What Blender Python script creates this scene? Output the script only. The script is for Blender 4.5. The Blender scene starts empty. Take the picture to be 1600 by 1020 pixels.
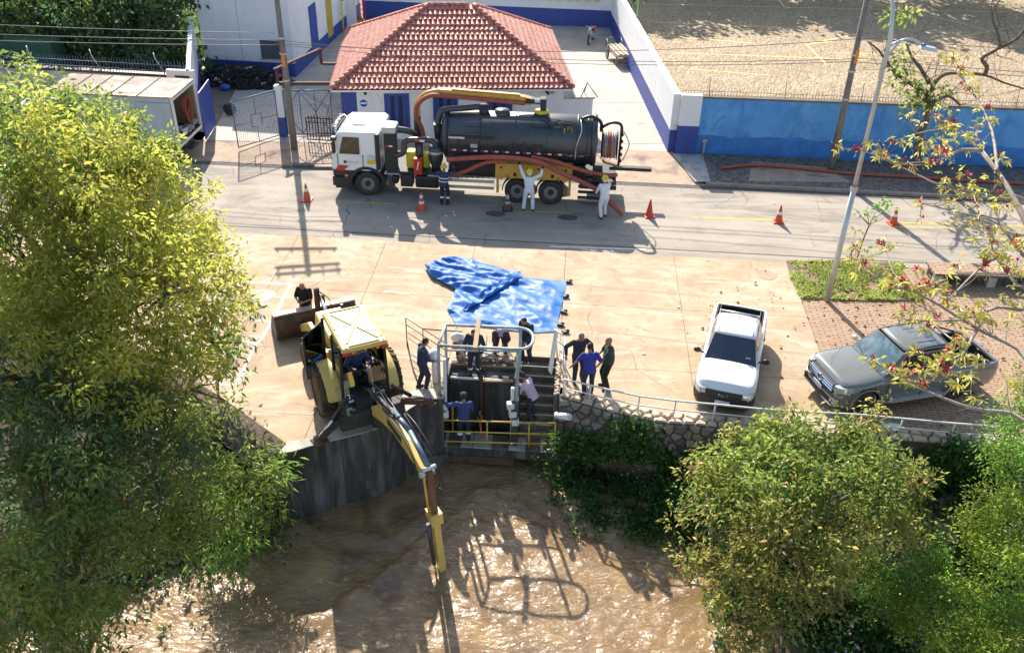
import bpy, math, random
import numpy as np
from mathutils import Vector, Matrix, noise as mnoise
random.seed(7)
S = bpy.context.scene
COL = S.collection
R = math.radians
# ---------------------------------------------------------------- camera (a drone 16 m above the road)
CH = 16.2; CF = 1423.66; TH = R(33.02); PSI = R(3.7); ROLL = R(1.3079)
cF = Vector((-math.sin(PSI)*math.cos(TH), math.cos(PSI)*math.cos(TH), -math.sin(TH)))
cR = Vector((math.cos(PSI), math.sin(PSI), 0)); cU = cR.cross(cF)
cam_d = bpy.data.cameras.new('camera'); cam = bpy.data.objects.new('camera', cam_d); COL.objects.link(cam)
rx = cR*math.cos(ROLL)+cU*math.sin(ROLL); ux = cU*math.cos(ROLL)-cR*math.sin(ROLL)
cam.matrix_world = Matrix(((rx.x, ux.x, -cF.x, 0), (rx.y, ux.y, -cF.y, 0), (rx.z, ux.z, -cF.z, CH), (0, 0, 0, 1)))
cam_d.sensor_width = 36; cam_d.lens = CF/1600*36; cam_d.clip_start = .3; cam_d.clip_end = 2000
S.camera = cam
# ---------------------------------------------------------------- light
W = bpy.data.worlds.new("World"); S.world = W; W.use_nodes = True
nt = W.node_tree; nt.nodes.clear()
sky = nt.nodes.new('ShaderNodeTexSky'); sky.sky_type = 'NISHITA'; sky.sun_disc = False
SUN_EL = R(35); SUN_AZ = math.atan2(-.31, .95)
sky.sun_elevation = SUN_EL; sky.sun_rotation = SUN_AZ; sky.air_density = 1.2; sky.dust_density = 1.5
bg = nt.nodes.new('ShaderNodeBackground'); bg.inputs[1].default_value = .115
wo = nt.nodes.new('ShaderNodeOutputWorld'); nt.links.new(sky.outputs[0], bg.inputs[0]); nt.links.new(bg.outputs[0], wo.inputs[0])
sd = bpy.data.lights.new('sun', 'SUN'); sd.energy = 4.8; sd.angle = R(.5); sd.color = (1, .93, .82)
so = bpy.data.objects.new('sun', sd); COL.objects.link(so)
sv = Vector((math.sin(SUN_AZ)*math.cos(SUN_EL), math.cos(SUN_AZ)*math.cos(SUN_EL), math.sin(SUN_EL)))
so.rotation_euler = sv.to_track_quat('Z', 'Y').to_euler(); so.location = (0, 0, 60)
S.view_settings.view_transform = 'Standard'; S.view_settings.look = 'None'
S.view_settings.exposure = .98; S.view_settings.gamma = 1; S.view_settings.use_curve_mapping = False
S.render.engine = 'CYCLES'

# ---------------------------------------------------------------- survey helpers: photo reading -> point in the world at height z
def P(px, py, z=0.):
    dx, dy = px-800, py-510
    u = (math.sin(ROLL), -math.cos(ROLL)); r = (-u[1], u[0])
    d = cF*CF+cU*(dx*u[0]+dy*u[1])+cR*(dx*r[0]+dy*r[1])
    t = (z-CH)/d.z
    return Vector((d.x*t, d.y*t, z))

# ---------------------------------------------------------------- mesh builder
class MB:
    def __init__(s): s.v = []; s.f = []; s.mi = []; s.sm = []; s.M = None
    def add(s, vs, fs, mi=0, sm=False):
        o = len(s.v)
        for p in vs:
            p = Vector(p)
            if s.M is not None: p = s.M @ p
            s.v.append(p)
        for f in fs: s.f.append([i+o for i in f]); s.mi.append(mi); s.sm.append(sm)
        return s
    def box(s, c, d, rz=0, mi=0, rot=None, top=1.):
        hx, hy, hz = d[0]/2, d[1]/2, d[2]/2
        M = rot if rot is not None else Matrix.Rotation(rz, 3, 'Z')
        vs = []
        for z, k in ((-hz, 1.), (hz, top)):
            for x, y in ((-hx, -hy), (hx, -hy), (hx, hy), (-hx, hy)):
                vs.append(Vector(c)+M @ Vector((x*k, y*k, z)))
        return s.add(vs, [(3, 2, 1, 0), (4, 5, 6, 7), (0, 1, 5, 4), (1, 2, 6, 5), (2, 3, 7, 6), (3, 0, 4, 7)], mi)
    def box2(s, a, b, mi=0):
        return s.box([(a[i]+b[i])/2 for i in range(3)], [abs(a[i]-b[i]) for i in range(3)], mi=mi)
    def beam(s, p0, p1, w, h, mi=0, up=(0, 0, 1)):
        p0 = Vector(p0); p1 = Vector(p1); d = (p1-p0); L = d.length; d.normalize()
        up = Vector(up)
        if abs(d.dot(up)) > .98: up = Vector((0, 1, 0))
        x = d.cross(up).normalized(); z = x.cross(d)
        M = Matrix((x, d, z)).transposed()
        return s.box((p0+p1)/2, (w, L, h), mi=mi, rot=M)
    def tube(s, pts, r, n=8, mi=0, caps=True, sm=True, flat=1.):
        pts = [Vector(p) for p in pts]; m = len(pts)
        rs = r if isinstance(r, (list, tuple)) else [r]*m
        vs = []; fs = []; prev = None
        for i, p in enumerate(pts):
            t = (pts[min(i+1, m-1)]-pts[max(i-1, 0)])
            if t.length < 1e-9: t = Vector((0, 0, 1))
            t.normalize()
            if prev is None:
                a = Vector((0, 0, 1)) if abs(t.z) < .9 else Vector((1, 0, 0)); x = t.cross(a).normalized()
            else:
                x = prev-t*prev.dot(t)
                if x.length < 1e-6: x = t.orthogonal()
                x.normalize()
            prev = x; y = t.cross(x)
            for k in range(n):
                a = 2*math.pi*k/n; vs.append(p+(x*math.cos(a)+y*math.sin(a)*flat)*rs[i])
        for i in range(m-1):
            for k in range(n):
                k2 = (k+1) % n; fs.append((i*n+k, i*n+k2, (i+1)*n+k2, (i+1)*n+k))
        s.add(vs, fs, mi, sm)
        if caps:
            o = len(s.v)-len(vs)
            s.f.append([o+k for k in range(n-1, -1, -1)]); s.mi.append(mi); s.sm.append(False)
            s.f.append([o+(m-1)*n+k for k in range(n)]); s.mi.append(mi); s.sm.append(False)
        return s
    def lathe(s, prof, c, axis=(0, 0, 1), n=16, mi=0, sm=True):
        ax = Vector(axis).normalized(); x = ax.orthogonal().normalized(); y = ax.cross(x); c = Vector(c)
        vs = []; fs = []; m = len(prof)
        for (r, h) in prof:
            for k in range(n):
                a = 2*math.pi*k/n; vs.append(c+ax*h+(x*math.cos(a)+y*math.sin(a))*r)
        for i in range(m-1):
            for k in range(n):
                k2 = (k+1) % n; fs.append((i*n+k, i*n+k2, (i+1)*n+k2, (i+1)*n+k))
        return s.add(vs, fs, mi, sm)
    def prism(s, poly, z0, z1, mi=0):
        n = len(poly)
        ar = sum(poly[i][0]*poly[(i+1) % n][1]-poly[(i+1) % n][0]*poly[i][1] for i in range(n))
        if ar < 0: poly = poly[::-1]
        vs = [(p[0], p[1], z0) for p in poly]+[(p[0], p[1], z1) for p in poly]
        fs = [list(range(n-1, -1, -1)), list(range(n, 2*n))]+[(i, (i+1) % n, (i+1) % n+n, i+n) for i in range(n)]
        return s.add(vs, fs, mi)
    def slab(s, a, n, t):                       # polygon points a (3d), thickened along vector n*t
        a = [Vector(p) for p in a]; n = Vector(n).normalized()*t; k = len(a)
        vs = a+[p+n for p in a]
        return s.add(vs, [list(range(k-1, -1, -1)), list(range(k, 2*k))]+[(i, (i+1) % k, (i+1) % k+k, i+k) for i in range(k)])
    def ell(s, c, r, n=10, mi=0, rot=None):
        vs = []; fs = []; m = n//2+1; M = rot if rot is not None else Matrix.Identity(3)
        for i in range(m+1):
            t = math.pi*i/m
            for k in range(n):
                a = 2*math.pi*k/n
                vs.append(Vector(c)+M @ Vector((r[0]*math.sin(t)*math.cos(a), r[1]*math.sin(t)*math.sin(a), r[2]*math.cos(t))))
        for i in range(m):
            for k in range(n):
                k2 = (k+1) % n; fs.append((i*n+k, (i+1)*n+k, (i+1)*n+k2, i*n+k2))
        return s.add(vs, fs, mi, True)
    def mesh(s, name, mats):
        me = bpy.data.meshes.new(name)
        me.from_pydata([tuple(p) for p in s.v], [], s.f)
        for m in (mats if isinstance(mats, (list, tuple)) else [mats]): me.materials.append(m)
        me.polygons.foreach_set('material_index', s.mi); me.polygons.foreach_set('use_smooth', s.sm)
        me.update(); return me
    def build(s, name, mats, parent=None, world=False, bevel=0, solid=0, **kw):
        if world and parent is not None:
            inv = WM[parent.name].inverted(); s.v = [inv @ p for p in s.v]
        return link(name, s.mesh(name, mats), parent, bevel, **kw)
WM = {}
def link(name, data, parent=None, bevel=0, label=None, cat=None, group=None, kind=None, loc=None, rz=0):
    o = bpy.data.objects.new(name, data); COL.objects.link(o)
    if parent is not None: o.parent = parent
    if loc is not None: o.location = loc; o.rotation_euler = (0, 0, rz)
    if bevel:
        b = o.modifiers.new('bevel', 'BEVEL'); b.width = bevel; b.segments = 2; b.limit_method = 'ANGLE'; b.angle_limit = R(40)
    tag(o, label, cat, group, kind)
    return o
def tag(o, label=None, cat=None, group=None, kind=None):
    if label: o['label'] = label
    if cat: o['category'] = cat
    if group: o['group'] = group
    if kind: o['kind'] = kind
    return o
def thing(name, label, cat, loc=(0, 0, 0), rz=0, group=None):
    o = bpy.data.objects.new(name, None); COL.objects.link(o); o.empty_display_size = .2
    o.location = loc; o.rotation_euler = (0, 0, rz)
    WM[o.name] = Matrix.Translation(Vector(loc)) @ Matrix.Rotation(rz, 4, 'Z')
    return tag(o, label, cat, group)
def dup(root, loc, rz, label, group=None):
    r = root.copy(); COL.objects.link(r); r.location = loc; r.rotation_euler = (0, 0, rz); r['label'] = label
    WM[r.name] = Matrix.Translation(Vector(loc)) @ Matrix.Rotation(rz, 4, 'Z')
    for ch in list(root.children):
        c = ch.copy(); COL.objects.link(c); c.parent = r
        for g in list(ch.children):
            d = g.copy(); COL.objects.link(d); d.parent = c
    return r
def struct(name, mb, m, parent=None, bevel=0):
    return mb.build(name, m, parent, bevel=bevel, kind=None if parent else 'structure')
def text(name, s, size, M, mt, parent, ext=.004, world=False):
    c = bpy.data.curves.new(name, 'FONT'); c.body = s; c.size = size; c.extrude = ext; c.align_x = 'CENTER'; c.align_y = 'CENTER'; c.resolution_u = 2
    o = bpy.data.objects.new(name+'_c', c); COL.objects.link(o)
    me = bpy.data.meshes.new_from_object(o.evaluated_get(bpy.context.evaluated_depsgraph_get()))
    bpy.data.objects.remove(o); bpy.data.curves.remove(c)
    if world and parent is not None: M = WM[parent.name].inverted() @ M
    me.transform(M); me.materials.clear(); me.materials.append(mt); me.name = name
    return link(name, me, parent)
def frame(o, x, y):
    "matrix putting text on a plane: origin o, reading direction x, up y"
    x = Vector(x).normalized(); y = Vector(y); y = (y-x*y.dot(x)).normalized(); z = x.cross(y); o = Vector(o)
    return Matrix(((x.x, y.x, z.x, o.x), (x.y, y.y, z.y, o.y), (x.z, y.z, z.z, o.z), (0, 0, 0, 1)))
def arc(pts, n=4):
    "Catmull-Rom smoothing of a polyline"
    pts = [Vector(p) for p in pts]; out = []
    for i in range(len(pts)-1):
        p0 = pts[max(i-1, 0)]; p1 = pts[i]; p2 = pts[i+1]; p3 = pts[min(i+2, len(pts)-1)]
        for k in range(n):
            t = k/n; out.append(.5*((2*p1)+(p2-p0)*t+(2*p0-5*p1+4*p2-p3)*t*t+(3*p1-p0-3*p2+p3)*t**3))
    return out+[pts[-1]]

# ---------------------------------------------------------------- materials
MT = {}
def mat(name, col, rough=.6, metal=0., var=.15, vs=2., bump=0., bs=30., col2=None, s2=.6, t2=.55, spec=.5, coat=0., rnd=0., w2=.08, bd=.02, det=6, stretch=None):
    m = bpy.data.materials.new(name); m.use_nodes = True; t = m.node_tree; N = t.nodes; L = t.links
    b = N['Principled BSDF']; b.inputs['Roughness'].default_value = rough; b.inputs['Metallic'].default_value = metal
    b.inputs['Specular IOR Level'].default_value = spec
    if coat: b.inputs['Coat Weight'].default_value = coat; b.inputs['Coat Roughness'].default_value = .05
    tc = N.new('ShaderNodeTexCoord'); co = tc.outputs['Object']
    if stretch:
        mp = N.new('ShaderNodeMapping'); mp.inputs['Scale'].default_value = stretch; L.new(co, mp.inputs[0]); co = mp.outputs[0]
    no = N.new('ShaderNodeTexNoise'); no.inputs['Scale'].default_value = vs; no.inputs['Detail'].default_value = det; no.inputs['Roughness'].default_value = .65
    L.new(co, no.inputs['Vector'])
    mr = N.new('ShaderNodeMapRange'); mr.inputs[1].default_value = .3; mr.inputs[2].default_value = .7
    mr.inputs[3].default_value = 1-var; mr.inputs[4].default_value = 1+var; L.new(no.outputs[0], mr.inputs[0])
    hsv = N.new('ShaderNodeHueSaturation'); hsv.inputs['Color'].default_value = (*col, 1)
    L.new(mr.outputs[0], hsv.inputs['Value'])
    last = hsv.outputs[0]
    if col2:
        n2 = N.new('ShaderNodeTexNoise'); n2.inputs['Scale'].default_value = s2; n2.inputs['Detail'].default_value = 8; n2.inputs['Roughness'].default_value = .6
        L.new(co, n2.inputs['Vector'])
        r2 = N.new('ShaderNodeMapRange'); r2.inputs[1].default_value = t2-w2; r2.inputs[2].default_value = t2+w2; L.new(n2.outputs[0], r2.inputs[0])
        mx = N.new('ShaderNodeMix'); mx.data_type = 'RGBA'; L.new(r2.outputs[0], mx.inputs[0]); L.new(last, mx.inputs[6]); mx.inputs[7].default_value = (*col2, 1)
        last = mx.outputs[2]
    if rnd:
        oi = N.new('ShaderNodeObjectInfo'); r3 = N.new('ShaderNodeMapRange'); r3.inputs[3].default_value = 1-rnd; r3.inputs[4].default_value = 1+rnd
        L.new(oi.outputs['Random'], r3.inputs[0]); h2 = N.new('ShaderNodeHueSaturation'); L.new(r3.outputs[0], h2.inputs['Value']); L.new(last, h2.inputs['Color']); last = h2.outputs[0]
    L.new(last, b.inputs['Base Color'])
    if bump:
        nb = N.new('ShaderNodeTexNoise'); nb.inputs['Scale'].default_value = bs; nb.inputs['Detail'].default_value = 4; L.new(co, nb.inputs['Vector'])
        bp = N.new('ShaderNodeBump'); bp.inputs['Strength'].default_value = bump; bp.inputs['Distance'].default_value = bd; L.new(nb.outputs[0], bp.inputs['Height']); L.new(bp.outputs[0], b.inputs['Normal'])
    MT[name] = m; return m
def nodes(m): return m.node_tree.nodes, m.node_tree.links, m.node_tree.nodes['Principled BSDF']
concrete = mat('plaza concrete', (.40, .288, .178), .85, var=.18, vs=.7, bump=.25, bs=25, col2=(.50, .40, .28), s2=.45, t2=.56, rnd=.035, w2=.12, det=9)
asphalt = mat('asphalt', (.275, .238, .195), .88, var=.12, vs=1.2, bump=.4, bs=60, col2=(.39, .335, .27), s2=.35, t2=.52, w2=.15, det=10)
gutter = mat('gutter seam and kerb shade', (.10, .09, .08), .9, var=.3, vs=5)
kerbm = mat('kerb stone', (.30, .25, .2), .9, var=.25, vs=3, bump=.3)
yardc = mat('yard concrete', (.42, .37, .31), .8, var=.14, vs=.8, bump=.2, col2=(.36, .33, .30), s2=.3, t2=.6, rnd=.04)
wetc = mat('damp yard concrete', (.13, .115, .105), .45, var=.3, vs=1.2, bump=.2, col2=(.19, .15, .12), s2=.7, t2=.5)
walkc = mat('stained walk concrete', (.40, .28, .2), .85, var=.22, vs=1.1, bump=.3, col2=(.16, .12, .1), s2=.8, t2=.6)
dirt = mat('dirt', (.22, .15, .10), .95, var=.3, vs=2, bump=.6, bs=8, bd=.05)
darkearth = mat('bank earth', (.10, .07, .05), .95, var=.4, vs=3, bump=.8, bs=6, bd=.08)
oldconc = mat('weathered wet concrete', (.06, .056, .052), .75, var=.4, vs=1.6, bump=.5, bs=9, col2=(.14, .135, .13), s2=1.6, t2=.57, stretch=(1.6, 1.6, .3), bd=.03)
moss = mat('mossy step concrete', (.17, .14, .10), .9, var=.35, vs=3, bump=.5, bs=12, col2=(.09, .085, .06), s2=1.5)
lightconc = mat('pale concrete', (.48, .45, .40), .85, var=.2, vs=2, bump=.3, col2=(.3, .27, .22), s2=1.3)
stone_m = mat('basalt stone', (.21, .185, .16), .85, var=.25, vs=4, bump=.6, bs=14, rnd=.35, bd=.03, col2=(.28, .235, .19), s2=2)
capstone_m = mat('cap stone', (.46, .38, .29), .85, var=.2, vs=4, bump=.5, bs=14, rnd=.25, bd=.02)
white = mat('white wall paint', (.78, .79, .80), .7, var=.05, vs=1.2, bump=.15, bs=40, col2=(.62, .62, .62), s2=.8, t2=.68)
bluep = mat('blue wall paint', (.035, .07, .30), .6, var=.12, vs=2, bump=.1)
skyblue = mat('azure wall paint', (.09, .31, .68), .75, var=.18, vs=1.3, bump=.25, bs=20, col2=(.15, .41, .74), s2=.7, t2=.52, w2=.12)
greywall = mat('grey render', (.33, .34, .35), .9, var=.2, vs=1.5, bump=.3, col2=(.5, .5, .5), s2=1)
tile_m = mat('clay tile', (.49, .155, .11), .7, var=.22, vs=5, rnd=.22, bump=.2, col2=(.60, .31, .235), s2=3, t2=.52)
tile_m2 = mat('clay tile far', (.49, .155, .11), .7, var=.3, vs=6, bump=.2, col2=(.60, .31, .235), s2=4, t2=.52)
wood = mat('weathered wood', (.34, .24, .15), .8, var=.25, vs=3, stretch=(1, 8, 8), bump=.3)
paleboard = mat('pale boards', (.5, .4, .3), .8, var=.25, vs=4, rnd=.25)
polec = mat('pole concrete', (.24, .215, .19), .85, var=.25, vs=2, bump=.3, col2=(.16, .13, .11), s2=2, stretch=(3, 3, .6))
steel = mat('galvanised steel', (.55, .57, .58), .45, .6, var=.08, vs=3)
whitesteel = mat('white painted steel', (.75, .74, .70), .5, var=.12, vs=6, col2=(.4, .24, .15), s2=6, t2=.68)
greypaint = mat('faded grey green paint', (.40, .45, .45), .5, var=.2, vs=5, col2=(.26, .27, .25), s2=3.5, t2=.58)
yellowsteel = mat('yellow painted steel', (.68, .46, .07), .5, var=.15, vs=6, col2=(.4, .2, .06), s2=5, t2=.64)
rust = mat('rusty iron', (.10, .055, .04), .85, var=.35, vs=6, bump=.3)
black = mat('black rubber', (.018, .018, .018), .75, var=.3, vs=5)
tyre_m = mat('dusty tyre', (.045, .042, .038), .85, var=.3, vs=5, bump=.2)
mudtyre = mat('muddy tyre', (.13, .085, .055), .9, var=.4, vs=5, bump=.4, col2=(.04, .035, .03), s2=3, t2=.5)
blackp = mat('black gloss paint', (.022, .028, .038), .42, var=.25, vs=3, spec=.9)
blackmat = mat('black plastic', (.022, .022, .024), .45, var=.15, vs=8)
chass = mat('grimy chassis', (.035, .033, .032), .7, var=.5, vs=6, bump=.2)
carwhite = mat('white car paint', (.80, .81, .82), .2, var=.015, vs=1, coat=.6)
cargrey = mat('graphite car paint', (.20, .21, .20), .2, .4, var=.04, vs=2, coat=.8)
glass = mat('tinted glass', (.015, .03, .045), .04, var=.3, vs=1.5, spec=1., coat=.6)
dglass = mat('dark side glass', (.01, .011, .012), .06, var=.3, vs=2, spec=.8)
chrome = mat('chrome', (.75, .75, .76), .15, 1., var=.03)
lampg = mat('headlamp glass', (.55, .6, .62), .1, .4, var=.3, vs=12)
redlamp = mat('red lamp', (.6, .02, .015), .2, var=.1)
orangelamp = mat('orange lamp', (.8, .25, .02), .3, var=.1)
catyel = mat('faded machine yellow', (.66, .47, .13), .42, var=.09, vs=3, col2=(.5, .34, .12), s2=2.5, t2=.66)
rooftop = mat('cream yellow roof', (.62, .42, .10), .5, var=.08, vs=3, col2=(.6, .45, .2), s2=3, t2=.68)
craneor = mat('crane orange', (.62, .33, .055), .42, var=.12, vs=4, col2=(.35, .17, .05), s2=3, t2=.66)
redhose = mat('red hose', (.36, .085, .05), .6, var=.2, vs=5, bump=.3, bs=50)
red = mat('red paint', (.55, .03, .02), .4, var=.1)
yellowp = mat('yellow plastic', (.68, .55, .03), .45, var=.15, vs=6)
conem = mat('cone orange', (.62, .10, .035), .55, var=.12, vs=8)
reflw = mat('reflective white', (.8, .8, .8), .4, var=.05)
paintw = mat('white road paint', (.74, .70, .62), .8, var=.15, vs=6, col2=(.5, .4, .28), s2=6, t2=.62)
painty = mat('yellow road paint', (.62, .42, .08), .8, var=.2, vs=7, col2=(.3, .24, .15), s2=5, t2=.6)
navy = mat('navy cloth', (.032, .05, .115), .85, var=.25, vs=8, bump=.4, bs=14, bd=.03)
navyd = mat('dark navy cloth', (.02, .03, .065), .85, var=.25, vs=8, bump=.4, bs=14, bd=.03)
royal = mat('violet blue cloth', (.05, .07, .30), .85, var=.2, vs=8, bump=.4, bs=14, bd=.03)
whitesuit = mat('white overall', (.74, .77, .80), .8, var=.06, vs=6, bump=.6, bs=10, bd=.04)
blackc = mat('black cloth', (.012, .012, .014), .85, var=.25, vs=8, bump=.4, bs=14, bd=.03)
greenc = mat('dark green cloth', (.022, .05, .04), .85, var=.25, vs=8, bump=.4, bs=14, bd=.03)
pinkc = mat('pale pink cloth', (.62, .47, .55), .85, var=.06, vs=8, bump=.4, bs=14, bd=.03)
khaki = mat('khaki cloth', (.42, .33, .24), .85, var=.15, vs=8, bump=.3, bs=14)
denim = mat('charcoal cloth', (.05, .055, .065), .85, var=.25, vs=8, bump=.3, bs=14)
skin = mat('skin', (.36, .19, .12), .5, var=.08, vs=10)
hair_m = mat('dark hair', (.02, .015, .012), .6, var=.3, vs=20)
greyhair = mat('grey hair', (.22, .2, .19), .7, var=.3, vs=20)
lav = mat('lavender cloth', (.36, .28, .37), .85, var=.1, vs=8)
shoe_m = mat('dark boot', (.02, .018, .016), .6, var=.3, vs=8)
bark = mat('bark', (.15, .105, .075), .9, var=.35, vs=6, bump=.8, bs=10, stretch=(1, 1, .4), bd=.04)
palebark = mat('pale bark', (.34, .28, .23), .85, var=.25, vs=6, bump=.4)
petal = mat('red petal', (.45, .03, .06), .6, var=.2, vs=10)
purple = mat('purple flower', (.35, .30, .62), .6, var=.1)
wirem = mat('cable', (.16, .15, .14), .6, var=.1)
plate_m = mat('number plate', (.55, .62, .72), .4, var=.1)
inkb = mat('dark lettering', (.02, .02, .05), .6, var=.05)
blueplastic = mat('blue plastic', (.03, .13, .55), .4, var=.15, vs=6)
terracotta = mat('gully soil', (.17, .10, .07), .95, var=.35, vs=4, bump=.6, bs=8, bd=.05)
bucketm = mat('worn bucket steel', (.085, .055, .042), .6, .3, var=.4, vs=4, bump=.3, col2=(.16, .085, .05), s2=3)

def wear(m, col, sc, thr, w_, stretch=(1, 1, 1), dist=1.5, rough=None, amt=1.):
    "a further layer of stains over a material's colour"
    N, L, B = nodes(m); src = B.inputs['Base Color'].links[0].from_socket
    tc = N.new('ShaderNodeTexCoord'); mp = N.new('ShaderNodeMapping'); mp.inputs['Scale'].default_value = stretch; mp.inputs['Location'].default_value = (sc*3.1, sc*7.7, 0); L.new(tc.outputs['Object'], mp.inputs[0])
    n = N.new('ShaderNodeTexNoise'); n.inputs['Scale'].default_value = sc; n.inputs['Detail'].default_value = 9; n.inputs['Roughness'].default_value = .62; n.inputs['Distortion'].default_value = dist; L.new(mp.outputs[0], n.inputs['Vector'])
    r = N.new('ShaderNodeMapRange'); r.inputs[1].default_value = thr-w_; r.inputs[2].default_value = thr+w_; r.inputs[4].default_value = amt; L.new(n.outputs[0], r.inputs[0])
    x = N.new('ShaderNodeMix'); x.data_type = 'RGBA'; L.new(r.outputs[0], x.inputs[0]); L.new(src, x.inputs[6]); x.inputs[7].default_value = (*col, 1); L.new(x.outputs[2], B.inputs['Base Color'])
def cracks(m, col, sc, width, mask=.5):
    N, L, B = nodes(m); src = B.inputs['Base Color'].links[0].from_socket
    tc = N.new('ShaderNodeTexCoord'); n = N.new('ShaderNodeTexNoise'); n.inputs['Scale'].default_value = sc*3; n.inputs['Detail'].default_value = 5; L.new(tc.outputs['Object'], n.inputs['Vector'])
    ad = N.new('ShaderNodeMix'); ad.data_type = 'RGBA'; ad.blend_type = 'ADD'; ad.inputs[0].default_value = .5; L.new(tc.outputs['Object'], ad.inputs[6]); L.new(n.outputs['Color'], ad.inputs[7])
    v = N.new('ShaderNodeTexVoronoi'); v.feature = 'DISTANCE_TO_EDGE'; v.inputs['Scale'].default_value = sc; L.new(ad.outputs[2], v.inputs['Vector'])
    r = N.new('ShaderNodeMapRange'); r.inputs[1].default_value = 0; r.inputs[2].default_value = width; r.inputs[3].default_value = 1; r.inputs[4].default_value = 0; L.new(v.outputs['Distance'], r.inputs[0])
    n2 = N.new('ShaderNodeTexNoise'); n2.inputs['Scale'].default_value = sc*.9; L.new(tc.outputs['Object'], n2.inputs['Vector']); r2 = N.new('ShaderNodeMapRange'); r2.inputs[1].default_value = mask; r2.inputs[2].default_value = mask+.08; L.new(n2.outputs[0], r2.inputs[0])
    mu = N.new('ShaderNodeMath'); mu.operation = 'MULTIPLY'; L.new(r.outputs[0], mu.inputs[0]); L.new(r2.outputs[0], mu.inputs[1])
    x = N.new('ShaderNodeMix'); x.data_type = 'RGBA'; L.new(mu.outputs[0], x.inputs[0]); L.new(src, x.inputs[6]); x.inputs[7].default_value = (*col, 1); L.new(x.outputs[2], B.inputs['Base Color'])
wear(concrete, (.33, .21, .12), .9, .60, .10, dist=2.5, amt=.8); wear(concrete, (.56, .48, .37), .7, .60, .09, (.5, 1.6, 1), dist=2, amt=.7); wear(concrete, (.2, .14, .1), 3.2, .70, .05, amt=.8); cracks(concrete, (.14, .1, .07), .28, .004, .5)
wear(asphalt, (.42, .36, .29), .8, .55, .1, (.08, 1.6, 1), amt=.7); wear(asphalt, (.17, .15, .13), .5, .6, .06, (.35, 1.1, 1), amt=.75); wear(asphalt, (.14, .12, .11), 2.2, .69, .04, amt=.8); cracks(asphalt, (.10, .09, .08), .35, .006, .48)
wear(yardc, (.52, .47, .40), .5, .55, .1, amt=.6); wear(yardc, (.24, .21, .18), 1.6, .64, .06, amt=.7); cracks(yardc, (.15, .12, .1), .4, .006, .45)
wear(walkc, (.5, .4, .3), 1.2, .6, .08, amt=.7)
wear(white, (.55, .55, .53), 1.5, .66, .07, (1, 1, .4), amt=.6); wear(skyblue, (.20, .38, .58), 2.2, .64, .06, (1.5, 1, .5), amt=.6); wear(skyblue, (.06, .22, .52), 1.1, .6, .08, (1, 1, .7), amt=.7)
wear(catyel, (.25, .16, .07), 3.5, .66, .04, amt=.8); wear(craneor, (.2, .1, .04), 4, .64, .05, amt=.8)
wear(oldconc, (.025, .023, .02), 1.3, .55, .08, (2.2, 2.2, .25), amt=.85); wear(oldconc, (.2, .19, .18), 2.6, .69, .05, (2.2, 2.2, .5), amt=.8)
wear(blackp, (.06, .05, .045), 2.5, .62, .08, amt=.6)
def leafmat(name, c1, c2, c3=None, tr=.5, rough=.36):
    m = bpy.data.materials.new(name); m.use_nodes = True; t = m.node_tree; N = t.nodes; L = t.links
    b = N['Principled BSDF']; b.inputs['Roughness'].default_value = rough
    g = N.new('ShaderNodeNewGeometry'); rp = N.new('ShaderNodeValToRGB'); e = rp.color_ramp.elements
    e[0].color = (*c1, 1); e[1].color = (*c2, 1); e[1].position = .8
    if c3: x = e.new(.95); x.color = (*c3, 1)
    L.new(g.outputs['Random Per Island'], rp.inputs[0])
    tc = N.new('ShaderNodeTexCoord'); no = N.new('ShaderNodeTexNoise'); no.inputs['Scale'].default_value = .45; L.new(tc.outputs['Object'], no.inputs['Vector'])
    mr = N.new('ShaderNodeMapRange'); mr.inputs[1].default_value = .3; mr.inputs[2].default_value = .7; mr.inputs[3].default_value = .72; mr.inputs[4].default_value = 1.3; L.new(no.outputs[0], mr.inputs[0])
    h = N.new('ShaderNodeHueSaturation'); L.new(mr.outputs[0], h.inputs['Value']); L.new(rp.outputs[0], h.inputs['Color'])
    L.new(h.outputs[0], b.inputs['Base Color'])
    tl = N.new('ShaderNodeBsdfTranslucent'); h2 = N.new('ShaderNodeHueSaturation'); h2.inputs['Value'].default_value = 2.4; h2.inputs['Saturation'].default_value = 1.0; L.new(h.outputs[0], h2.inputs['Color']); L.new(h2.outputs[0], tl.inputs[0])
    mx = N.new('ShaderNodeMixShader'); mx.inputs[0].default_value = tr; L.new(b.outputs[0], mx.inputs[1]); L.new(tl.outputs[0], mx.inputs[2])
    L.new(mx.outputs[0], N['Material Output'].inputs[0]); MT[name] = m; return m
lf_yel = leafmat('willowy yellow green leaf', (0.165, 0.2, 0.034), (0.3, 0.305, 0.055), (0.4, 0.32, 0.085))
lf_mid = leafmat('mid green leaf', (0.075, 0.13, 0.03), (0.155, 0.2, 0.045), (0.23, 0.22, 0.055))
lf_dark = leafmat('dark green leaf', (0.032, 0.08, 0.028), (0.08, 0.125, 0.045), tr=.4)
lf_shr = leafmat('fresh green leaf', (0.06, 0.14, 0.025), (0.14, 0.23, 0.045))
lf_olive = leafmat('olive leaf with reddish tips', (0.12, 0.15, 0.035), (0.26, 0.26, 0.07), (0.37, 0.24, 0.1))
lf_fea = leafmat('feathery lime leaf', (0.12, 0.19, 0.03), (0.25, 0.31, 0.05))
lf_ivy = leafmat('ivy leaf', (.03, .08, .02), (.07, .15, .03), tr=.3)
lf_kap = leafmat('lobed lime leaf', (0.19, 0.22, 0.04), (0.34, 0.32, 0.07), (0.4, 0.2, 0.06))
grass_m = leafmat('grass blade', (.13, .19, .045), (.24, .28, .08), (.36, .26, .12))
dryleaf = leafmat('fallen leaf', (.12, .05, .03), (.25, .13, .06), tr=.1)
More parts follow.
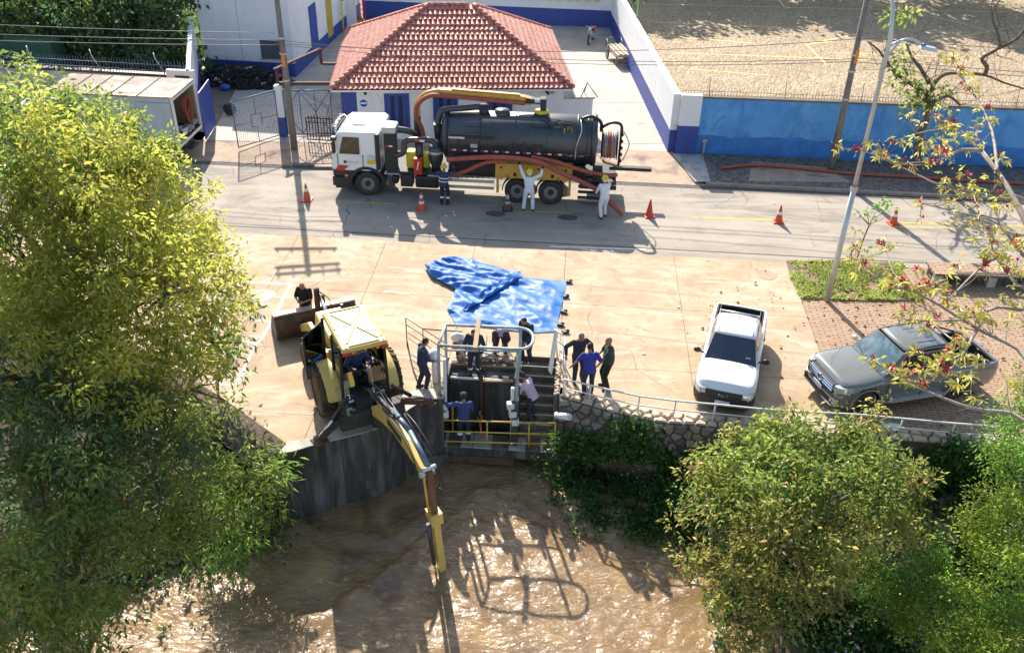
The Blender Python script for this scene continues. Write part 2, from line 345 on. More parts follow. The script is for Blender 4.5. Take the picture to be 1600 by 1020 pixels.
# ================================================================ SETTING
# one ground sheet out to the horizon, cut back where the river runs
WALL_L = [(-60, 26), (-22, 25.5), (-14, 22.6), (-9.86, 19.85), (-7.3, 17.95), (-6.58, 18.3), (-4.8, 19.3), (-4.16, 20.2), (-3.75, 20.62), (-3.3, 20.75)]
WALL_R = [(.05, 21.25), (.92, 20.92), (1.56, 20.68), (2.26, 20.5), (2.87, 20.33), (3.73, 20.33), (4.49, 20.29), (9.58, 20.22), (13, 20.15), (24, 20.0), (60, 19)]
g = MB()
pts = [(-700, 40), (-700, 900), (700, 900), (700, 40), (60, 23), (24, 23), (9.58, 23.6), (4.4, 23.6), (-.05, 23.6), (-3.6, 23.6), (-4.4, 21.6), (-6.6, 20.2), (-7.4, 20.2), (-9.7, 21.6), (-14, 25), (-60, 29)]
g.add([(x, y, -.14) for x, y in pts], [list(range(len(pts)))[::-1]])
struct('ground', g, dirt)
# road 30.45..37
g = MB(); g.add([(-300, 30.45, -.12), (300, 30.45, -.12), (300, 37.1, -.12), (-300, 37.1, -.12)], [(0, 1, 2, 3)])
ast = asphalt; N_, L_, B_ = nodes(ast)
road = struct('road', g, asphalt)
def strip(name, p0, p1, w, z, m, parent=None, kind='structure'):
    p0 = Vector((p0[0], p0[1], z)); p1 = Vector((p1[0], p1[1], z)); d = (p1-p0).normalized(); n = Vector((-d.y, d.x, 0))*w/2
    b = MB(); b.add([p0-n, p1-n, p1+n, p0+n], [(0, 1, 2, 3)]); o = b.build(name, m, parent, kind=None if parent else kind); return o
for (a, b_, w) in ((P(527, 315, -.116), P(619, 319, -.116), .13), (P(815, 330, -.116), P(893, 332.5, -.116), .13), (P(1080, 340, -.116), P(1216, 344, -.116), .12), (P(1390, 347.5, -.116), P(1600, 353, -.116), .12), (P(1390, 354, -.116), P(1600, 360, -.116), .12)):
    strip('lane_marking', a, b_, w, -.116, painty, road)
strip('gutter_and_kerb_shade', (-60, 31.1), (60, 31.0), .07, -.116, gutter, road)
strip('gutter_and_kerb_shade', (-60, 36.93), (60, 36.93), .3, -.114, gutter, road)  # dark strip paints the far kerb's shadow onto the road
strip('faded_marking', P(860, 385, -.116), P(1010, 390, -.116), .1, -.116, paintw, road)
for (px, py) in ((774, 334), (887, 340)):
    c = P(px, py, -.115); b = MB(); n = 16
    b.add([(c.x+.33*math.cos(k*2*math.pi/n)*1.25, c.y+.26*math.sin(k*2*math.pi/n), -.112) for k in range(n)], [list(range(n))]); b.build('manhole_cover', gutter, road)
# kerbs
k = MB(); k.box2((-60, 37.1, -.14), (-17.3, 37.27, .02)); k.box2((-12.4, 37.1, -.14), (-11.4, 37.27, .02)); k.box2((5.9, 37.1, -.14), (60, 37.27, .02)); struct('far_kerb', k, kerbm, bevel=.02)
k = MB(); k.box2((-60, 30.3, -.14), (-9, 30.45, -.01)); k.box2((8.2, 30.3, -.14), (60, 30.45, .01)); struct('near_kerb', k, kerbm, bevel=.02)
# far walk
b = MB(); b.box2((-60, 37.272, -.13), (-17.3, 40.2, .0)); struct('far_pavement_left', b, walkc)
b = MB(); b.add([(-17.3, 37.1, -.1), (-.2, 37.1, -.1), (5.9, 37.1, -.1), (4.9, 40.6, .0), (-17.3, 39.2, .0)], [(0, 1, 2, 3, 4)]); b.box2((-17.3, 37.1, -.14), (5.9, 37.12, -.105)); struct('driveway_apron', b, walkc)
mos = mat('small black and white stone mosaic', (.16, .13, .115), .85, var=.2, vs=3, bump=.2)
N_, L_, B_ = nodes(mos); vo = N_.new('ShaderNodeTexVoronoi'); vo.inputs['Scale'].default_value = 9
tc = N_.new('ShaderNodeTexCoord'); L_.new(tc.outputs['Object'], vo.inputs['Vector'])
rp = N_.new('ShaderNodeValToRGB'); rp.color_ramp.elements[0].color = (.05, .045, .045, 1); rp.color_ramp.elements[1].color = (.26, .21, .17, 1); L_.new(vo.outputs['Color'], rp.inputs[0]); L_.new(rp.outputs[0], B_.inputs['Base Color'])
b = MB(); b.prism([(6.07, 37.272), (60, 37.272), (60, 40.9), (5.0, 40.5)], -.13, 0); far_walk = struct('far_pavement_right', b, mos)
b = MB(); b.prism([P(1175, 252)[:2], P(1290, 262)[:2], P(1330, 285)[:2], P(1170, 283)[:2]], .0, .004); b.build('concrete_patch', walkc, far_walk)
b = MB(); b.prism([P(1050, 240)[:2], P(1098, 241)[:2], P(1110, 284)[:2], P(1086, 284)[:2]], .0, .005); b.build('concrete_patch', lightconc, far_walk)
# plaza: poured slabs with recessed joints
b = MB()
plazapoly = [(-60, 30.3), (-60, 26.2), (-22, 25.7), (-14, 22.8), (-9.86, 20.05), (-7.3, 18.15), (-6.6, 18.45), (-4.9, 19.4), (-4.25, 20.3), (-3.85, 20.75), (-3.45, 20.8), (-3.45, 22.6), (-1.2, 22.6), (-1.2, 23.25), (-.06, 23.25), (.02, 21.4), (.92, 21.3), (2.3, 20.9), (3.7, 20.75), (8.2, 20.7), (8.2, 30.3)]
b.prism(plazapoly, -.6, -.03); plaza = struct('plaza', b, darkearth)
def clip(poly, ax, v, keep_less):
    out = []
    for i in range(len(poly)):
        a = poly[i]; c = poly[(i+1) % len(poly)]
        ia = (a[ax] <= v) == keep_less; ic = (c[ax] <= v) == keep_less
        if ia: out.append(a)
        if ia != ic:
            t = (v-a[ax])/(c[ax]-a[ax]); out.append(tuple(a[k]+(c[k]-a[k])*t for k in range(2)))
    return out
# (the plaza outline is cut into bands first where it is concave round the pit)
bands = [[(-60, 30.3), (-60, 26.2), (-22, 25.7), (-14, 22.8), (-9.86, 20.05), (-7.3, 18.15), (-7.3, 30.3)],
         [(-7.3, 30.3), (-7.3, 18.15), (-6.6, 18.45), (-4.9, 19.4), (-4.25, 20.3), (-3.85, 20.75), (-3.45, 20.8), (-3.45, 30.3)],
         [(-3.45, 30.3), (-3.45, 22.6), (-1.2, 22.6), (-1.2, 30.3)], [(-1.2, 30.3), (-1.2, 23.25), (-.06, 23.25), (-.06, 30.3)],
         [(-.06, 30.3), (-.06, 23.25), (.02, 21.4), (.92, 21.3), (2.3, 20.9), (3.7, 20.75), (8.2, 20.7), (8.2, 30.3)]]
xs = [-60, -40, -20.4, -17, -13.6, -10.2, -6.8, -3.4, 0, 4.02, 8.21]; ys = [17, 19.7, 22.9, 26.5, 30.31]
for i in range(len(xs)-1):
    for j in range(len(ys)-1):
        for bd_ in bands:
            q = clip(bd_, 0, xs[i]+.007, False)
            if len(q) > 2: q = clip(q, 0, xs[i+1]-.007, True)
            if len(q) > 2: q = clip(q, 1, ys[j]+.007, False)
            if len(q) > 2: q = clip(q, 1, ys[j+1]-.007, True)
            if len(q) > 2:
                a_ = abs(sum(q[t][0]*q[(t+1) % len(q)][1]-q[(t+1) % len(q)][0]*q[t][1] for t in range(len(q))))/2
                if a_ > .05:
                    b = MB(); b.prism(q, -.03, 0); b.build('slab', concrete, plaza)
# parking bay lines
for a, c in (((375, 440), (454, 444)), ((454, 444), (425, 502)), ((375, 440), (330, 530)), ((425, 502), (398, 500)), ((425, 502), (405, 535)), ((372, 533), (404, 536)), ((400, 536), (370, 600)), ((366, 602), (330, 598))):
    strip('painted_line', P(*a, .004), P(*c, .004), .1, .004+.001*random.random(), paintw, plaza)
for a, c in (((1015, 487), (1068, 492)), ((470, 437), (455, 436)), ((600, 455), (640, 458)), ((620, 458), (640, 459))):
    strip('faded_line', P(*a, .004), P(*c, .004), .06, .004, paintw, plaza)
pinkl = mat('faint pink track', (.43, .28, .19), .85, var=.12, vs=5)
for a, c in (((420, 412), (660, 428)), ((900, 512), (1105, 538)), ((1190, 545), (1262, 553)), ((900, 445), (1100, 462))): strip('faded_track', P(*a, .003), P(*c, .003), .09, .003, pinkl, plaza)
for c, r in (((411, 462), .42), ((1198, 430), .36)):
    c = P(*c, 0); b = MB(); b.lathe([(0.001, .012), (r*.86, .012), (r*.9, .006), (r, .006), (r, -.01)], c, n=24, sm=False); b.build('manhole_cover', walkc if r < .4 else lightconc, plaza)
# right side: clay pavers, planter, grass
pav = mat('clay paver', (.40, .26, .17), .85, var=.2, vs=3, bump=.1)
N_, L_, B_ = nodes(pav); br = N_.new('ShaderNodeTexBrick'); br.inputs['Scale'].default_value = 1; br.inputs['Brick Width'].default_value = .4; br.inputs['Row Height'].default_value = .115; br.inputs['Mortar Size'].default_value = .014
br.inputs['Color1'].default_value = (.46, .31, .20, 1); br.inputs['Color2'].default_value = (.36, .23, .15, 1); br.inputs['Mortar'].default_value = (.13, .09, .06, 1)
tc = N_.new('ShaderNodeTexCoord'); L_.new(tc.outputs['Object'], br.inputs['Vector']); L_.new(br.outputs[0], B_.inputs['Base Color'])
bp = N_.new('ShaderNodeBump'); bp.inputs['Strength'].default_value = .6; bp.inputs['Distance'].default_value = .02; bp.invert = True; L_.new(br.outputs['Fac'], bp.inputs['Height']); L_.new(bp.outputs[0], B_.inputs['Normal'])
b = MB(); b.prism([(8.22, 20.7), (60, 20.3), (60, 30.3), (8.22, 30.3)], -.3, -.002); struct('brick_pavement', b, pav)
gp = [P(1228, 408), P(1236, 435), P(1252, 467), P(1330, 470), P(1442, 470), P(1425, 440), P(1410, 412)]
b = MB(); b.prism([p[:2] for p in gp], -.002, .03); struct('grass_soil', b, dirt)

# street seam in the concrete yard
HR = R(8.7); hx = Vector((math.cos(HR), math.sin(HR), 0)); hy = Vector((-math.sin(HR), math.cos(HR), 0)); HC = Vector((-6.3, 45.4, 0))
def H(a, b_, z=0): v = HC+hx*a+hy*b_; return Vector((v.x, v.y, z))
YW0 = Vector((4.75, 40.5, 0)); YW1 = Vector((2.37, 61.5, 0))
b = MB(); b.prism([(-23, 39.25), (-17.3, 39.25), (4.95, 40.62), (2.37, 61.5), (-30, 61.5), (-30, 41.5)], -.13, -.02); yard = struct('yard', b, dirt)
for rngx in ((-16.6, -11.5), (-11.5, -6.3), (-6.3, -1), (-1, 12)):
    for j, (y0, y1) in enumerate(((-6.5, -5.4), (-5.4, .3), (.3, 5.5), (5.5, 10.5), (10.5, 16.5))):
        poly = [H(rngx[0]+.02, y0+.02)[:2], H(rngx[1]-.02, y0+.02)[:2], H(rngx[1]-.02, y1-.02)[:2], H(rngx[0]+.02, y1-.02)[:2]]
        def hp(poly, n, c):      # keep n.p<=c
            out = []
            for i in range(len(poly)):
                a = poly[i]; d = poly[(i+1) % len(poly)]; fa = n[0]*a[0]+n[1]*a[1]-c; fd = n[0]*d[0]+n[1]*d[1]-c
                if fa <= 0: out.append(a)
                if (fa <= 0) != (fd <= 0):
                    t = fa/(fa-fd); out.append((a[0]+(d[0]-a[0])*t, a[1]+(d[1]-a[1])*t))
            return out
        n1 = (21.0, 2.4); poly = hp(poly, n1, n1[0]*4.8+n1[1]*40.55)
        n2 = (.0615, -1); poly = hp(poly, n2, n2[0]*-17.3-39.25)
        if len(poly) > 2:
            b = MB(); b.prism(poly, -.02, 0.0); b.build('slab', wetc if rngx[1] < -11 else yardc, yard)
wetp = MB(); wetp.prism([(-17.2, 39.3), (-13.6, 39.5), (-13.2, 41.5), (-16.8, 42.5)], 0, .004); wetp.build('cement_patch', yardc, yard)

# sports court behind the blue wall
court_m = mat('cobbled court', (.50, .38, .24), .85, var=.2, vs=2, bump=.1)
N_, L_, B_ = nodes(court_m); vo = N_.new('ShaderNodeTexVoronoi'); vo.inputs['Scale'].default_value = 7
tc = N_.new('ShaderNodeTexCoord'); mp = N_.new('ShaderNodeMapping'); mp.inputs['Rotation'].default_value = (0, 0, .5); mp.inputs['Scale'].default_value = (1, .55, 1); L_.new(tc.outputs['Object'], mp.inputs[0]); L_.new(mp.outputs[0], vo.inputs['Vector'])
rp = N_.new('ShaderNodeValToRGB'); rp.color_ramp.elements[0].color = (.32, .23, .135, 1); rp.color_ramp.elements[1].color = (.60, .46, .30, 1); L_.new(vo.outputs['Color'], rp.inputs[0])
n2 = N_.new('ShaderNodeTexNoise'); n2.inputs['Scale'].default_value = .35; n2.inputs['Detail'].default_value = 8; L_.new(tc.outputs['Object'], n2.inputs['Vector'])
mx = N_.new('ShaderNodeMix'); mx.data_type = 'RGBA'; mx.blend_type = 'MULTIPLY'; mx.inputs[0].default_value = .5; L_.new(rp.outputs[0], mx.inputs[6]); L_.new(n2.outputs[0], mx.inputs[7]); L_.new(mx.outputs[2], B_.inputs['Base Color'])
bp = N_.new('ShaderNodeBump'); bp.inputs['Strength'].default_value = .8; bp.inputs['Distance'].default_value = .08; L_.new(vo.outputs['Distance'], bp.inputs['Height']); bp.invert = True; L_.new(bp.outputs[0], B_.inputs['Normal'])
b = MB(); b.prism([(5.3, 41.3), (80, 41.3), (80, 120), (-3, 120)], -.1, .0); court = struct('court', b, court_m)
for a, c, w in (((1020, 7), (1600, 20), .09), ((1020, 35), (1235, 44), .09), ((1020, 55), (1180, 68), .1), ((1050, 83), (1400, 95), .09), ((1078, 108), (1200, 118), .09), ((1260, 70), (1300, 65), .12), ((1260, 70), (1290, 100), .12), ((1290, 82), (1500, 90), .08), ((1260, 70), (1345, 52), .1), ((1217, 0), (1226, 12), .1), ((1345, 0), (1600, 60), .1), ((1400, 75), (1600, 40), .08)):
    strip('court_line', P(*a, .004), P(*c, .004), w*1.2, .004+.002*random.random(), mat('pale yellow line', (.80, .62, .22), .8, var=.15, vs=5) if 'pale yellow line' not in MT else MT['pale yellow line'], court)

# ---------------------------------------------------------------- river
WZ = -2.4
wat = bpy.data.materials.new('muddy water'); wat.use_nodes = True
N_, L_ = wat.node_tree.nodes, wat.node_tree.links; B_ = N_['Principled BSDF']
tc = N_.new('ShaderNodeTexCoord'); no = N_.new('ShaderNodeTexNoise'); no.inputs['Scale'].default_value = .45; no.inputs['Detail'].default_value = 7; no.inputs['Distortion'].default_value = 2.5
L_.new(tc.outputs['Object'], no.inputs['Vector']); rp = N_.new('ShaderNodeValToRGB')
rp.color_ramp.elements[0].position = .3; rp.color_ramp.elements[0].color = (.15, .088, .038, 1); rp.color_ramp.elements[1].position = .7; rp.color_ramp.elements[1].color = (.31, .195, .082, 1)
L_.new(no.outputs[0], rp.inputs[0])
N_.remove(B_)
mp = N_.new('ShaderNodeMapping'); mp.inputs['Rotation'].default_value = (0, 0, .35); mp.inputs['Scale'].default_value = (.7, 1.5, 1); L_.new(tc.outputs['Object'], mp.inputs[0])
nb = N_.new('ShaderNodeTexNoise'); nb.inputs['Scale'].default_value = 3.2; nb.inputs['Detail'].default_value = 4; nb.inputs['Roughness'].default_value = .5; nb.inputs['Distortion'].default_value = 1.5; L_.new(mp.outputs[0], nb.inputs['Vector'])
bp = N_.new('ShaderNodeBump'); bp.inputs['Strength'].default_value = 1.; bp.inputs['Distance'].default_value = .08; L_.new(nb.outputs[0], bp.inputs['Height']); # silt scatters light inside the water, so its colour does not follow the ripples; only the surface gloss does
up_ = N_.new('ShaderNodeCombineXYZ'); up_.inputs[2].default_value = 1
df = N_.new('ShaderNodeBsdfDiffuse'); L_.new(rp.outputs[0], df.inputs[0]); L_.new(up_.outputs[0], df.inputs['Normal'])
gl = N_.new('ShaderNodeBsdfGlossy'); gl.inputs['Roughness'].default_value = .045; L_.new(bp.outputs[0], gl.inputs['Normal'])
fr = N_.new('ShaderNodeFresnel'); fr.inputs[0].default_value = 1.6; L_.new(bp.outputs[0], fr.inputs['Normal'])
mx = N_.new('ShaderNodeMixShader'); L_.new(fr.outputs[0], mx.inputs[0]); L_.new(df.outputs[0], mx.inputs[1]); L_.new(gl.outputs[0], mx.inputs[2]); gb = N_.new('ShaderNodeBsdfGlossy'); gb.inputs['Roughness'].default_value = .36; L_.new(bp.outputs[0], gb.inputs['Normal'])   # ripples too small to see one by one
m2 = N_.new('ShaderNodeMixShader'); m2.inputs[0].default_value = .03; L_.new(mx.outputs[0], m2.inputs[1]); L_.new(gb.outputs[0], m2.inputs[2])
L_.new(m2.outputs[0], N_['Material Output'].inputs[0])
x0, x1, y0, y1, st = -17., 12., 8., 23.4, .065
nx = int((x1-x0)/st); ny = int((y1-y0)/st)
X, Y = np.meshgrid(np.linspace(x0, x1, nx), np.linspace(y0, y1, ny))
rng = np.random.default_rng(3)
Z = np.zeros_like(X); wx = X+.5*np.sin(Y*.9+X*.3)+.25*np.sin(X*1.7-Y*1.1); wy = Y+.5*np.sin(X*.8)+.22*np.sin(Y*2.1+X)
for i in range(70):
    a = rng.normal(1.75, .6); l = .22*(14**rng.random()); k = 2*np.pi/l; ph = rng.uniform(0, 6.3); am = .0055*l**.95*(1.5 if l > 1 else 1)
    Z += am*np.sin((wx*np.cos(a)+wy*np.sin(a))*k+ph+.8*np.sin(wx*.9*np.sin(a)+i))
Z *= .75+.5*np.sin(X*.6+1)*np.sin(Y*.7)
# a hump where the flow runs over a stone, and the turbulence below the gate
c = P(748, 768, WZ); Z += .13*np.exp(-(((X-c.x)/.38)**2+((Y-c.y)/.2)**2))
ff = np.exp(-(((X+1.6)/2.2)**2+((Y-18.8)/1.6)**2)); Z += ff*.035*np.sin(X*5+2*np.sin(Y*3))*np.sin(Y*6+np.sin(X*4))
Z += WZ
# ends fade flat so the sheet meets the calm river around it
e = np.clip(np.minimum(np.minimum(X-x0, x1-X), np.minimum(Y-y0, y1-Y))/1.5, 0, 1); Z = WZ+(Z-WZ)*e
me = bpy.data.meshes.new('river')
V = np.stack([X, Y, Z], -1).reshape(-1, 3); idx = np.arange(nx*ny).reshape(ny, nx)
Fq = np.stack([idx[:-1, :-1], idx[:-1, 1:], idx[1:, 1:], idx[1:, :-1]], -1).reshape(-1, 4)
def npmesh(me, V, Fq, smooth=True, mat_=None):
    me.vertices.add(len(V)); me.vertices.foreach_set('co', V.astype(np.float32).ravel())
    n, k_ = Fq.shape; me.loops.add(n*k_); me.loops.foreach_set('vertex_index', Fq.astype(np.int32).ravel())
    me.polygons.add(n); me.polygons.foreach_set('loop_start', np.arange(n, dtype=np.int32)*k_); me.polygons.foreach_set('loop_total', np.full(n, k_, np.int32))
    if smooth: me.polygons.foreach_set('use_smooth', np.ones(n, bool))
    if mat_: me.materials.append(mat_)
    me.update(calc_edges=True); return me
npmesh(me, V, Fq, True, wat); link('river', me, kind='structure')
b = MB()
for a, c in (((-200, -300), (200, y0)), ((-200, y0), (x0, 40)), ((x1, y0), (200, 30)), ((x0, y1), (x1, 24))):
    b.add([(a[0], a[1], WZ), (c[0], a[1], WZ), (c[0], c[1], WZ), (a[0], c[1], WZ)], [(0, 1, 2, 3)])
struct('river_beyond', b, wat)

# ---------------------------------------------------------------- banks
def interp(t, pts):
    if t <= pts[0][0]: return pts[0][1]
    for (a, b_), (c, d) in zip(pts, pts[1:]):
        if t <= c: return b_+(d-b_)*(t-a)/(c-a)
    return pts[-1][1]
EDGE_R = [(0, 21.6), (.4, 21.2), (1.27, 20.5), (2.57, 19.6), (3.36, 19.0), (4.3, 17), (5.3, 14.9), (6.5, 12.5), (9, 6), (14, -4), (60, -30)]
def zr(x, y):
    w = interp(x, EDGE_R); d = y-w
    z = WZ-.25+d*.75
    cap = -.95-.9*min(1,max(0,(19.3-y)/2.5))-.25*max(0, min(1, (x-8.7)/1.0))*max(0, 1-abs(x-10.2)/2.0)*4
    n = mnoise.noise(Vector((x*.8, y*.8, 3)))*.35+mnoise.noise(Vector((x*3, y*3, 9)))*.08
    return min(z, cap+(.25*n))+n*.35
b = MB(); nx_, ny_ = 150, 110; vs = []
for j in range(ny_+1):
    for i in range(nx_+1):
        x = .06+(i/nx_)**1.7*45; y = -10+(1-(1-j/ny_)**1.7)*30.1
        y = min(y, 20.1+.9*max(0, 1-x/1.5)) ; vs.append((x, y, zr(x, y)))
b.add(vs, [(j*(nx_+1)+i, j*(nx_+1)+i+1, (j+1)*(nx_+1)+i+1, (j+1)*(nx_+1)+i) for j in range(ny_) for i in range(nx_)], sm=True)
struct('right_bank', b, darkearth)
def zl(x, y):
    yw = interp(-x, [(7.4, 17.6), (8.5, 16.6), (9.5, 15.6), (12, 13.5), (20, 7), (60, -20)])
    n = mnoise.noise(Vector((x*.8, y*.8, 5)))*.3
    return min(WZ-.2+(y-yw)*.4, -.9-.9*min(1,max(0,(interp(-x, [(7.3, 17.8), (9.86, 19.7), (14, 22.5), (22, 25.3), (60, 26)])-y)/4)))+n*.4
b = MB(); vs = []
for j in range(61):
    for i in range(81):
        x = -7.35-(i/80)**1.6*50; top = interp(-x, [(7.3, 17.8), (9.86, 19.7), (14, 22.5), (22, 25.3), (60, 26)]); y = -14+(top+14)*(1-(1-j/60)**1.6); vs.append((x, y, zl(x, y)))
b.add(vs, [(j*81+i, (j+1)*81+i, (j+1)*81+i+1, j*81+i+1) for j in range(60) for i in range(80)], sm=True)
struct('left_bank', b, darkearth)

# ---------------------------------------------------------------- retaining walls
cl = [(-7.3, 17.95), (-6.95, 18.06), (-6.58, 18.3), (-5.9, 18.66), (-5.3, 18.98), (-4.8, 19.3), (-4.45, 19.7), (-4.16, 20.2), (-3.98, 20.42), (-3.75, 20.62), (-3.5, 20.72), (-3.3, 20.75)]
b = MB(); poly = cl+[(x+.12, y+.5) if x < -4.6 else (x-.4, y+.45) for x, y in cl[::-1]]
q = [poly[i] for i in range(len(poly))]
for i in range(len(cl)-1):
    a0, a1 = cl[i], cl[i+1]; b0, b1 = poly[len(poly)-1-i], poly[len(poly)-2-i]
    b.prism([a0, a1, b1, b0], -3.2, .05)
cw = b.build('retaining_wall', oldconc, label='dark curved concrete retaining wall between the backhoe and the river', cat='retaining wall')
b = MB()
for i in range(len(cl)-1):
    a0, a1 = Vector((*cl[i], 0)), Vector((*cl[i+1], 0)); b0, b1 = poly[len(poly)-1-i], poly[len(poly)-2-i]
    b.prism([a0[:2], a1[:2], b1, b0], .052, .075)
b.build('coping', lightconc, cw)

def voronoi(pts, bounds):
    cells = []
    for i, p in enumerate(pts):
        poly = [(bounds[0], bounds[1]), (bounds[2], bounds[1]), (bounds[2], bounds[3]), (bounds[0], bounds[3])]
        for j, q in enumerate(pts):
            if i == j or abs(q[0]-p[0])+abs(q[1]-p[1]) > 1.8: continue
            n = (q[0]-p[0], q[1]-p[1]); c = (q[0]**2+q[1]**2-p[0]**2-p[1]**2)/2; poly = hp(poly, n, c)
            if len(poly) < 3: break
        if len(poly) > 2: cells.append(poly)
    return cells
def path_at(path, u):
    for a, c in zip(path, path[1:]):
        L = math.dist(a, c)
        if u <= L: t = u/L; return Vector((a[0]+(c[0]-a[0])*t, a[1]+(c[1]-a[1])*t, 0)), Vector((c[0]-a[0], c[1]-a[1], 0)).normalized()
        u -= L
    return Vector((*path[-1], 0)), Vector((path[-1][0]-path[-2][0], path[-1][1]-path[-2][1], 0)).normalized()
def stonewall(path, z0, z1, parent, name='stone', cell=(.35, .26), mt=stone_m, flat=False, depth=.3, L=None):
    L = L or sum(math.dist(a, c) for a, c in zip(path, path[1:])); pts = []
    nv = max(1, round((z1-z0)/cell[1])); nu = round(L/cell[0])
    for j in range(nv):
        for i in range(nu):
            pts.append(((i+.5+(j % 2)*.5)*cell[0]+random.uniform(-.13, .13), z0+(j+.5)*(z1-z0)/nv+random.uniform(-.07, .07)))
    for c in voronoi(pts, (0, z0, L, z1)):
        cx_ = sum(p[0] for p in c)/len(c); cz = sum(p[1] for p in c)/len(c); b = MB(); pr = random.uniform(.0, .06); vs = []; n = len(c)
        for (sc, dd) in ((.95, .08), (.93, -.02), (.72, -.05-pr*.6)):
            for (u, v) in c:
                # shrink a fixed joint width
                du, dv = u-cx_, v-cz; ln = math.hypot(du, dv)+1e-6; kk = max(.2, (ln-.028)/ln)*(1 if dd > -.04 else .72)
                pu, pv = cx_+du*kk, cz+dv*kk
                p, t = path_at(path, pu); nrm = Vector((t.y, -t.x, 0))
                off = -dd if dd < 0 else -.12
                if flat: vs.append(p-nrm*(pv)+Vector((0, 0, z_cap+(off if dd < 0 else -.1))))
                else: vs.append(p+nrm*(off+.0)+Vector((0, 0, pv)))
        fs = [list(range(2*n, 3*n))]+[(i, (i+1) % n, n+(i+1) % n, n+i) for i in range(n)]+[(n+i, n+(i+1) % n, 2*n+(i+1) % n, 2*n+i) for i in range(n)]
        b.add(vs, fs); b.build(name, mt, parent)
# right stone wall: mortar core, face stones, cap stones
b = MB(); wp = WALL_R[:9]
for a, c in zip(wp, wp[1:]):
    b.prism([a, c, (c[0]+.02, c[1]+.5), (a[0]+.02, a[1]+.5)], -3.0, .0)
rw = b.build('retaining_wall', darkearth, label='long rough stone retaining wall with sunlit cap below the white railing', cat='retaining wall')
stonewall(wp[:8], -1.75, 0, rw)
z_cap = .0
stonewall(wp[:9], 0.02, .5, rw, cell=(.36, .24), mt=capstone_m, flat=True)
# left rough wall
b = MB(); lp = [(-14, 22.6), (-9.86, 19.85), (-7.4, 18.02)]
for a, c in zip(lp, lp[1:]): b.prism([a, c, (c[0]+.25, c[1]+.35), (a[0]+.25, a[1]+.35)], -2.8, .02)
lw = b.build('retaining_wall', darkearth, label='dark rough stone wall edging the plaza left of the backhoe', cat='retaining wall')
stonewall([(-11.5, 20.95), (-9.86, 19.85), (-7.4, 18.02)], -1.2, 0.02, lw)

# ---------------------------------------------------------------- sluice pit
b = MB()
b.box2((-3.9, 20.85, -3), (-3.3, 22.6, -.002))         # left cheek
b.box2((-1.32, 20.95, -3.), (-1.12, 22.6, -.05))         # pier between pit and stairs
b.box2((-3.9, 22.602, -3.), (-1.12, 23.0, -.03)); b.box2((-3.298, 22.25, -3), (-1.322, 22.6, -.16))
b.box2((-.1, 21.3, -3.), (.04, 23.2, -.0))
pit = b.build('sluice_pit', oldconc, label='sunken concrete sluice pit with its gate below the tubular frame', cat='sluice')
b = MB(); b.box2((-3.3, 22.602, -.03), (-1.13, 22.75, .03)); b.build('sill', moss, pit)
b = MB(); b.box2((-3.28, 22.0, -2.6), (-2.36, 22.12, -.2)); b.build('gate_leaf', oldconc, pit, bevel=.01)
b = MB(); b.box2((-2.24, 22.0, -2.6), (-1.34, 22.12, -.2)); b.build('gate_leaf', lightconc if False else oldconc, pit, bevel=.01)
b = MB(); b.tube([(-3.28, 22.1, -.16), (-1.4, 22.1, -.14)], .045); b.build('gate_beam', whitesteel, pit)
b = MB(); b.beam((-2.3, 21.98, -.12), (-1.34, 22.0, -.08), .09, .06); b.build('timber', wood, pit)
b = MB(); b.box2((-2.345, 21.93, -2.6), (-2.255, 22.0, 0)); b.build('guide_rail', rust, pit)
# stairs: ten treads
for i in range(10):
    b = MB(); y_ = 23.22-i*.235; z_ = -.0-i*.19; b.box2((-1.118, y_-.235, z_-.19-.25), (-.102, y_+.02, z_-.19)); b.build('step', moss, pit, bevel=.012)
    b = MB(); b.box2((-1.116, y_-.24, z_-.215), (-.104, y_-.205, z_-.186)); b.build('step_edge', lightconc, pit)
# footbridge
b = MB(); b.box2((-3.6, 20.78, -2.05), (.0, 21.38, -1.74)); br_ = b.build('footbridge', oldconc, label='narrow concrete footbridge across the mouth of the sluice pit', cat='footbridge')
xx = -3.58
while xx < -.1:
    w_ = random.uniform(.35, .6); x2 = min(xx+w_, -.02); b = MB(); b.box2((xx, 20.76, -1.738), (x2-.02, 21.4, -1.70)); b.build('plank', random.choice([lightconc, lightconc, moss]), br_, bevel=.006); xx = x2
b = MB(); b.box2((-3.05, 20.74, -2.32), (-1.2, 20.9, -2.05)); b.build('lintel', rust, br_)
b = MB(); b.prism([(-4.1, 20.35), (-3.3, 20.7), (-3.05, 20.7), (-3.05, 21.2), (-3.9, 21.2)], -3, -2.0); b.build('pier', oldconc, br_)
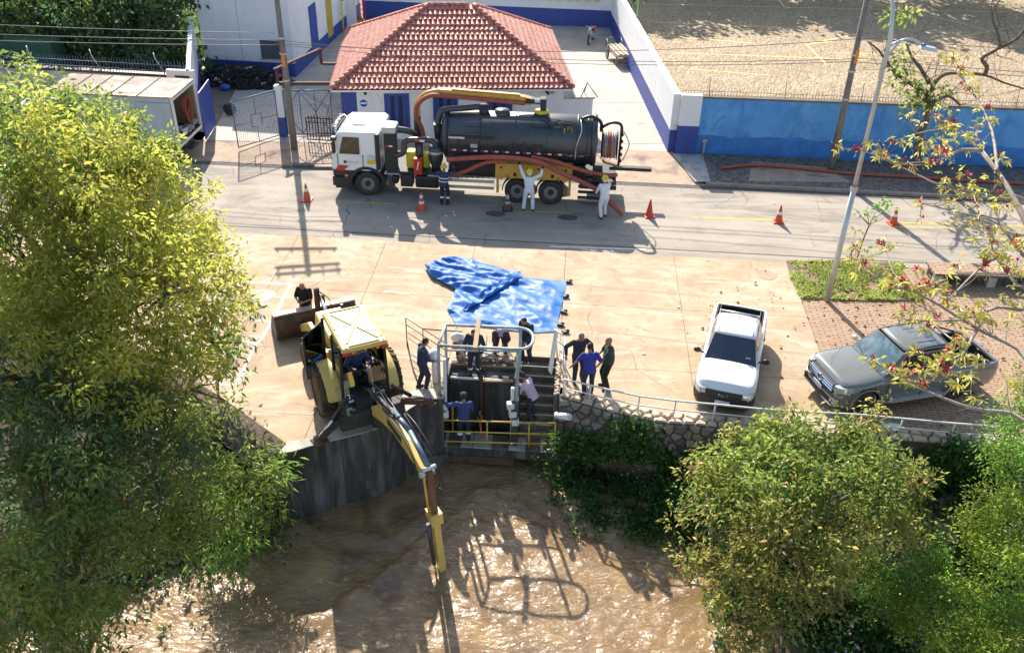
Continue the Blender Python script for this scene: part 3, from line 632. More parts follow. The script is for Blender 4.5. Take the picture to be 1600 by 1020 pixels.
# ================================================================ BUILDINGS AND YARD
# tiled house
house = thing('house', 'white and blue gatehouse under a red hipped clay tile roof', 'house', HC, HR)
EZ = 2.55; RZ = 5.05; ew, ed = 5.55, 4.95      # eave half sizes
b = MB(); b.box2((-5.15, -4.5, 0), (5.15, 4.5, 2.62)); b.build('wall', white, house)
b = MB(); b.box2((-5.53, -4.93, 2.42), (5.53, 4.93, 2.5)); b.build('soffit', white, house)
b = MB(); b.box2((-5.162, -4.512, 0), (-4.45, -4.0, 2.4)); b.build('corner_band', bluep, house)
for (x0_, x1_, z0_, z1_) in ((-3.2, -2.05, .3, 2.1), (-.95, .2, .9, 2.1), (1.55, 2.75, .9, 2.1)):
    b = MB(); b.box2((x0_, -4.56, z0_), (x0_+.1, -4.5, z1_)); b.box2((x1_-.1, -4.56, z0_), (x1_, -4.5, z1_)); b.box2((x0_, -4.56, z1_), (x1_, -4.5, z1_+.1)); b.box2((x0_+.1, -4.52, z0_), (x1_-.1, -4.503, z1_)); w_ = b.build('window', bluep, house)
    n = 5
    for i in range(n):
        b = MB(); xa = x0_+.12+i*(x1_-x0_-.24)/n; b.box2((xa, -4.545, z0_+.02), (xa+(x1_-x0_-.24)/n-.03, -4.525, z1_-.04)); b.build('board', navyd if i % 2 else bluep, w_)
b = MB(); b.lathe([(0, .02), (.17, .02), (.17, 0)], (-4.15, -4.5, 1.75), (0, -1, 0), 20); sg = b.build('round_sign', blueplastic, house)
b = MB(); b.box2((-4.29, -4.527, 1.72), (-4.01, -4.523, 1.79)); b.build('sign_band', reflw, sg)
text('number', '150', .2, frame((4.55, -4.51, 2.2), (1, 0, 0), (0, 0, 1)), blackmat, house)
b = MB(); b.beam((4.3, -4.5, 2.3), (4.42, -4.75, 2.2), .06, .1); b.build('camera_box', blackmat, house)
b = MB(); b.beam((-4.1, -4.5, 2.38), (-4.0, -4.8, 2.3), .1, .14); b.build('camera_box', blackmat, house)
# roof deck
rl = 1.1
ev = [Vector((-ew, -ed, EZ)), Vector((ew, -ed, EZ)), Vector((ew, ed, EZ)), Vector((-ew, ed, EZ))]; r0 = Vector((-rl, 0, RZ)); r1 = Vector((rl, 0, RZ))
b = MB(); b.add(ev+[r0, r1], [(0, 1, 5, 4), (2, 3, 4, 5), (1, 2, 5), (3, 0, 4), (3, 2, 1, 0)]); roof = b.build('roof', rust, house)
def tilemesh(w, l):
    vs = []; fs = []; m = 6
    for k, (yy, zz) in enumerate(((-.04, .075), (-.04, .045), (l+.04, .02))):
        for i in range(m+1):
            t = i/m; vs.append(((t-.5)*w*1.0, yy, zz+(.042*math.sin(math.pi*min(1, t/.62)) if t < .62 else -.008)))
    for k in range(2):
        for i in range(m): fs.append((k*(m+1)+i, k*(m+1)+i+1, (k+1)*(m+1)+i+1, (k+1)*(m+1)+i))
    # front lip first row -> second row is the thickness, third the back
    return vs, fs
TW = .235; count = 0; stuff = MB()
slope_faces = [(ev[0], ev[1], r0, r1), (ev[1], ev[2], r1, r1), (ev[2], ev[3], r1, r0), (ev[3], ev[0], r0, r0)]
tvs, tfs = tilemesh(TW, .345); tb = MB(); tb.add(tvs, tfs, 0, True); tmesh = tb.mesh('tile', tile_m)
for fi, (a, c, t0, t1) in enumerate(slope_faces):
    if fi == 2: continue
    ex = (c-a).normalized(); mid = (t0+t1)/2; sdir = (mid-a); sdir -= ex*sdir.dot(ex); SL = sdir.length; sdir.normalize(); nn = ex.cross(sdir)
    rows = round(SL/.343); Lh = SL/rows; W_ = (c-a).length
    top0 = (t0-a).dot(ex); top1 = (t1-a).dot(ex)
    for r_ in range(rows):
        f = (r_+.35)/rows; u0 = top0*f; u1 = W_+(top1-W_)*f; n = int((u1-u0)/TW)
        for i in range(n):
            u = u0+(u1-u0-n*TW)/2+(i+.5)*TW
            o = a+ex*u+sdir*(r_*Lh)+nn*random.uniform(.0, .008)
            ja = random.uniform(-.025, .025); X_ = ex*math.cos(ja)+sdir*math.sin(ja); Y_ = sdir*math.cos(ja)-ex*math.sin(ja)
            M_ = Matrix(((X_.x, Y_.x, nn.x, o.x), (X_.y, Y_.y, nn.y, o.y), (X_.z, Y_.z, nn.z, o.z), (0, 0, 0, 1)))
            if fi == 0 and r_ < 10 and count < 300:
                tl = bpy.data.objects.new('tile', tmesh); COL.objects.link(tl); tl.parent = roof; tl.matrix_local = M_; count += 1
            else:
                stuff.M = M_; stuff.add(tvs, tfs, 0, True)
stuff.M = None; stuff.build('roof_tiles', tile_m2, roof, kind='stuff')
cap = MB(); cap.tube([(0, -.03, 0), (0, .36, 0)], [.105, .085], 8, caps=True); capm = cap.mesh('ridge_tile', tile_m)
for a, c in ((ev[0], r0), (ev[1], r1), (ev[2], r1), (ev[3], r0), (r0, r1)):
    d = (c-a); n = int(d.length/.32); d = d.normalized(); q = d.to_track_quat('Y', 'Z').to_matrix().to_4x4()
    for i in range(n):
        o = bpy.data.objects.new('ridge_tile', capm); COL.objects.link(o); o.parent = roof; o.matrix_local = Matrix.Translation(a+d*(i*.32+.03)+Vector((0, 0, .06))) @ q
# little annex right of the house
b = MB(); a = H(5.16, -4.2); 
ax = thing('lean_to', 'low white lean-to with a slatted steel bracket at the right end of the tiled house', 'shed', H(5.16, -3.9), HR)
b.box2((0, 0, 0), (1.5, .9, 1.7)); b.build('wall', white, ax); b = MB(); b.box2((-.0, -.08, 1.7), (1.6, 1, 1.78)); b.build('roof_slab', lightconc, ax)
b = MB(); b.tube([(.9, -.1, 1.8), (1.15, -.1, 2.5), (1.7, -.15, 1.8)], .025); b.tube([(1.15, -.1, 2.5), (1.15, .6, 1.8)], .025); b.build('bracket', blackmat, ax)

# back wall and side walls (white over blue)
def wall2(name, label, a, c, h, base, th=.18, cat='wall', m=white, mb_=bluep, kind=None, seams=0):
    a = Vector((a[0], a[1], 0)); c = Vector((c[0], c[1], 0)); L = (c-a).length; t = thing(name, label, cat, a, math.atan2(c.y-a.y, c.x-a.x))
    b = MB(); b.box2((0, 0, base), (L, th, h)); b.build('wall_face', m, t)
    b = MB(); b.box2((-.003, -.004, -.1), (L+.003, th+.004, base)); b.build('painted_base', mb_, t)
    for k in range(seams):
        b = MB(); x_ = L*(k+1)/(seams+1); b.box2((x_-.02, -.006, base), (x_+.02, 0.02, h)); b.build('seam', greywall, t)
    return t
bwl = wall2('boundary_wall', 'tall white back wall with a blue base behind the tiled roof', (-14.5, 61.9), (2.5, 61.7), 4.2, 1.1, .25)
side = wall2('boundary_wall', 'long white and blue side wall between the yard and the court', (4.77, 40.6), (2.36, 61.5), 2.75, 1.05, .32, seams=3)
# mirrored thickness: the wall stands on the court side
side.location = side.location; 
cp = MB(); cp.box2((0, -.34, 2.75), (21, .02, 2.79)); 
pl = thing('gate_pillar', 'white and blue pillar where the side wall meets the azure wall', 'pillar', (4.78, 40.35, 0), R(2))
b = MB(); b.box2((0, 0, 1.35), (.95, .3, 2.78)); b.build('pillar_face', white, pl); b = MB(); b.box2((-.003, -.004, 0), (.953, .304, 1.35)); b.build('painted_base', bluep, pl)
bw = thing('boundary_wall', 'weathered azure blue street wall with a spiked top', 'wall', (5.74, 40.62, 0), R(1.2))
b = MB(); b.box2((0, 0, -.1), (40, .25, 2.6)); b.build('wall_face', skyblue, bw)
bl2 = mat('darker damp blue', (.05, .21, .54), .7, var=.2, vs=2)
b = MB(); n = 160; top = [.85+.16*mnoise.noise(Vector((i*.25, 3, 0)))+.07*mnoise.noise(Vector((i*.9, 7, 0))) for i in range(n+1)]
b.add([(i*.25, -.004, -.05) for i in range(n+1)]+[(i*.25, -.004, top[i]) for i in range(n+1)], [(i, i+1, n+2+i, n+1+i) for i in range(n)]); b.build('damp_band', bl2, bw)
b = MB(); b.box2((-.02, -.06, 2.6), (40, .31, 2.68)); b.build('coping', mat('dark coping', (.16, .13, .1), .9, var=.3), bw)
pk = MB(); pk.tube([(0, 0, 0), (0, 0, .42)], [.011, .004], 4); pkm = pk.mesh('spike', mat('rusty spike', (.30, .21, .15), .8))
for i in range(125):
    o = bpy.data.objects.new('spike', pkm); COL.objects.link(o); o.parent = bw; o.location = (-.9+i*.135, .12, 2.68); o.rotation_euler = (0, random.uniform(-.05, .05), 0)
b = MB(); b.tube([(-.9, .12, 2.88), (16, .12, 2.88)], .012, 4); b.build('spike_rail', MT['rusty spike'], bw)
for i in range(5):
    b = MB(); b.tube([(.3+i*3.4, .12, 2.68), (.25+i*3.4, .15, 3.5)], .018, 5); b.build('post', MT['rusty spike'], bw)
for x_ in (.35, 6.55):
    b = MB(); b.tube([(x_, -.1, -.05), (x_, -.1, .55)], .06, 8); b.ell((x_, -.1, .62), (.13, .13, .1)); b.build('pipe_stub', lightconc, bw)

# yard gate group on the left
gp_ = thing('gate_pillar', 'slim white and blue pillar holding the open mesh gate', 'pillar', (-13.65, 40.25, 0), 0)
b = MB(); b.box2((-.17, -.14, .95), (.17, .14, 2.45)); b.build('pillar_face', white, gp_); b = MB(); b.box2((-.174, -.144, 0), (.174, .144, .95)); b.build('painted_base', bluep, gp_)
def meshgate(name, label, a, c, h, m, cat='gate', bars=(), wire=True, z0=.1):
    a = Vector(a); c = Vector(c); L = (Vector((c.x, c.y, 0))-Vector((a.x, a.y, 0))).length
    t = thing(name, label, cat, (a.x, a.y, 0), math.atan2(c.y-a.y, c.x-a.x))
    b = MB()
    for p, q in (((0, z0), (L, z0)), ((L, z0), (L, h)), ((L, h), (0, h)), ((0, h), (0, z0))): b.tube([(p[0], 0, p[1]), (q[0], 0, q[1])], .028, 6)
    b.build('gate_frame', m, t)
    for p, q in bars: b = MB(); b.tube([(p[0]*L, 0, z0+p[1]*(h-z0)), (q[0]*L, 0, z0+q[1]*(h-z0))], .02, 6); b.build('bar', m, t)
    if wire:
        b = MB(); k = int(L/.11)
        for i in range(1, k): b.beam((i*L/k, .0, z0), (i*L/k, .0, h), .008, .008)
        k = int((h-z0)/.11)
        for i in range(1, k): b.beam((0, .0, z0+i*(h-z0)/k), (L, .0, z0+i*(h-z0)/k), .008, .008)
        b.build('wire_mesh', m, t, kind='stuff')
    return t
gatem = mat('grey blue gate paint', (.12, .17, .26), .5, var=.2, vs=6)
g1 = meshgate('mesh_gate', 'open steel mesh gate leaf swung out towards the road', (-13.8, 40.1), (-15.2, 38.35), 2.25, gatem, bars=(((.5, 0), (.5, .35)), ((.5, .62), (.5, 1)), ((0, .48), (.38, .48)), ((.62, .48), (1, .48)), ((.38, .35), (.62, .35)), ((.38, .62), (.62, .62)), ((.38, .35), (.38, .62)), ((.62, .35), (.62, .62))))
g2 = meshgate('mesh_gate', 'closed braced mesh gate between the pillar and the tiled house', (-13.45, 40.3), (-11.35, 40.62), 2.2, gatem, bars=(((.33, 0), (.33, 1)), ((.66, 0), (.66, 1)), ((0, .5), (.33, 1)), ((.0, .5), (.33, 0)), ((.33, 0), (.66, .5)), ((.66, .5), (1, 1)), ((.33, 1), (.66, .5)), ((.66, .45), (1, 0)), ((.0, .0), (.0, 1))))
lg = meshgate('low_gate', 'low rusty red gate standing in front of the mesh gate', (-12.35, 39.75), (-11.1, 39.7), 1.15, rust, bars=[((i/9, 0), (i/9, 1.12)) for i in range(1, 9)]+[((0, .8), (1, .8))], wire=False)
gn = thing('gate_beam', 'brown steel beams of a sliding gate reaching from the pillar to the house', 'gate beam', (-13.6, 40.3, 0), 0)
b = MB(); b.beam((0, 0, 2.52), (2.55, .35, 2.52), .16, .14); b.build('cross_beam', rust, gn)
b = MB(); b.beam((-.05, 0, 2.5), (-.05, 0, 3.1), .12, .1, up=(0, 1, 0)); b.build('riser', rust, gn)
pa = P(288, 0, 0); a_ = Vector((-13.75, 40.3, 3.15)); e_ = P(500, 77, 3.3)
b = MB(); b.beam(a_-gn.location, e_-gn.location, .14, .1); b.build('raised_beam', rust, gn)
b = MB(); b.beam(e_-gn.location, Vector((e_.x, e_.y, 2.6))-gn.location, .12, .12, up=(0, 1, 0)); b.build('riser', rust, gn)
f_ = Vector((e_.x, e_.y, 2.6)); b = MB(); b.beam(f_-gn.location, f_+Vector((1.9, .2, 0))-gn.location, .18, .1); b.build('cross_beam', rust, gn)
pan = thing('panel_gate', 'solid blue gate leaf folded back beside the box truck', 'gate', (-17.0, 39.1, 0), R(97))
b = MB(); b.box2((0, -.03, .1), (2.0, .03, 2.3)); b.build('panel', bluep, pan)
for i in range(6): b = MB(); b.box2((.1+i*.36, .03, .12), (.14+i*.36, .06, 2.28)); b.build('rib', bluep, pan)
# left yard wall, spiked wall, white building
w1 = wall2('boundary_wall', 'white and blue yard wall running back from the box truck', (-17.75, 40.4), (-21.0, 49.3), 2.9, 1.0, .2)
w1b = wall2('boundary_wall', 'short white wall end behind the box truck rear', (-18.9, 40.35), (-17.6, 40.35), 2.9, 0, .2)
gw = thing('boundary_wall', 'grey rendered wall with a black spiked railing below the dark trees', 'wall', (-45, 41.5, 0), R(-2.4))
b = MB(); b.box2((0, 0, -.1), (26.2, .25, 2.55)); b.build('wall_face', greywall, gw)
b = MB(); b.box2((0, -.04, 2.55), (27.2, .29, 2.66)); b.build('coping', blackmat, gw)
pk2 = MB(); pk2.tube([(0, 0, 0), (0, 0, .55), (0, 0, .62)], [.014, .014, .002], 5); pk2m = pk2.mesh('picket', gatem)
for i in range(110):
    o = bpy.data.objects.new('picket', pk2m); COL.objects.link(o); o.parent = gw; o.location = (27.1-i*.145, .12, 2.66); o.rotation_euler = (random.uniform(-.04, .04), random.uniform(-.04, .04), 0)
b = MB(); b.tube([(10, .12, 2.78), (27.1, .12, 2.78)], .014, 4); b.tube([(10, .12, 3.05), (27.1, .12, 3.05)], .014, 4); b.build('railing_rail', gatem, gw)
for i in range(5):
    b = MB(); b.tube([(26-i*3.1, .1, 2.66), (25.6-i*3.1, .2, 3.3), (25.5-i*3.1, .3, 3.55)], .025, 5); b.build('strut', steel, gw)
wb = thing('building', 'white warehouse wall with a blue base and dark window behind the debris pile', 'building', (-20.6, 49.1, 0), R(-2.5))
b = MB(); b.box2((0, 0, .75), (5.1, 14, 5.6)); b.build('wall', white, wb)
b = MB(); b.box2((-.0, 4.2, 5.7), (5.1, 14, 9.4)); b.build('unseen_shade_block', white, wb)  # unseen block added above the roof to throw shade over the left yard
b = MB(); b.box2((-.004, -.005, -.1), (5.104, 14, .75)); b.build('painted_base', bluep, wb)
b = MB(); b.box2((3.3, -.04, .95), (4.55, .02, 1.95)); w_ = b.build('window', mat('window shutter', (.09, .10, .12), .5), wb)
b = MB(); b.box2((3.2, -.09, .9), (4.65, -.006, .95)); b.build('window_sill', lightconc, wb)
b = MB(); b.box2((2.2, -.012, .75), (2.23, -.006, 5.6)); b.build('seam', greywall, wb)
b = MB(); b.box2((5.1, 3.2, .4), (5.16, 4.4, 3)); b.build('door', bluep, wb)
b = MB(); b.box2((5.1, 6.4, .4), (5.16, 7.4, 3)); b.build('door', mat('mustard door', (.5, .36, .06), .6), wb)
b = MB(); b.box2((-.2, -.25, 5.6), (5.4, 14, 5.7)); b.build('roof_slab', mat('tan fascia', (.52, .38, .2), .7), wb)
# debris pile (black scrap) against the wall
b = MB(); c0 = Vector((-18.0, 47.6, 0))
for i in range(900):
    a = random.uniform(0, 6.28); r_ = random.random()**.6; x = c0.x+2.7*r_*math.cos(a); y = c0.y+1.15*r_*math.sin(a); z = max(.04, .85*(1-r_*r_)*random.uniform(.6, 1.05))
    mi = 0 if random.random() < .9 else random.choice([1, 2])
    b.box((x, y, z), (random.uniform(.08, .4), random.uniform(.06, .3), random.uniform(.03, .18)), mi=mi, rot=Matrix.Rotation(random.uniform(0, 6), 3, 'Z') @ Matrix.Rotation(random.uniform(-.9, .9), 3, 'X'))
b.build('debris_pile', [black, lightconc, chass], label='low heap of black scrap along the foot of the white warehouse', cat='debris pile', kind='stuff')
b = MB(); b.ell((-18.6, 46.3, .15), (.32, .2, .16)); b.build('plastic_bag', blueplastic, label='crumpled blue bag lying in front of the black scrap heap', cat='bag')
b = MB(); b.ell((-15.9, 47.3, .55), (.16, .14, .12)); b.build('bucket_lid', red, label='small red lid on the right end of the black scrap heap', cat='lid')
b = MB(); b.tube([(-17.2, 42.6, .28), (-17.0, 42.9, .28)], .28, 14); b.build('tyre', tyre_m, label='tyre leaning against the blue base of the yard wall', cat='tyre')
# yellow stair frame, lattice mast, pale door leaf, railing at top
lm = thing('lattice_mast', 'orange red lattice mast rising behind the tiled roof', 'mast', P(568, 48, 0))
for x, y in ((-.2, -.15), (.2, -.15), (0, .2)): b = MB(); b.tube([(x, y, 0), (x, y, 9)], .025, 5); b.build('leg', red, lm)
b = MB()
for i in range(30):
    z = i*.3; q = [(-.2, -.15), (.2, -.15), (0, .2)]
    for k in range(3): b.beam((*q[k], z), (*q[(k+1) % 3], z+.3), .015, .015)
b.build('bracing', red, lm, kind='stuff')
yf = thing('stair_frame', 'yellow tubular handrail frame beside the lattice mast', 'handrail', P(537, 52, 0))
b = MB(); b.tube([(0, 0, 0), (0, 0, 2.2)], .05); b.build('post', yellowp, yf); b = MB(); b.tube([(-1.1, -.3, 1.0), (0, 0, 1.25)], .05); b.build('rail', yellowp, yf)
b = MB(); b.tube([(-1.4, .5, 1.9), (0, .5, 1.9)], .04); b.tube([(-1.4, .5, 0), (-1.4, .5, 2.4)], .04); b.build('rail', blackmat, yf)
for i, (px, py) in enumerate(((548, 42), (490, 45))):
    b = MB(); b.box((*P(px, py, 0)[:2], .85), (.85 if i == 0 else .5, .08, 1.7), rz=.1); b.build('door_leaf', white if i == 0 else MT['mustard door'], label=('pale door leaf leaning behind the left roof corner', 'mustard edged door leaf by the warehouse side')[i], cat='door')
b = MB()
for i in range(5): b.tube([(P(485, 40).x+i*.55, P(485, 40).y+1, 0), (P(485, 40).x+i*.55, P(485, 40).y+1, 3)], .04, 5)
b.build('steel_rack', bluep, label='dark blue steel rack of uprights at the far end of the left yard', cat='rack')
# yellow honeycomb sign on the back wall
hs = thing('wall_sign', 'row of yellow hexagonal sign plates with letters high on the back wall', 'sign', (-3.9, 61.6, 0))
for i, ch in enumerate('SANEAMENTO'[:9]):
    b = MB(); x = i*.62; z = 1.98
    b.prism([(x+.33*math.cos(R(60*k+30)), .36*math.sin(R(60*k+30))) for k in range(6)], 0, .05); b.v = [Vector((p.x, -p.z, p.y+z)) for p in b.v]
    b.build('sign_plate', mat('sign yellow', (.72, .52, .14), .6, var=.05) if i == 0 else MT['sign yellow'], hs)
b = MB(); b.box2((-.5, -.02, 2.35), (5.6, -.001, 4)); b.build('sign_board', MT['sign yellow'], hs)
# green pole in yard
b = MB(); q = P(988, 103); b.tube([q, q+Vector((0, 0, 9))], .05, 8); b.build('thin_pole', mat('green pole paint', (.25, .42, .18), .5), label='thin green pole beside the handcart at the side wall', cat='pole')
b = MB(); q = P(1395, 150, 0); b.tube([q+Vector((0, 3, 0)), q+Vector((0, 3, 3.6))], .05, 8); b.build('thin_pole', MT['green pole paint'], label='short dark green pole standing on the court behind the azure wall', cat='pole')

# motorcycle
mc = thing('motorcycle', 'red motorcycle parked nose first at the far end of the yard', 'motorcycle', P(923, 66), R(-12))
def wheel(parent, c, r, w, rimr, axis=(1, 0, 0), tm=tyre_m, rm=steel, spokes=0, name='wheel', hub=.08):
    ax = Vector(axis); b = MB(); b.lathe([(rimr, -w/2), (r*.9, -w/2), (r, -w*.35), (r, w*.35), (r*.9, w/2), (rimr, w/2), (rimr, -w/2)], c, ax, 24); t = b.build(name, tm, parent)
    b = MB(); b.lathe([(rimr, -w*.42), (rimr*.94, -w*.1), (rimr*.94, w*.1), (rimr, w*.42)], c, ax, 24)
    b.lathe([(0, -w*.3), (hub, -w*.3), (hub, w*.3), (0, w*.3)], c, ax, 12)
    if spokes:
        x = ax.orthogonal().normalized(); y = ax.cross(x)
        for k in range(spokes):
            d = x*math.cos(2*math.pi*k/spokes)+y*math.sin(2*math.pi*k/spokes); b.beam(Vector(c)+d*hub*.8+ax*w*.1, Vector(c)+d*rimr*.96+ax*w*.2, w*.25, rimr*.18, up=ax)
    else:
        b.lathe([(rimr*.95, w*.15), (rimr*.55, w*.28), (hub, w*.1)], c, ax, 24); b.lathe([(rimr*.95, -w*.15), (rimr*.55, -w*.28), (hub, -w*.1)], c, ax, 24)
    b.build('rim', rm, t); return t
wheel(mc, (0, -.62, .3), .3, .1, .22, spokes=8, rm=chrome); wheel(mc, (0, .62, .3), .3, .12, .2, spokes=8, rm=chrome)
b = MB(); b.ell((0, -.08, .86), (.15, .3, .14)); b.build('fuel_tank', red, mc)
b = MB(); b.ell((0, .42, .84), (.14, .36, .07)); b.build('seat', blackmat, mc)
b = MB(); b.box((0, 0, .48), (.28, .4, .34)); b.build('engine', steel, mc, bevel=.03)
b = MB(); b.tube([(-.08, -.62, .3), (-.08, -.4, .95)], .025); b.tube([(.08, -.62, .3), (.08, -.4, .95)], .025); b.tube([(-.36, -.3, 1.06), (-.1, -.42, 1.02), (.1, -.42, 1.02), (.36, -.3, 1.06)], .018); b.build('fork', chrome, mc)
b = MB(); b.ell((0, -.52, .92), (.11, .09, .12)); b.build('headlight', lampg, mc); b = MB(); b.box((0, -.62, .64), (.12, .4, .03)); b.box((0, .75, .66), (.16, .35, .04)); b.build('mudguard', red, mc)
for s in (-1, 1): b = MB(); b.tube([(s*.2, -.36, 1.05), (s*.3, -.36, 1.22)], .008, 5); b.ell((s*.32, -.36, 1.26), (.06, .02, .045)); b.build('mirror', blackmat, mc)
# handcart loaded with boards
hc = thing('handcart', 'wooden handcart loaded with long boards next to the side wall', 'handcart', P(965, 95), R(15))
b = MB(); b.box2((-.45, -1.1, .5), (.45, 1.1, .58)); b.build('bed', wood, hc)
for i in range(6): b = MB(); b.box2((-.42+i*.14, -1.3, .6), (-.3+i*.14, .9, .72+.05*(i % 2))); b.build('board', paleboard, hc)
b = MB(); b.tube([(-.45, 1.1, .5), (-.45, 1.1, 1.05), (.45, 1.1, 1.05), (.45, 1.1, .5)], .03); b.tube([(-.45, .3, .5), (-.45, 1.1, 1.05)], .02); b.tube([(.45, .3, .5), (.45, 1.1, 1.05)], .02); b.build('frame', blackmat, hc)
wheel(hc, (-.52, .5, .28), .28, .08, .2, spokes=6); wheel(hc, (.52, .5, .28), .28, .08, .2, spokes=6)
b = MB(); b.box2((-.4, -.95, 0), (-.32, -.87, .5)); b.box2((.32, -.95, 0), (.4, -.87, .5)); b.build('leg', wood, hc)
# planks lying / leaning
for (a, c, l) in ((P(985, 108), P(1008, 146), 'thin pale board lying on the yard floor below the handcart'), (P(990, 118), P(1002, 128), 'short pale offcut lying beside the thin board')):
    b = MB(); b.beam(a+Vector((0, 0, .03)), c+Vector((0, 0, .03)), .13, .04); b.build('loose_board', paleboard, label=l, cat='board')
lb = thing('wall_bench', 'pale wooden bench board fixed along the blue base of the side wall', 'bench', P(1024, 155)+Vector((0.15, 0, 0)), 0)
d = P(1049, 190)-P(1024, 155); b = MB(); b.beam((0, 0, .75), (d.x, d.y, .75), .35, .07); b.build('seat_board', paleboard, lb)
b = MB(); b.beam((0, 0, .02), (0, 0, .72), .2, .08, up=(1, 0, 0)); b.build('leg', wood, lb); b = MB(); b.beam((d.x*.95, d.y*.95, .02), (d.x*.95, d.y*.95, .72), .2, .08, up=(1, 0, 0)); b.build('leg', wood, lb)

# ---------------------------------------------------------------- poles and cables
def conc_pole(name, label, base, tip, arms):
    t = thing(name, label, 'utility pole', base)
    d = Vector(tip)-Vector(base); b = MB(); b.tube([(0, 0, -.1), d*.5, d], [.17, .13, .1], 12); b.build('shaft', polec, t)
    for (f, w_, th, ang) in arms:
        c = d*f; v = Vector((math.cos(ang), math.sin(ang), 0))*w_/2; b = MB(); b.beam(c-v, c+v, .09, .11); a = b.build('crossarm', wood, t)
        for k in (-.9, -.45, .45, .9): b = MB(); b.tube([c+v*k, c+v*k+Vector((0, 0, .22))], .035, 8); b.build('insulator', white, a)
    for f in (.38, .52, .6): c = d*f; b = MB(); b.lathe([(.16, -.04), (.17, 0), (.16, .04)], c, d, 12); b.build('band', steel, t)
    return t
pL = conc_pole('utility_pole', 'concrete utility pole in front of the mesh gates', P(460, 232), P(460, 232)+Vector((.0, 0, 8.4)), ((.83, 2.3, 1, 1.35+1.57+.35), (.94, 2.3, 1, .25), (.98, 2.3, 1, .25)))
pR = conc_pole('utility_pole', 'leaning concrete utility pole at the azure wall', P(1298, 266), P(1298, 266)+Vector((-.05, .2, 8.6)), ((.93, 2.3, 1, .1), ))
for pp_, zz in ((pL, 4.0), (pR, 5.05)):
    b = MB(); b.box((.02 if pp_ is pL else -.02, -.16, zz+.1), (.12, .03, .55)); b.build('orange_tag', orangelamp, pp_)
def cable(a, c, sag, label, r=.014):
    a = Vector(a); c = Vector(c); pts = [a+(c-a)*t-Vector((0, 0, sag*4*t*(1-t))) for t in [i/24 for i in range(25)]]
    b = MB(); b.tube(pts, r, 5); b.build('cable', wirem, label=label, cat='cable', group='overhead cables')
L5 = Vector((-12.95, 38.8, 0)); R5 = Vector((11.85, 39.4, 0))
for z, dz, dy in ((4.98, .5, 0), (4.75, .3, .05), (5.3, .9, -.1)):
    cable(L5+Vector((0, dy-.15, z)), L5+Vector((-40, dy, z+dz)), .5, {4.98: 'middle', 4.75: 'lowest', 5.3: 'topmost'}[z]+' of the three cables running left from the mesh gate pole over the trees')
for z, z2, dy in ((4.98, 5.05, 0), (4.75, 4.9, .1), (4.85, 5.9, -.05)):
    cable(L5+Vector((0, dy-.15, z)), R5+Vector((0, dy-.15, z2)), .45, {5.05: 'middle', 4.9: 'lowest', 5.9: 'topmost'}[z2]+' of the three cables spanning above the tiled roof')
for z, z2 in ((5.05, 4.9), (4.9, 4.6), (5.9, 6.2)):
    cable(R5+Vector((0, -.15, z)), R5+Vector((40, .2, z2)), .5, {5.05: 'middle', 4.9: 'lowest', 5.9: 'topmost'}[z]+' of the three cables running right from the azure wall pole')

# street lamp
sl = thing('street_lamp', 'tall grey steel street lamp rising from the grass patch', 'street lamp', P(1292, 470))
hd = P(1384, 50, 8.9)-sl.location; hd.x = hd.x*.35; hd.y *= .2
b = MB(); b.tube([(0, 0, 0), (0, 0, 4.2)], [.1, .085], 10); b.tube([(0, 0, 4.2), (0, 0, 9.0), (-.05, .3, 9.8), (-.25, 1.2, 10.6)], [.07, .06, .055, .05], 10); b.build('shaft', steel, sl)
b = MB(); b.lathe([(.1, -.1), (.12, 0), (.1, .1)], (0, 0, 4.2), n=12); b.build('collar', steel, sl)
b = MB(); b.tube(arc([(0, 0, 8.3), (.25, 0, 8.85), (.6, .02, 8.95), (.95, .02, 8.8)]), .04, 8); b.tube([(0, 0, 8.75), (.3, 0, 8.92)], .03, 6); b.build('arm', steel, sl)
b = MB(); b.box((1.15, .02, 8.72), (.52, .26, .1), rot=Matrix.Rotation(.15, 3, 'Y'), top=.8); lh = b.build('lamp_head', steel, sl, bevel=.02)
b = MB(); b.ell((1.0, .02, 8.81), (.06, .06, .05)); b.build('photocell', blueplastic, lh)
b = MB(); b.box((-.25, 1.3, 10.58), (.3, .6, .1), top=.8); b.build('lamp_head', steel, sl, bevel=.02)

# planter bench right
pb = thing('concrete_bench', 'low concrete bench block with dark recesses behind the grass patch', 'bench', P(1455, 447), R(2))
b = MB(); b.box2((0, 0, .42), (6, .9, .5)); b.build('top_slab', pav, pb); b = MB(); b.box2((.1, .25, 0), (6, .85, .42)); b.build('back_panel', oldconc, pb)
for i in range(4): b = MB(); b.box2((.05+i*1.9, .05, 0), (.35+i*1.9, .25, .42)); b.build('support', lightconc, pb)
b = MB(); b.box2((-.9, -.3, .0), (0, .9, .06)); b.box2((-.75, -.3, .06), (0, .9, .14)); b.build('ramp_bricks', pav, pb)
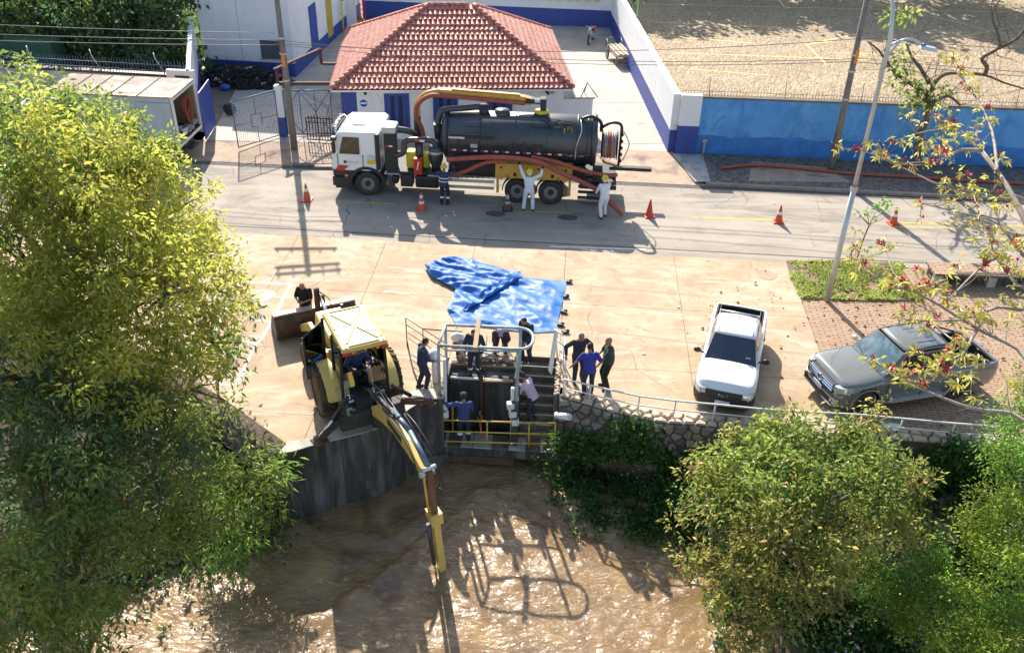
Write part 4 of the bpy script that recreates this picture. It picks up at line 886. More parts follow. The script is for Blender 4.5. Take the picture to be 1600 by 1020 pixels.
# ================================================================ VACUUM TRUCK (nose towards -x)
TY = 34.42
tk = thing('vacuum_truck', 'long black vacuum tanker truck with a white cab parked on the road', 'truck', (-4.4, TY, -.12))
OX = -4.4
def X(x): return x-OX                       # world x to truck x; y: 0 near side .. 2.5 far side
def tbx(name, m, a, c, par=None, bev=.015): b = MB(); b.box2(a, c); return b.build(name, m, par or tk, bevel=bev)
tbx('chassis', chass, (X(-9.4), .85, .75), (X(1.9), 1.65, 1.0))
tbx('deck', chass, (X(-7.55), .15, 1.0), (X(-4.9), 2.35, 1.1))
for x in (-8.37, -2.15, -.76):
    for y in (.16, 2.34):
        w_ = wheel(tk, (X(x), y, .52), .52, .3, .3, (0, -1, 0) if y < 1 else (0, 1, 0), rm=mat('dusty wheel steel', (.34, .31, .28), .6, .3, var=.3, vs=8) if 'dusty wheel steel' not in MT else MT['dusty wheel steel'])
        b = MB(); s_ = -1 if y < 1 else 1
        b.lathe([(.12, .0), (.12, .1), (.07, .16), (0, .17)], (X(x), y+s_*.02, .52), (0, s_, 0), 12)
        for k in range(10): b.tube([(X(x)+.19*math.cos(k*.628), y+s_*.05, .52+.19*math.sin(k*.628)), (X(x)+.19*math.cos(k*.628), y+s_*.1, .52+.19*math.sin(k*.628))], .018, 5)
        b.build('hub', chass, w_)
    tbx('axle', chass, (X(x)-.07, .3, .45), (X(x)+.07, 2.2, .59))
# cab: side profile loft
prof = [(-9.78, .42), (-9.82, 1.15), (-9.78, 1.75), (-9.62, 2.65), (-9.45, 2.86), (-7.95, 2.92), (-7.80, 2.8), (-7.78, 1.05), (-7.72, .95)]
def loft(cols, close=True):
    b = MB(); n = len(cols[0]); vs = [p for c in cols for p in c]; fs = []
    for i in range(len(cols)-1):
        for k in range(n if close else n-1):
            k2 = (k+1) % n; fs.append((i*n+k, i*n+k2, (i+1)*n+k2, (i+1)*n+k))
    b.add(vs, fs, 0, False)
    b.f += [list(range(n))[::-1], [len(vs)-n+k for k in range(n)]]; b.mi += [0, 0]; b.sm += [False, False]
    return b
side = [(-9.7, 1.1), (-9.80, 1.15), (-9.76, 1.75), (-9.58, 2.52), (-9.40, 2.66), (-7.95, 2.70), (-7.82, 2.60), (-7.80, 1.12)]
cols = []
for y, s in ((0.02, .0), (.0, .03), (.1, .1), (1.25, .14), (2.4, .1), (2.5, .03), (2.48, .0)):
    cx_, cz = -8.8, 1.9; cols.append([Vector((X(x+(-.03 if (i < 4 and i > 0) else 0)*(s*8)), y if z < 1.8 else (y if .05 < y < 2.45 else (.07 if y < 1 else 2.43)), z+(s*.5 if z > 2.5 else 0))) for i, (x, z) in enumerate(side)])
b = loft(cols); cab = b.build('cab', carwhite, tk, bevel=.05)
b = MB(); b.box2((X(-9.84), .0, .38), (X(-9.0), 2.5, .8)); b.box2((X(-9.80), .03, .8), (X(-8.85), .12, 1.12)); b.build('bumper', blackmat, cab, bevel=.05)
b = MB(); b.slab([(X(-9.70), .0, 1.1), (X(-9.35), .0, 1.08), (X(-9.1), .0, 1.3), (X(-9.5), .0, 1.32)], (0, -1, 0), .012); b.build('graphic', red, cab)
# arch
b = MB(); pts = [(X(-8.37)+.66*math.cos(R(a)), -.03, .52+.66*math.sin(R(a))) for a in range(-5, 186, 12)]
n = len(pts); vs = [Vector(p) for p in pts]+[Vector((X(-8.37)+(Vector(p).x-X(-8.37))*1.22, p[1], .52+(p[2]-.52)*1.16)) for p in pts]; vs += [v+Vector((0, .5, 0)) for v in vs]
b.add(vs, [(i, i+1, n+i+1, n+i) for i in range(n-1)]+[(2*n+i, 2*n+i+1, i+1, i) for i in range(n-1)]+[(n+i, n+i+1, 3*n+i+1, 3*n+i) for i in range(n-1)]); b.build('wheel_arch', blackmat, cab)
b = MB(); b.box2((X(-9.05), .3, .6), (X(-7.78), 2.2, 1.12)); b.build('engine_block', chass, cab)
b = MB(); b.slab([(X(-9.46), .012, 1.82), (X(-8.62), .012, 1.82), (X(-8.62), .062, 2.52), (X(-9.28), .062, 2.52)], (0, -1, 0), .02); b.build('side_window', dglass, cab)
b = MB(); b.slab([(X(-9.815), .25, 1.7), (X(-9.815), 2.25, 1.7), (X(-9.66), 2.2, 2.6), (X(-9.66), .3, 2.6)], (-1, 0, 0), .02); b.build('windshield', dglass, cab)
for a, c in (((X(-9.55), 1.2), (X(-9.55), 2.6)), ((X(-8.5), 1.15), (X(-8.5), 2.6)), ((X(-8.4), 1.15), (X(-8.4), 2.6))):
    if a[0] == X(-8.4): continue
    b = MB(); b.box2((a[0]-.008, -.004 if a[1] else 0, a[1]), (c[0]+.008, .03, 1.8)); b.build('door_seam', blackmat, cab)
b = MB(); b.box2((X(-7.97), .0, 1.15), (X(-7.8), .18, 2.7)); b.build('side_deflector', blackmat, cab, bevel=.03)
b = MB(); b.box((X(-9.62), -.17, 2.15), (.12, .2, .5)); b.box((X(-9.6), -.14, 2.52), (.22, .22, .16)); b.build('mirror', blackmat, cab, bevel=.04)
b = MB(); b.box((X(-9.55), 2.67, 2.15), (.12, .2, .5)); b.build('mirror', blackmat, cab, bevel=.04)
b = MB(); b.box((X(-8.75), 1.1, 2.77), (.55, .55, .06)); b.build('roof_hatch', carwhite, cab, bevel=.02)
b = MB(); b.tube(arc([(X(-9.62), .3, 2.6), (X(-9.68), .7, 2.82), (X(-9.68), 1.8, 2.82), (X(-9.62), 2.2, 2.6)]), .035, 6); b.build('light_bar', chrome, cab)
for y in (.5, .9, 1.3, 1.7): b = MB(); b.ell((X(-9.72), y, 2.82), (.09, .09, .08), 8); b.build('spotlight', chrome, cab)
b = MB(); b.box2((X(-9.3), -.008, 1.42), (X(-9.18), -.002, 1.52)); b.build('badge', blackmat, cab)
text('lettering', 'VM 270', .15, frame((X(-8.9), -.01, 1.45), (1, 0, 0), (0, 0, 1)), steel, cab)
b = MB(); b.box2((X(-8.32), -.008, 1.42), (X(-8.0), -.002, 1.62)); b.build('door_sticker', yellowp, cab); b = MB(); b.box2((X(-8.32), -.008, 1.62), (X(-8.0), -.002, 1.78)); b.build('door_sticker', plate_m, cab)
b = MB(); b.box2((X(-9.3), -.012, .82), (X(-9.16), .0, .92)); b.build('indicator', orangelamp, cab)
tbx('step_box', chass, (X(-9.72), -.02, .3), (X(-9.05), .3, .8), cab)
# behind cab machinery
b = MB(); b.box2((X(-7.62), .15, 1.1), (X(-7.18), .75, 2.75)); fb = b.build('filter_tower', chass, tk, bevel=.02)
b = MB(); b.box2((X(-7.7), .1, 2.7), (X(-7.1), .85, 3.0)); b.build('filter_cap', steel, fb, bevel=.07)
def sticker(x, z, par, y=.14, w_=.28):
    b = MB(); b.box2((X(x), y-.006, z), (X(x)+w_/2, y-.001, z+.07)); o = b.build('reflector', red, par); b = MB(); b.box2((X(x)+w_/2, y-.006, z), (X(x)+w_, y-.001, z+.07)); b.build('reflector', reflw, par)
sticker(-7.55, 2.15, fb)
b = MB(); b.tube(arc([(X(-7.2), .6, 2.75), (X(-6.7), .7, 2.65), (X(-6.45), .9, 2.45)]), .13, 12); b.build('air_duct', blackp, tk)
b = MB(); b.tube(arc([(X(-7.18), .25, 1.75), (X(-6.85), .25, 1.9), (X(-6.75), .3, 2.35), (X(-6.2), .3, 2.45), (X(-5.7), .3, 2.45), (X(-5.5), .35, 2.15), (X(-5.45), .4, 1.9)], 5), .12, 12); dp = b.build('main_duct', blackp, tk)
b = MB(); b.box2((X(-6.35), .172, 2.42), (X(-6.15), .176, 2.5)); b.build('reflector', red, dp); b = MB(); b.box2((X(-6.15), .172, 2.42), (X(-5.95), .176, 2.5)); b.build('reflector', reflw, dp)
b = MB(); b.tube([(X(-6.25), .55, 1.1), (X(-6.25), .55, 2.4)], .16, 14); b.build('silencer', blackp, tk)
b = MB(); b.lathe([(0, 1.1), (.2, 1.1), (.2, 1.3), (.27, 1.5), (.3, 1.65), (.3, 2.1), (.2, 2.2), (0, 2.22)], (X(-5.55), .5, 0), n=18); cy = b.build('cyclone', blackp, tk)
b = MB(); b.lathe([(.302, 1.86), (.305, 1.9), (.302, 1.96)], (X(-5.55), .5, 0), n=18); b.build('band', steel, cy)
b = MB(); b.box2((X(-6.8), .45, 1.1), (X(-6.35), .95, 1.85)); b.build('pump_housing', yellowp, tk, bevel=.09); b = MB(); b.box2((X(-6.15), .55, 1.1), (X(-5.85), .95, 1.75)); b.build('pump_housing', yellowp, tk, bevel=.09)
b = MB(); b.box2((X(-6.42), .05, 1.02), (X(-6.08), .3, 1.72)); rb = b.build('red_cabinet', red, tk, bevel=.02)
b = MB(); b.slab([(X(-6.3), .045, 1.25), (X(-6.25), .045, 1.25), (X(-6.18), .045, 1.6), (X(-6.23), .045, 1.6)], (0, -1, 0), .004); b.build('stripe', reflw, rb)
for x in (-7.35, -5.55): tbx('tread_plate', steel, (X(x)-.3, .02, 1.0), (X(x)+.3, .3, 1.03), bev=.0)
tbx('battery_box', chass, (X(-7.0), .1, .45), (X(-6.5), .6, .98)); tbx('air_tank', blackmat, (X(-7.4), .12, .5), (X(-7.1), .5, .9), bev=.12)
tbx('fuel_tank', blackmat, (X(-6.4), .1, .4), (X(-5.4), .7, .95), bev=.1)
for i in range(2): tbx('side_rail', steel, (X(-5.0), .0, .55+.28*i), (X(-3.1), .04, .67+.28*i), bev=0)
# tank
TR = 1.0; tcy, tcz = 1.25, 2.42; x0_, x1_ = X(-5.2), X(.75)
b = MB(); b.lathe([(0, -.28), (.45, -.22), (.8, -.1), (TR, 0), (TR, x1_-x0_), (.9, x1_-x0_+.14), (.5, x1_-x0_+.26), (0, x1_-x0_+.3)], (x0_, tcy, tcz), (1, 0, 0), 48); tank = b.build('tank', blackp, tk)
for x in (-5.1, -3.75, -2.3, -1.0, .2, .62): b = MB(); b.lathe([(TR, -.03), (TR+.03, -.02), (TR+.03, .02), (TR, .03)], (X(x), tcy, tcz), (1, 0, 0), 48); b.build('tank_ring', blackp, tank)
tbx('tank_saddle', chass, (X(-5.0), .5, 1.0), (X(.6), 2.0, 1.55)); 
for i in range(13):
    x = -4.9+i*.43; z = tcz-.32; y = tcy-math.sqrt(TR*TR-.32*.32)-.008
    b = MB(); b.box((X(x), y, z), (.15, .01, .07)); b.build('reflector', red, tank); b = MB(); b.box((X(x)+.15, y, z), (.15, .01, .07)); b.build('reflector', reflw, tank)
for x, tp in ((-2.35, 'd'), (-1.9, 'd'), (-1.4, 's')):
    b = MB(); z = tcz-.06; y = tcy-TR-.012; s_ = .23
    pts = [(X(x)-s_, y, z), (X(x), y, z-s_), (X(x)+s_, y, z), (X(x), y, z+s_)] if tp == 'd' else [(X(x)-s_, y, z-.17), (X(x)+s_, y, z-.17), (X(x)+s_, y, z+.15), (X(x)-s_, y, z+.15)]
    b.slab(pts, (0, -1, 0), .012); b.build('hazard_placard', chass, tank)
b = MB(); b.box((X(-3.95), tcy-TR+.0, tcz-.1), (.28, .02, .16)); b.build('label_plate', steel, tank)
# walkway + ladder
b = MB(); b.box2((X(-4.95), .02, tcz+.28), (X(-3.2), .45, tcz+.33)); wk = b.build('walkway', chass, tank)
b = MB(); b.tube([(X(-4.3), .02, tcz+.55), (X(-3.2), .02, tcz+.55), (X(-3.2), .1, tcz+.78), (X(-4.3), .1, tcz+.78)], .018, 6); b.build('handrail', chass, wk)
b = MB(); b.box2((X(-4.95), .01, tcz+.27), (X(-4.3), .03, tcz+.35)); b.build('walkway_edge', steel, wk)
b = MB()
for x in (-4.95, -4.55): b.tube([(X(x), -.0, .95), (X(x), .0, tcz+.28)], .02, 6)
for k in range(6): b.tube([(X(-4.95), 0, 1.05+k*.28), (X(-4.55), 0, 1.05+k*.28)], .015, 6)
b.build('ladder', chass, tk)
# black pipe from tank top down to cyclone
b = MB(); b.tube(arc([(X(-5.35), .9, 1.9), (X(-5.5), .9, 2.8), (X(-5.4), .95, 3.38), (X(-5.15), 1.0, 3.52), (X(-4.3), 1.15, 3.58), (X(-3.85), 1.25, 3.6), (X(-3.6), 1.25, 3.45)], 5), .125, 12); b.build('vent_pipe', blackp, tank)
b = MB(); b.tube([(X(-5.48), .9, 2.35), (X(-5.52), .9, 2.95)], .17, 12); b.build('pipe_sleeve', blackmat, tank)
b = MB(); b.lathe([(0, .35), (.2, .35), (.2, 0)], (X(-3.65), 1.25, 3.35), n=14); b.build('manhole_dome', blackmat, tank); 
b = MB(); b.lathe([(0, .16), (.3, .14), (.32, 0)], (X(-2.9), 1.25, 3.38), n=18); b.build('manhole_dome', blackp, tank)
# crane
b = MB(); b.tube([(X(-6.45), 1.5, 1.1), (X(-6.45), 1.5, 3.0)], .15, 12); cr = b.build('crane_column', blackmat, tk)
b = MB(); b.tube(arc([(X(-6.45), 1.5, 3.0), (X(-6.4), 1.5, 3.55), (X(-6.0), 1.5, 3.95), (X(-5.4), 1.5, 4.1)], 5), [.14]*16, 10); b.build('crane_elbow', craneor, cr)
b = MB(); b.beam((X(-5.5), 1.5, 4.1), (X(-2.0), 1.5, 3.95), .3, .24); b.beam((X(-5.0), 1.45, 4.24), (X(-2.2), 1.45, 4.13), .2, .04); b.build('crane_arm', craneor, cr, bevel=.02)
b = MB(); b.slab([(X(-2.0), 1.34, 4.06), (X(-1.55), 1.34, 3.95), (X(-1.75), 1.34, 3.72), (X(-2.4), 1.34, 3.8)], (0, 1, 0), .3); b.build('arm_tip', craneor, cr)
b = MB(); b.tube(arc([(X(-6.15), 1.3, 2.0), (X(-6.25), 1.3, 2.6), (X(-6.45), 1.2, 3.1), (X(-6.35), 1.2, 3.6), (X(-5.9), 1.25, 3.95), (X(-5.2), 1.3, 3.98), (X(-2.0), 1.3, 3.82)], 5), .09, 10); b.build('crane_hose', redhose, cr)
b = MB(); b.box((X(-1.6), 1.45, 3.9), (.75, .28, .2)); b.box((X(-1.25), 1.4, 3.8), (.24, .4, .5)); hd_ = b.build('crane_head', chass, cr, bevel=.02)
b = MB(); b.lathe([(0, .1), (.28, .08), (.3, 0), (0, 0)], (X(-1.3), 1.3, 3.48), n=16); b.build('yellow_cap', yellowp, hd_); b = MB(); b.box((X(-1.45), 1.255, 3.95), (.3, .02, .12)); b.build('label_plate', plate_m, hd_)
b = MB(); b.slab([(X(-2.0), .65, 3.15), (X(-.75), .65, 3.15), (X(-1.15), 1.1, 3.5), (X(-1.55), 1.1, 3.5)], (0, 1, .2), .05); b.build('crane_rest', blackmat, tank)
for i in range(7):
    b = MB(); o = Vector((X(-.9+.12*i), .55+.05*i, 3.2)); b.tube(arc([o+Vector((random.uniform(-.9, .6), random.uniform(-.2, .3), random.uniform(-.15, .18))) for _ in range(5)], 4), .018, 6); b.build('control_hose', chass, tank)
b = MB()
for i in range(14): b.box((X(-.15)+random.uniform(-.2, .2), .52+random.uniform(-.1, .1), 3.05+random.uniform(-.12, .12)), (.05, .05, .16), rot=Matrix.Rotation(random.uniform(-1, 1), 3, 'X'))
b.build('valve_block', mat('brass valve', (.35, .22, .08), .5, .5), tank)
b = MB(); b.tube(arc([(X(.15), .26, 1.95), (X(.2), .25, 2.6), (X(.35), .35, 3.1), (X(.3), .8, 3.4)], 4), .025, 6); b.build('side_line', steel, tank); b = MB(); b.box((X(.3), .27, 2.15), (.9, .04, .1)); b.build('side_step', chass, tank)
# rear door rim and reel
b = MB(); b.lathe([(.75, .0), (1.04, .0), (1.06, .16), (.95, .22)], (X(.78), tcy, tcz), (1, 0, 0), 36); dr = b.build('rear_door', blackp, tk)
b = MB(); b.tube(arc([(X(.3), .9, 3.4), (X(.7), .95, 3.52), (X(1.1), 1.0, 3.3), (X(1.15), 1.0, 2.9)], 4), .07, 8); b.build('door_hinge', blackmat, dr)
b = MB(); b.lathe([(.14, 0), (.6, 0), (.6, .03), (.14, .03), (.14, .62), (.6, .62), (.6, .65), (.14, .65)], (X(1.2), 1.0, 2.35), (1, 0, 0), 28); rl_ = b.build('hose_reel', blackmat, tk)
for i in range(8):
    b = MB(); pts = [(X(1.28+i*.067), 1.0+(.5+.03*(i % 2))*math.cos(a*.2618), 2.35+(.5+.03*(i % 2))*math.sin(a*.2618)) for a in range(25)]; b.tube(pts, .033, 6, caps=False); b.build('hose_turn', redhose if i in (3, 4) else MT['dusty wheel steel'], rl_)
b = MB(); b.tube([(X(1.95), .9, 1.5), (X(1.95), .9, 3.1)], .05, 8); b.tube(arc([(X(1.1), .9, 3.05), (X(1.5), .8, 3.35), (X(1.9), .8, 3.3), (X(1.98), .8, 2.9)], 4), .06, 8); b.build('reel_frame', blackmat, tk)
for k in range(5): b = MB(); b.ell((X(2.0), .8, 1.75+k*.28), (.07, .07, .08), 8); b.build('valve', blackmat, tk)
b = MB(); b.tube(arc([(X(2.05), .8, 3.0), (X(2.3), .75, 2.5), (X(2.1), .75, 1.8)], 5), .02, 6); b.build('control_line', chass, tk)
# rear frame and loading trough
tbx('rear_frame', chass, (X(.4), .1, .75), (X(1.9), 2.4, .95)); tbx('rear_frame', chass, (X(.9), .2, 1.0), (X(1.3), .6, 1.6))
for k in range(3): b = MB(); b.box2((X(.35), -.02, .35+k*.25), (X(1.5), .06, .45+k*.25)); b.build('rear_slat', chass, tk)
tbx('rear_bumper', steel, (X(.35), -.03, .28), (X(1.6), .0, .33), bev=0)
b = MB(); b.box2((X(1.6), 1.1, 1.2), (X(3.35), 1.35, 1.34)); b.build('rear_trough', chass, tk, bevel=.01); b = MB(); b.beam((X(1.3), 1.1, 1.6), (X(2.1), 1.2, 1.35), .22, .1); b.build('trough_link', wood, tk)
# yellow tool box over rear wheels
b = MB(); b.box2((X(-3.05), -.04, 1.12), (X(.08), .45, 1.72)); tbx_ = b.build('tool_box', craneor, tk, bevel=.012)
for xa, xb in ((-3.0, -1.5), (-1.47, .04)):
    b = MB(); b.box2((X(xa), -.056, 1.16), (X(xb), -.042, 1.66)); d_ = b.build('box_door', craneor, tbx_, bevel=.004)
    for f in (.12, .85): b = MB(); b.box((X(xa+(xb-xa)*f), -.062, 1.58), (.08, .02, .08)); b.build('hinge', blackmat, d_)
    b = MB(); b.box((X((xa+xb)/2), -.062, 1.3), (.12, .02, .15)); b.build('handle', blackmat, d_)
for x in (-2.95, .0): b = MB(); b.box2((X(x)-.05, -.03, .45), (X(x)+.05, .04, 1.12)); b.build('mudguard_bracket', craneor, tbx_)
for x in (-2.8, -.2): b = MB(); b.box((X(x), -.05, 1.09), (.1, .04, .08)); b.build('marker_lamp', orangelamp, tbx_)
for x in (-2.15, -.76):
    b = MB(); b.tube([(X(x)+.62*math.cos(R(a)), .18, .52+.62*math.sin(R(a))) for a in range(0, 181, 15)], .16, 8, flat=.15); b.build('mudguard', blackmat, tk)
# suction hoses carried along the truck side
def hose(pts, r, label, m=redhose, group=None):
    b = MB(); b.tube(arc(pts, 6), r, 12); return b.build('suction_hose', m, label=label, cat='hose', group=group)
hose([(-5.0, 34.2, 1.75), (-4.2, 34.15, 1.88), (-3.0, 34.1, 2.0), (-2.0, 34.1, 1.98), (-1.2, 34.1, 1.85), (-.4, 34.05, 1.5), (.6, 34.0, 1.1), (1.3, 33.95, .75), (1.9, 33.7, .25), (2.2, 33.6, 0.0)], .1, 'thick red suction hose held by the two workers in white overalls')
hose([(-4.95, 34.3, 1.05), (-4.3, 34.25, 1.25), (-3.4, 34.2, 1.72), (-2.6, 34.22, 1.78)], .085, 'short red hose slanting up behind the ladder towards the tool box')
hose([(-1.6, 34.3, 2.0), (-.6, 34.3, 1.85), (.4, 34.3, 1.55), (1.4, 34.5, 1.3), (1.9, 34.6, 1.28)], .08, 'red hose lying over the tool box towards the truck rear')
hose([P(1125, 263, .08), P(1180, 258, .08), P(1250, 263, .08), P(1330, 271, .08), P(1420, 276, .08), P(1500, 281, .08), P(1600, 287, .08)], .07, 'long dark red hose lying on the pavement below the azure wall')
# ================================================================ BOX TRUCK under the tree
bt = thing('box_truck', 'open backed box truck with a hose inside, half hidden by the big tree', 'truck', (-17.0, 36.35, -.12), 0)
b = MB(); b.box2((-5.6, .0, 1.0), (0, 2.5, 1.08)); b.build('floor', chass, bt)
b = MB(); b.box2((-5.6, 0, 1.08), (-.0, .05, 3.1)); b.build('side_panel', mat('dull van panel', (.40, .44, .46), .5, var=.08, vs=2), bt); b = MB(); b.box2((-5.6, 2.45, 1.08), (0, 2.5, 3.1)); b.build('side_panel', wood, bt)
b = MB(); b.box2((-5.6, .05, 1.08), (-5.55, 2.45, 3.1)); b.build('front_panel', MT['dull van panel'], bt)
b = MB(); b.box2((-5.62, -.01, 3.1), (.02, 2.51, 3.16)); rf = b.build('roof', mat('rusty van roof', (.38, .28, .20), .7, var=.1, vs=2, col2=(.14, .09, .055), s2=.8, t2=.51, w2=.02), bt)
for x in (-4.6, -3.65, -2.7, -1.5): b = MB(); b.box2((x-.02, 0, 3.16), (x+.02, 2.5, 3.19)); b.build('roof_seam', chass, rf)
b = MB(); b.box2((-.06, -.02, 1.0), (.03, .06, 3.12)); b.box2((-.06, 2.44, 1.0), (.03, 2.52, 3.12)); b.box2((-.06, 0, 3.0), (.031, 2.5, 3.1)); b.box2((-.05, 0, .92), (.032, 2.5, 1.04)); b.build('door_frame', whitesteel, bt)
b = MB(); b.box2((-1.6, -.05, 1.2), (-.1, -.02, 2.9)); b.build('side_door', mat('grey door', (.4, .45, .48), .5), bt)
b = MB(); b.box2((-7.3, .1, .5), (-5.75, 2.4, 2.4)); cb = b.build('cab', carwhite, bt, bevel=.15)
b = MB(); b.box2((-7.32, .3, 1.5), (-7.28, 2.2, 2.2)); b.build('windshield', dglass, cb); b = MB(); b.box2((-7.0, .08, 1.5), (-6.1, .12, 2.2)); b.build('side_window', dglass, cb)
b = MB(); b.box2((-7.1, .8, .5), (-.1, 1.7, .9)); b.build('chassis', chass, bt)
for x in (-6.5, -1.4):
    for y in (.2, 2.3): wheel(bt, (x, y, .42), .42, .26, .24, (0, -1, 0))
b = MB(); b.box2((-.2, 1.0, .45), (.1, 1.6, .6)); b.build('tow_bar', chass, bt)
hcoil = thing('hose_coil', 'coiled red hose hanging inside the open box truck', 'hose', (-17.3, 38.2, 2.2))
for i in range(4): b = MB(); pts = [(.05*i, .32*math.cos(a*.2618), -.15-.06*i+(.45+.05*i)*math.sin(a*.2618)) for a in range(25)]; b.tube(pts, .035, 6, caps=False); b.build('hose_turn', redhose, hcoil)
b = MB(); b.lathe([(0, 0), (.2, 0), (.24, .35), (.2, .36), (.17, .05)], (-17.25, 37.4, .98), n=14); b.build('drum', steel, label='grey drum on the floor of the open box truck', cat='drum')
b = MB(); b.lathe([(0, 0), (.13, 0), (.16, .3), (.0, .3)], (-17.1, 36.85, .98), n=12); b.build('canister', blueplastic, label='blue canister at the near edge of the box truck floor', cat='canister')
b = MB()
for i in range(12): b.box((-17.15+random.uniform(-.2, .15), 38.0+random.uniform(-.4, .5), 1.08+random.uniform(0, .2)), (.2, .25, .12), rot=Matrix.Rotation(random.uniform(0, 3), 3, 'Z'))
b.build('tool_heap', [MT['dusty wheel steel']], label='jumble of tools on the floor of the open box truck', cat='tools', kind='stuff')
# ================================================================ BACKHOE LOADER (rear towards the river)
BH = R(29.5); bo = Vector((-5.72, 20.46, 0))
bh = thing('backhoe_loader', 'faded yellow backhoe loader reaching its arm into the river', 'backhoe loader', bo, BH)
def bx_(name, m, a, c, par=None, bev=.02): b = MB(); b.box2(a, c); return b.build(name, m, par or bh, bevel=bev)
def bigtyre(c, r, w, s, lugs, tm):
    ax = Vector((1, 0, 0)); b = MB()
    b.lathe([(r*.55, -w/2), (r*.9, -w/2), (r*.97, -w*.4), (r*.97, w*.4), (r*.9, w/2), (r*.55, w/2)], c, ax, 32)
    for k in range(lugs):
        for sd_ in (-1, 1):
            a = 2*math.pi*(k+(.5 if sd_ > 0 else 0))/lugs; u = Vector((0, math.cos(a), math.sin(a))); v = Vector((0, -math.sin(a), math.cos(a)))
            M_ = Matrix((Vector((1, 0, 0)), v, u)).transposed() @ Matrix.Rotation(sd_*.6, 3, 'Z')
            b.box(Vector(c)+u*r*.975+Vector((sd_*w*.25, 0, 0)), (w*.55, r*.075, r*.07), rot=M_)
    t = b.build('wheel', tm, bh)
    b = MB(); b.lathe([(r*.56, s*w*.45), (r*.5, s*w*.2), (r*.28, s*w*.12), (r*.24, s*w*.25), (0, s*w*.27)], c, ax, 24); b.build('rim', mat('muddy yellow rim', (.30, .17, .09), .8, var=.3, vs=6) if 'muddy yellow rim' not in MT else MT['muddy yellow rim'], t)
    return t
for s in (-1, 1):
    bigtyre((s*.95, 0, .72), .72, .46, s, 20, mudtyre)
    bigtyre((s*.85, 2.1, .47), .47, .32, s, 18, mudtyre)
bx_('chassis', chass, (-.35, -1.4, .55), (.35, 2.5, .95)); bx_('axle', chass, (-.8, 1.98, .38), (.8, 2.2, .58))
b = MB(); b.box((0, 1.85, 1.27), (.92, 1.75, .72), top=.9); hood = b.build('hood', catyel, bh, bevel=.06)
b = MB(); b.box2((-.36, 2.7, .85), (.36, 2.78, 1.5)); b.build('grille', blackmat, hood)
b = MB(); b.tube([(.25, 1.9, 1.6), (.25, 1.9, 2.15)], .04, 8); b.build('exhaust', blackmat, hood)
# fenders
for s in (-1, 1):
    b = MB(); n = 12; w0, w1 = .63, 1.02; vs = []
    for i in range(n+1):
        a = R(20+i*(150/n)); 
        for (w_, rr) in ((w0, .82), (w1-.05, .80), (w1, .72)): vs.append((s*w_, .0+math.cos(a)*rr*1.1-.02, .74+math.sin(a)*rr*.95))
    b.add(vs, [(i*3+k, i*3+k+1, i*3+k+4, i*3+k+3) for i in range(n) for k in range(2)], sm=True); f_ = b.build('fender', catyel, bh)
# cab
Cw, yF, yR, zb, zt = .64, .72, -.98, .95, 2.62
posts = [(-Cw, yF), (Cw, yF), (-Cw+.02, yR), (Cw-.02, yR), (-Cw, -.25), (Cw, -.25)]
for x, y in posts: b = MB(); b.beam((x*1.03, y, zb), (x*.97, y*.97, zt), .07, .08, up=(0, 1, 0)); b.build('cab_post', blackmat, bh)
bx_('cab_floor', chass, (-.64, yR, .85), (.64, yF, .97)); bx_('dashboard', blackmat, (-.45, .45, .97), (.45, .7, 1.45)); 
for (p, nm) in (([(-Cw, yR, zb+.1), (Cw, yR, zb+.1), (Cw, yR, zb+.85), (-Cw, yR, zb+.85)], 'rear_window'), ([(-Cw, yF, 1.5), (Cw, yF, 1.5), (Cw, yF, zt), (-Cw, yF, zt)], 'windshield'), ([(Cw, yR, zb+.2), (Cw, yF, zb+.2), (Cw, yF, zt), (Cw, yR, zt)], 'side_window'), ([(-Cw, yR, zb+.2), (-Cw, -.28, zb+.2), (-Cw, -.28, zt), (-Cw, yR, zt)], 'side_window')):
    n = (Vector(p[1])-Vector(p[0])).cross(Vector(p[2])-Vector(p[1])); b = MB(); b.slab(p, n, .006)
    gm = MT.get('clear cab glass')
    if gm is None:
        gm = bpy.data.materials.new('clear cab glass'); gm.use_nodes = True; N_ = gm.node_tree.nodes; L_ = gm.node_tree.links
        tr = N_.new('ShaderNodeBsdfTransparent'); tr.inputs[0].default_value = (.78, .84, .82, 1); gl = N_.new('ShaderNodeBsdfGlossy'); gl.inputs['Roughness'].default_value = .03
        fr = N_.new('ShaderNodeFresnel'); mx = N_.new('ShaderNodeMixShader'); mr = N_.new('ShaderNodeMath'); mr.operation = 'MULTIPLY_ADD'; mr.inputs[1].default_value = 1.2; mr.inputs[2].default_value = .06
        L_.new(fr.outputs[0], mr.inputs[0]); L_.new(mr.outputs[0], mx.inputs[0]); L_.new(tr.outputs[0], mx.inputs[1]); L_.new(gl.outputs[0], mx.inputs[2]); L_.new(mx.outputs[0], N_['Material Output'].inputs[0]); MT['clear cab glass'] = gm
    b.build(nm, gm, bh)
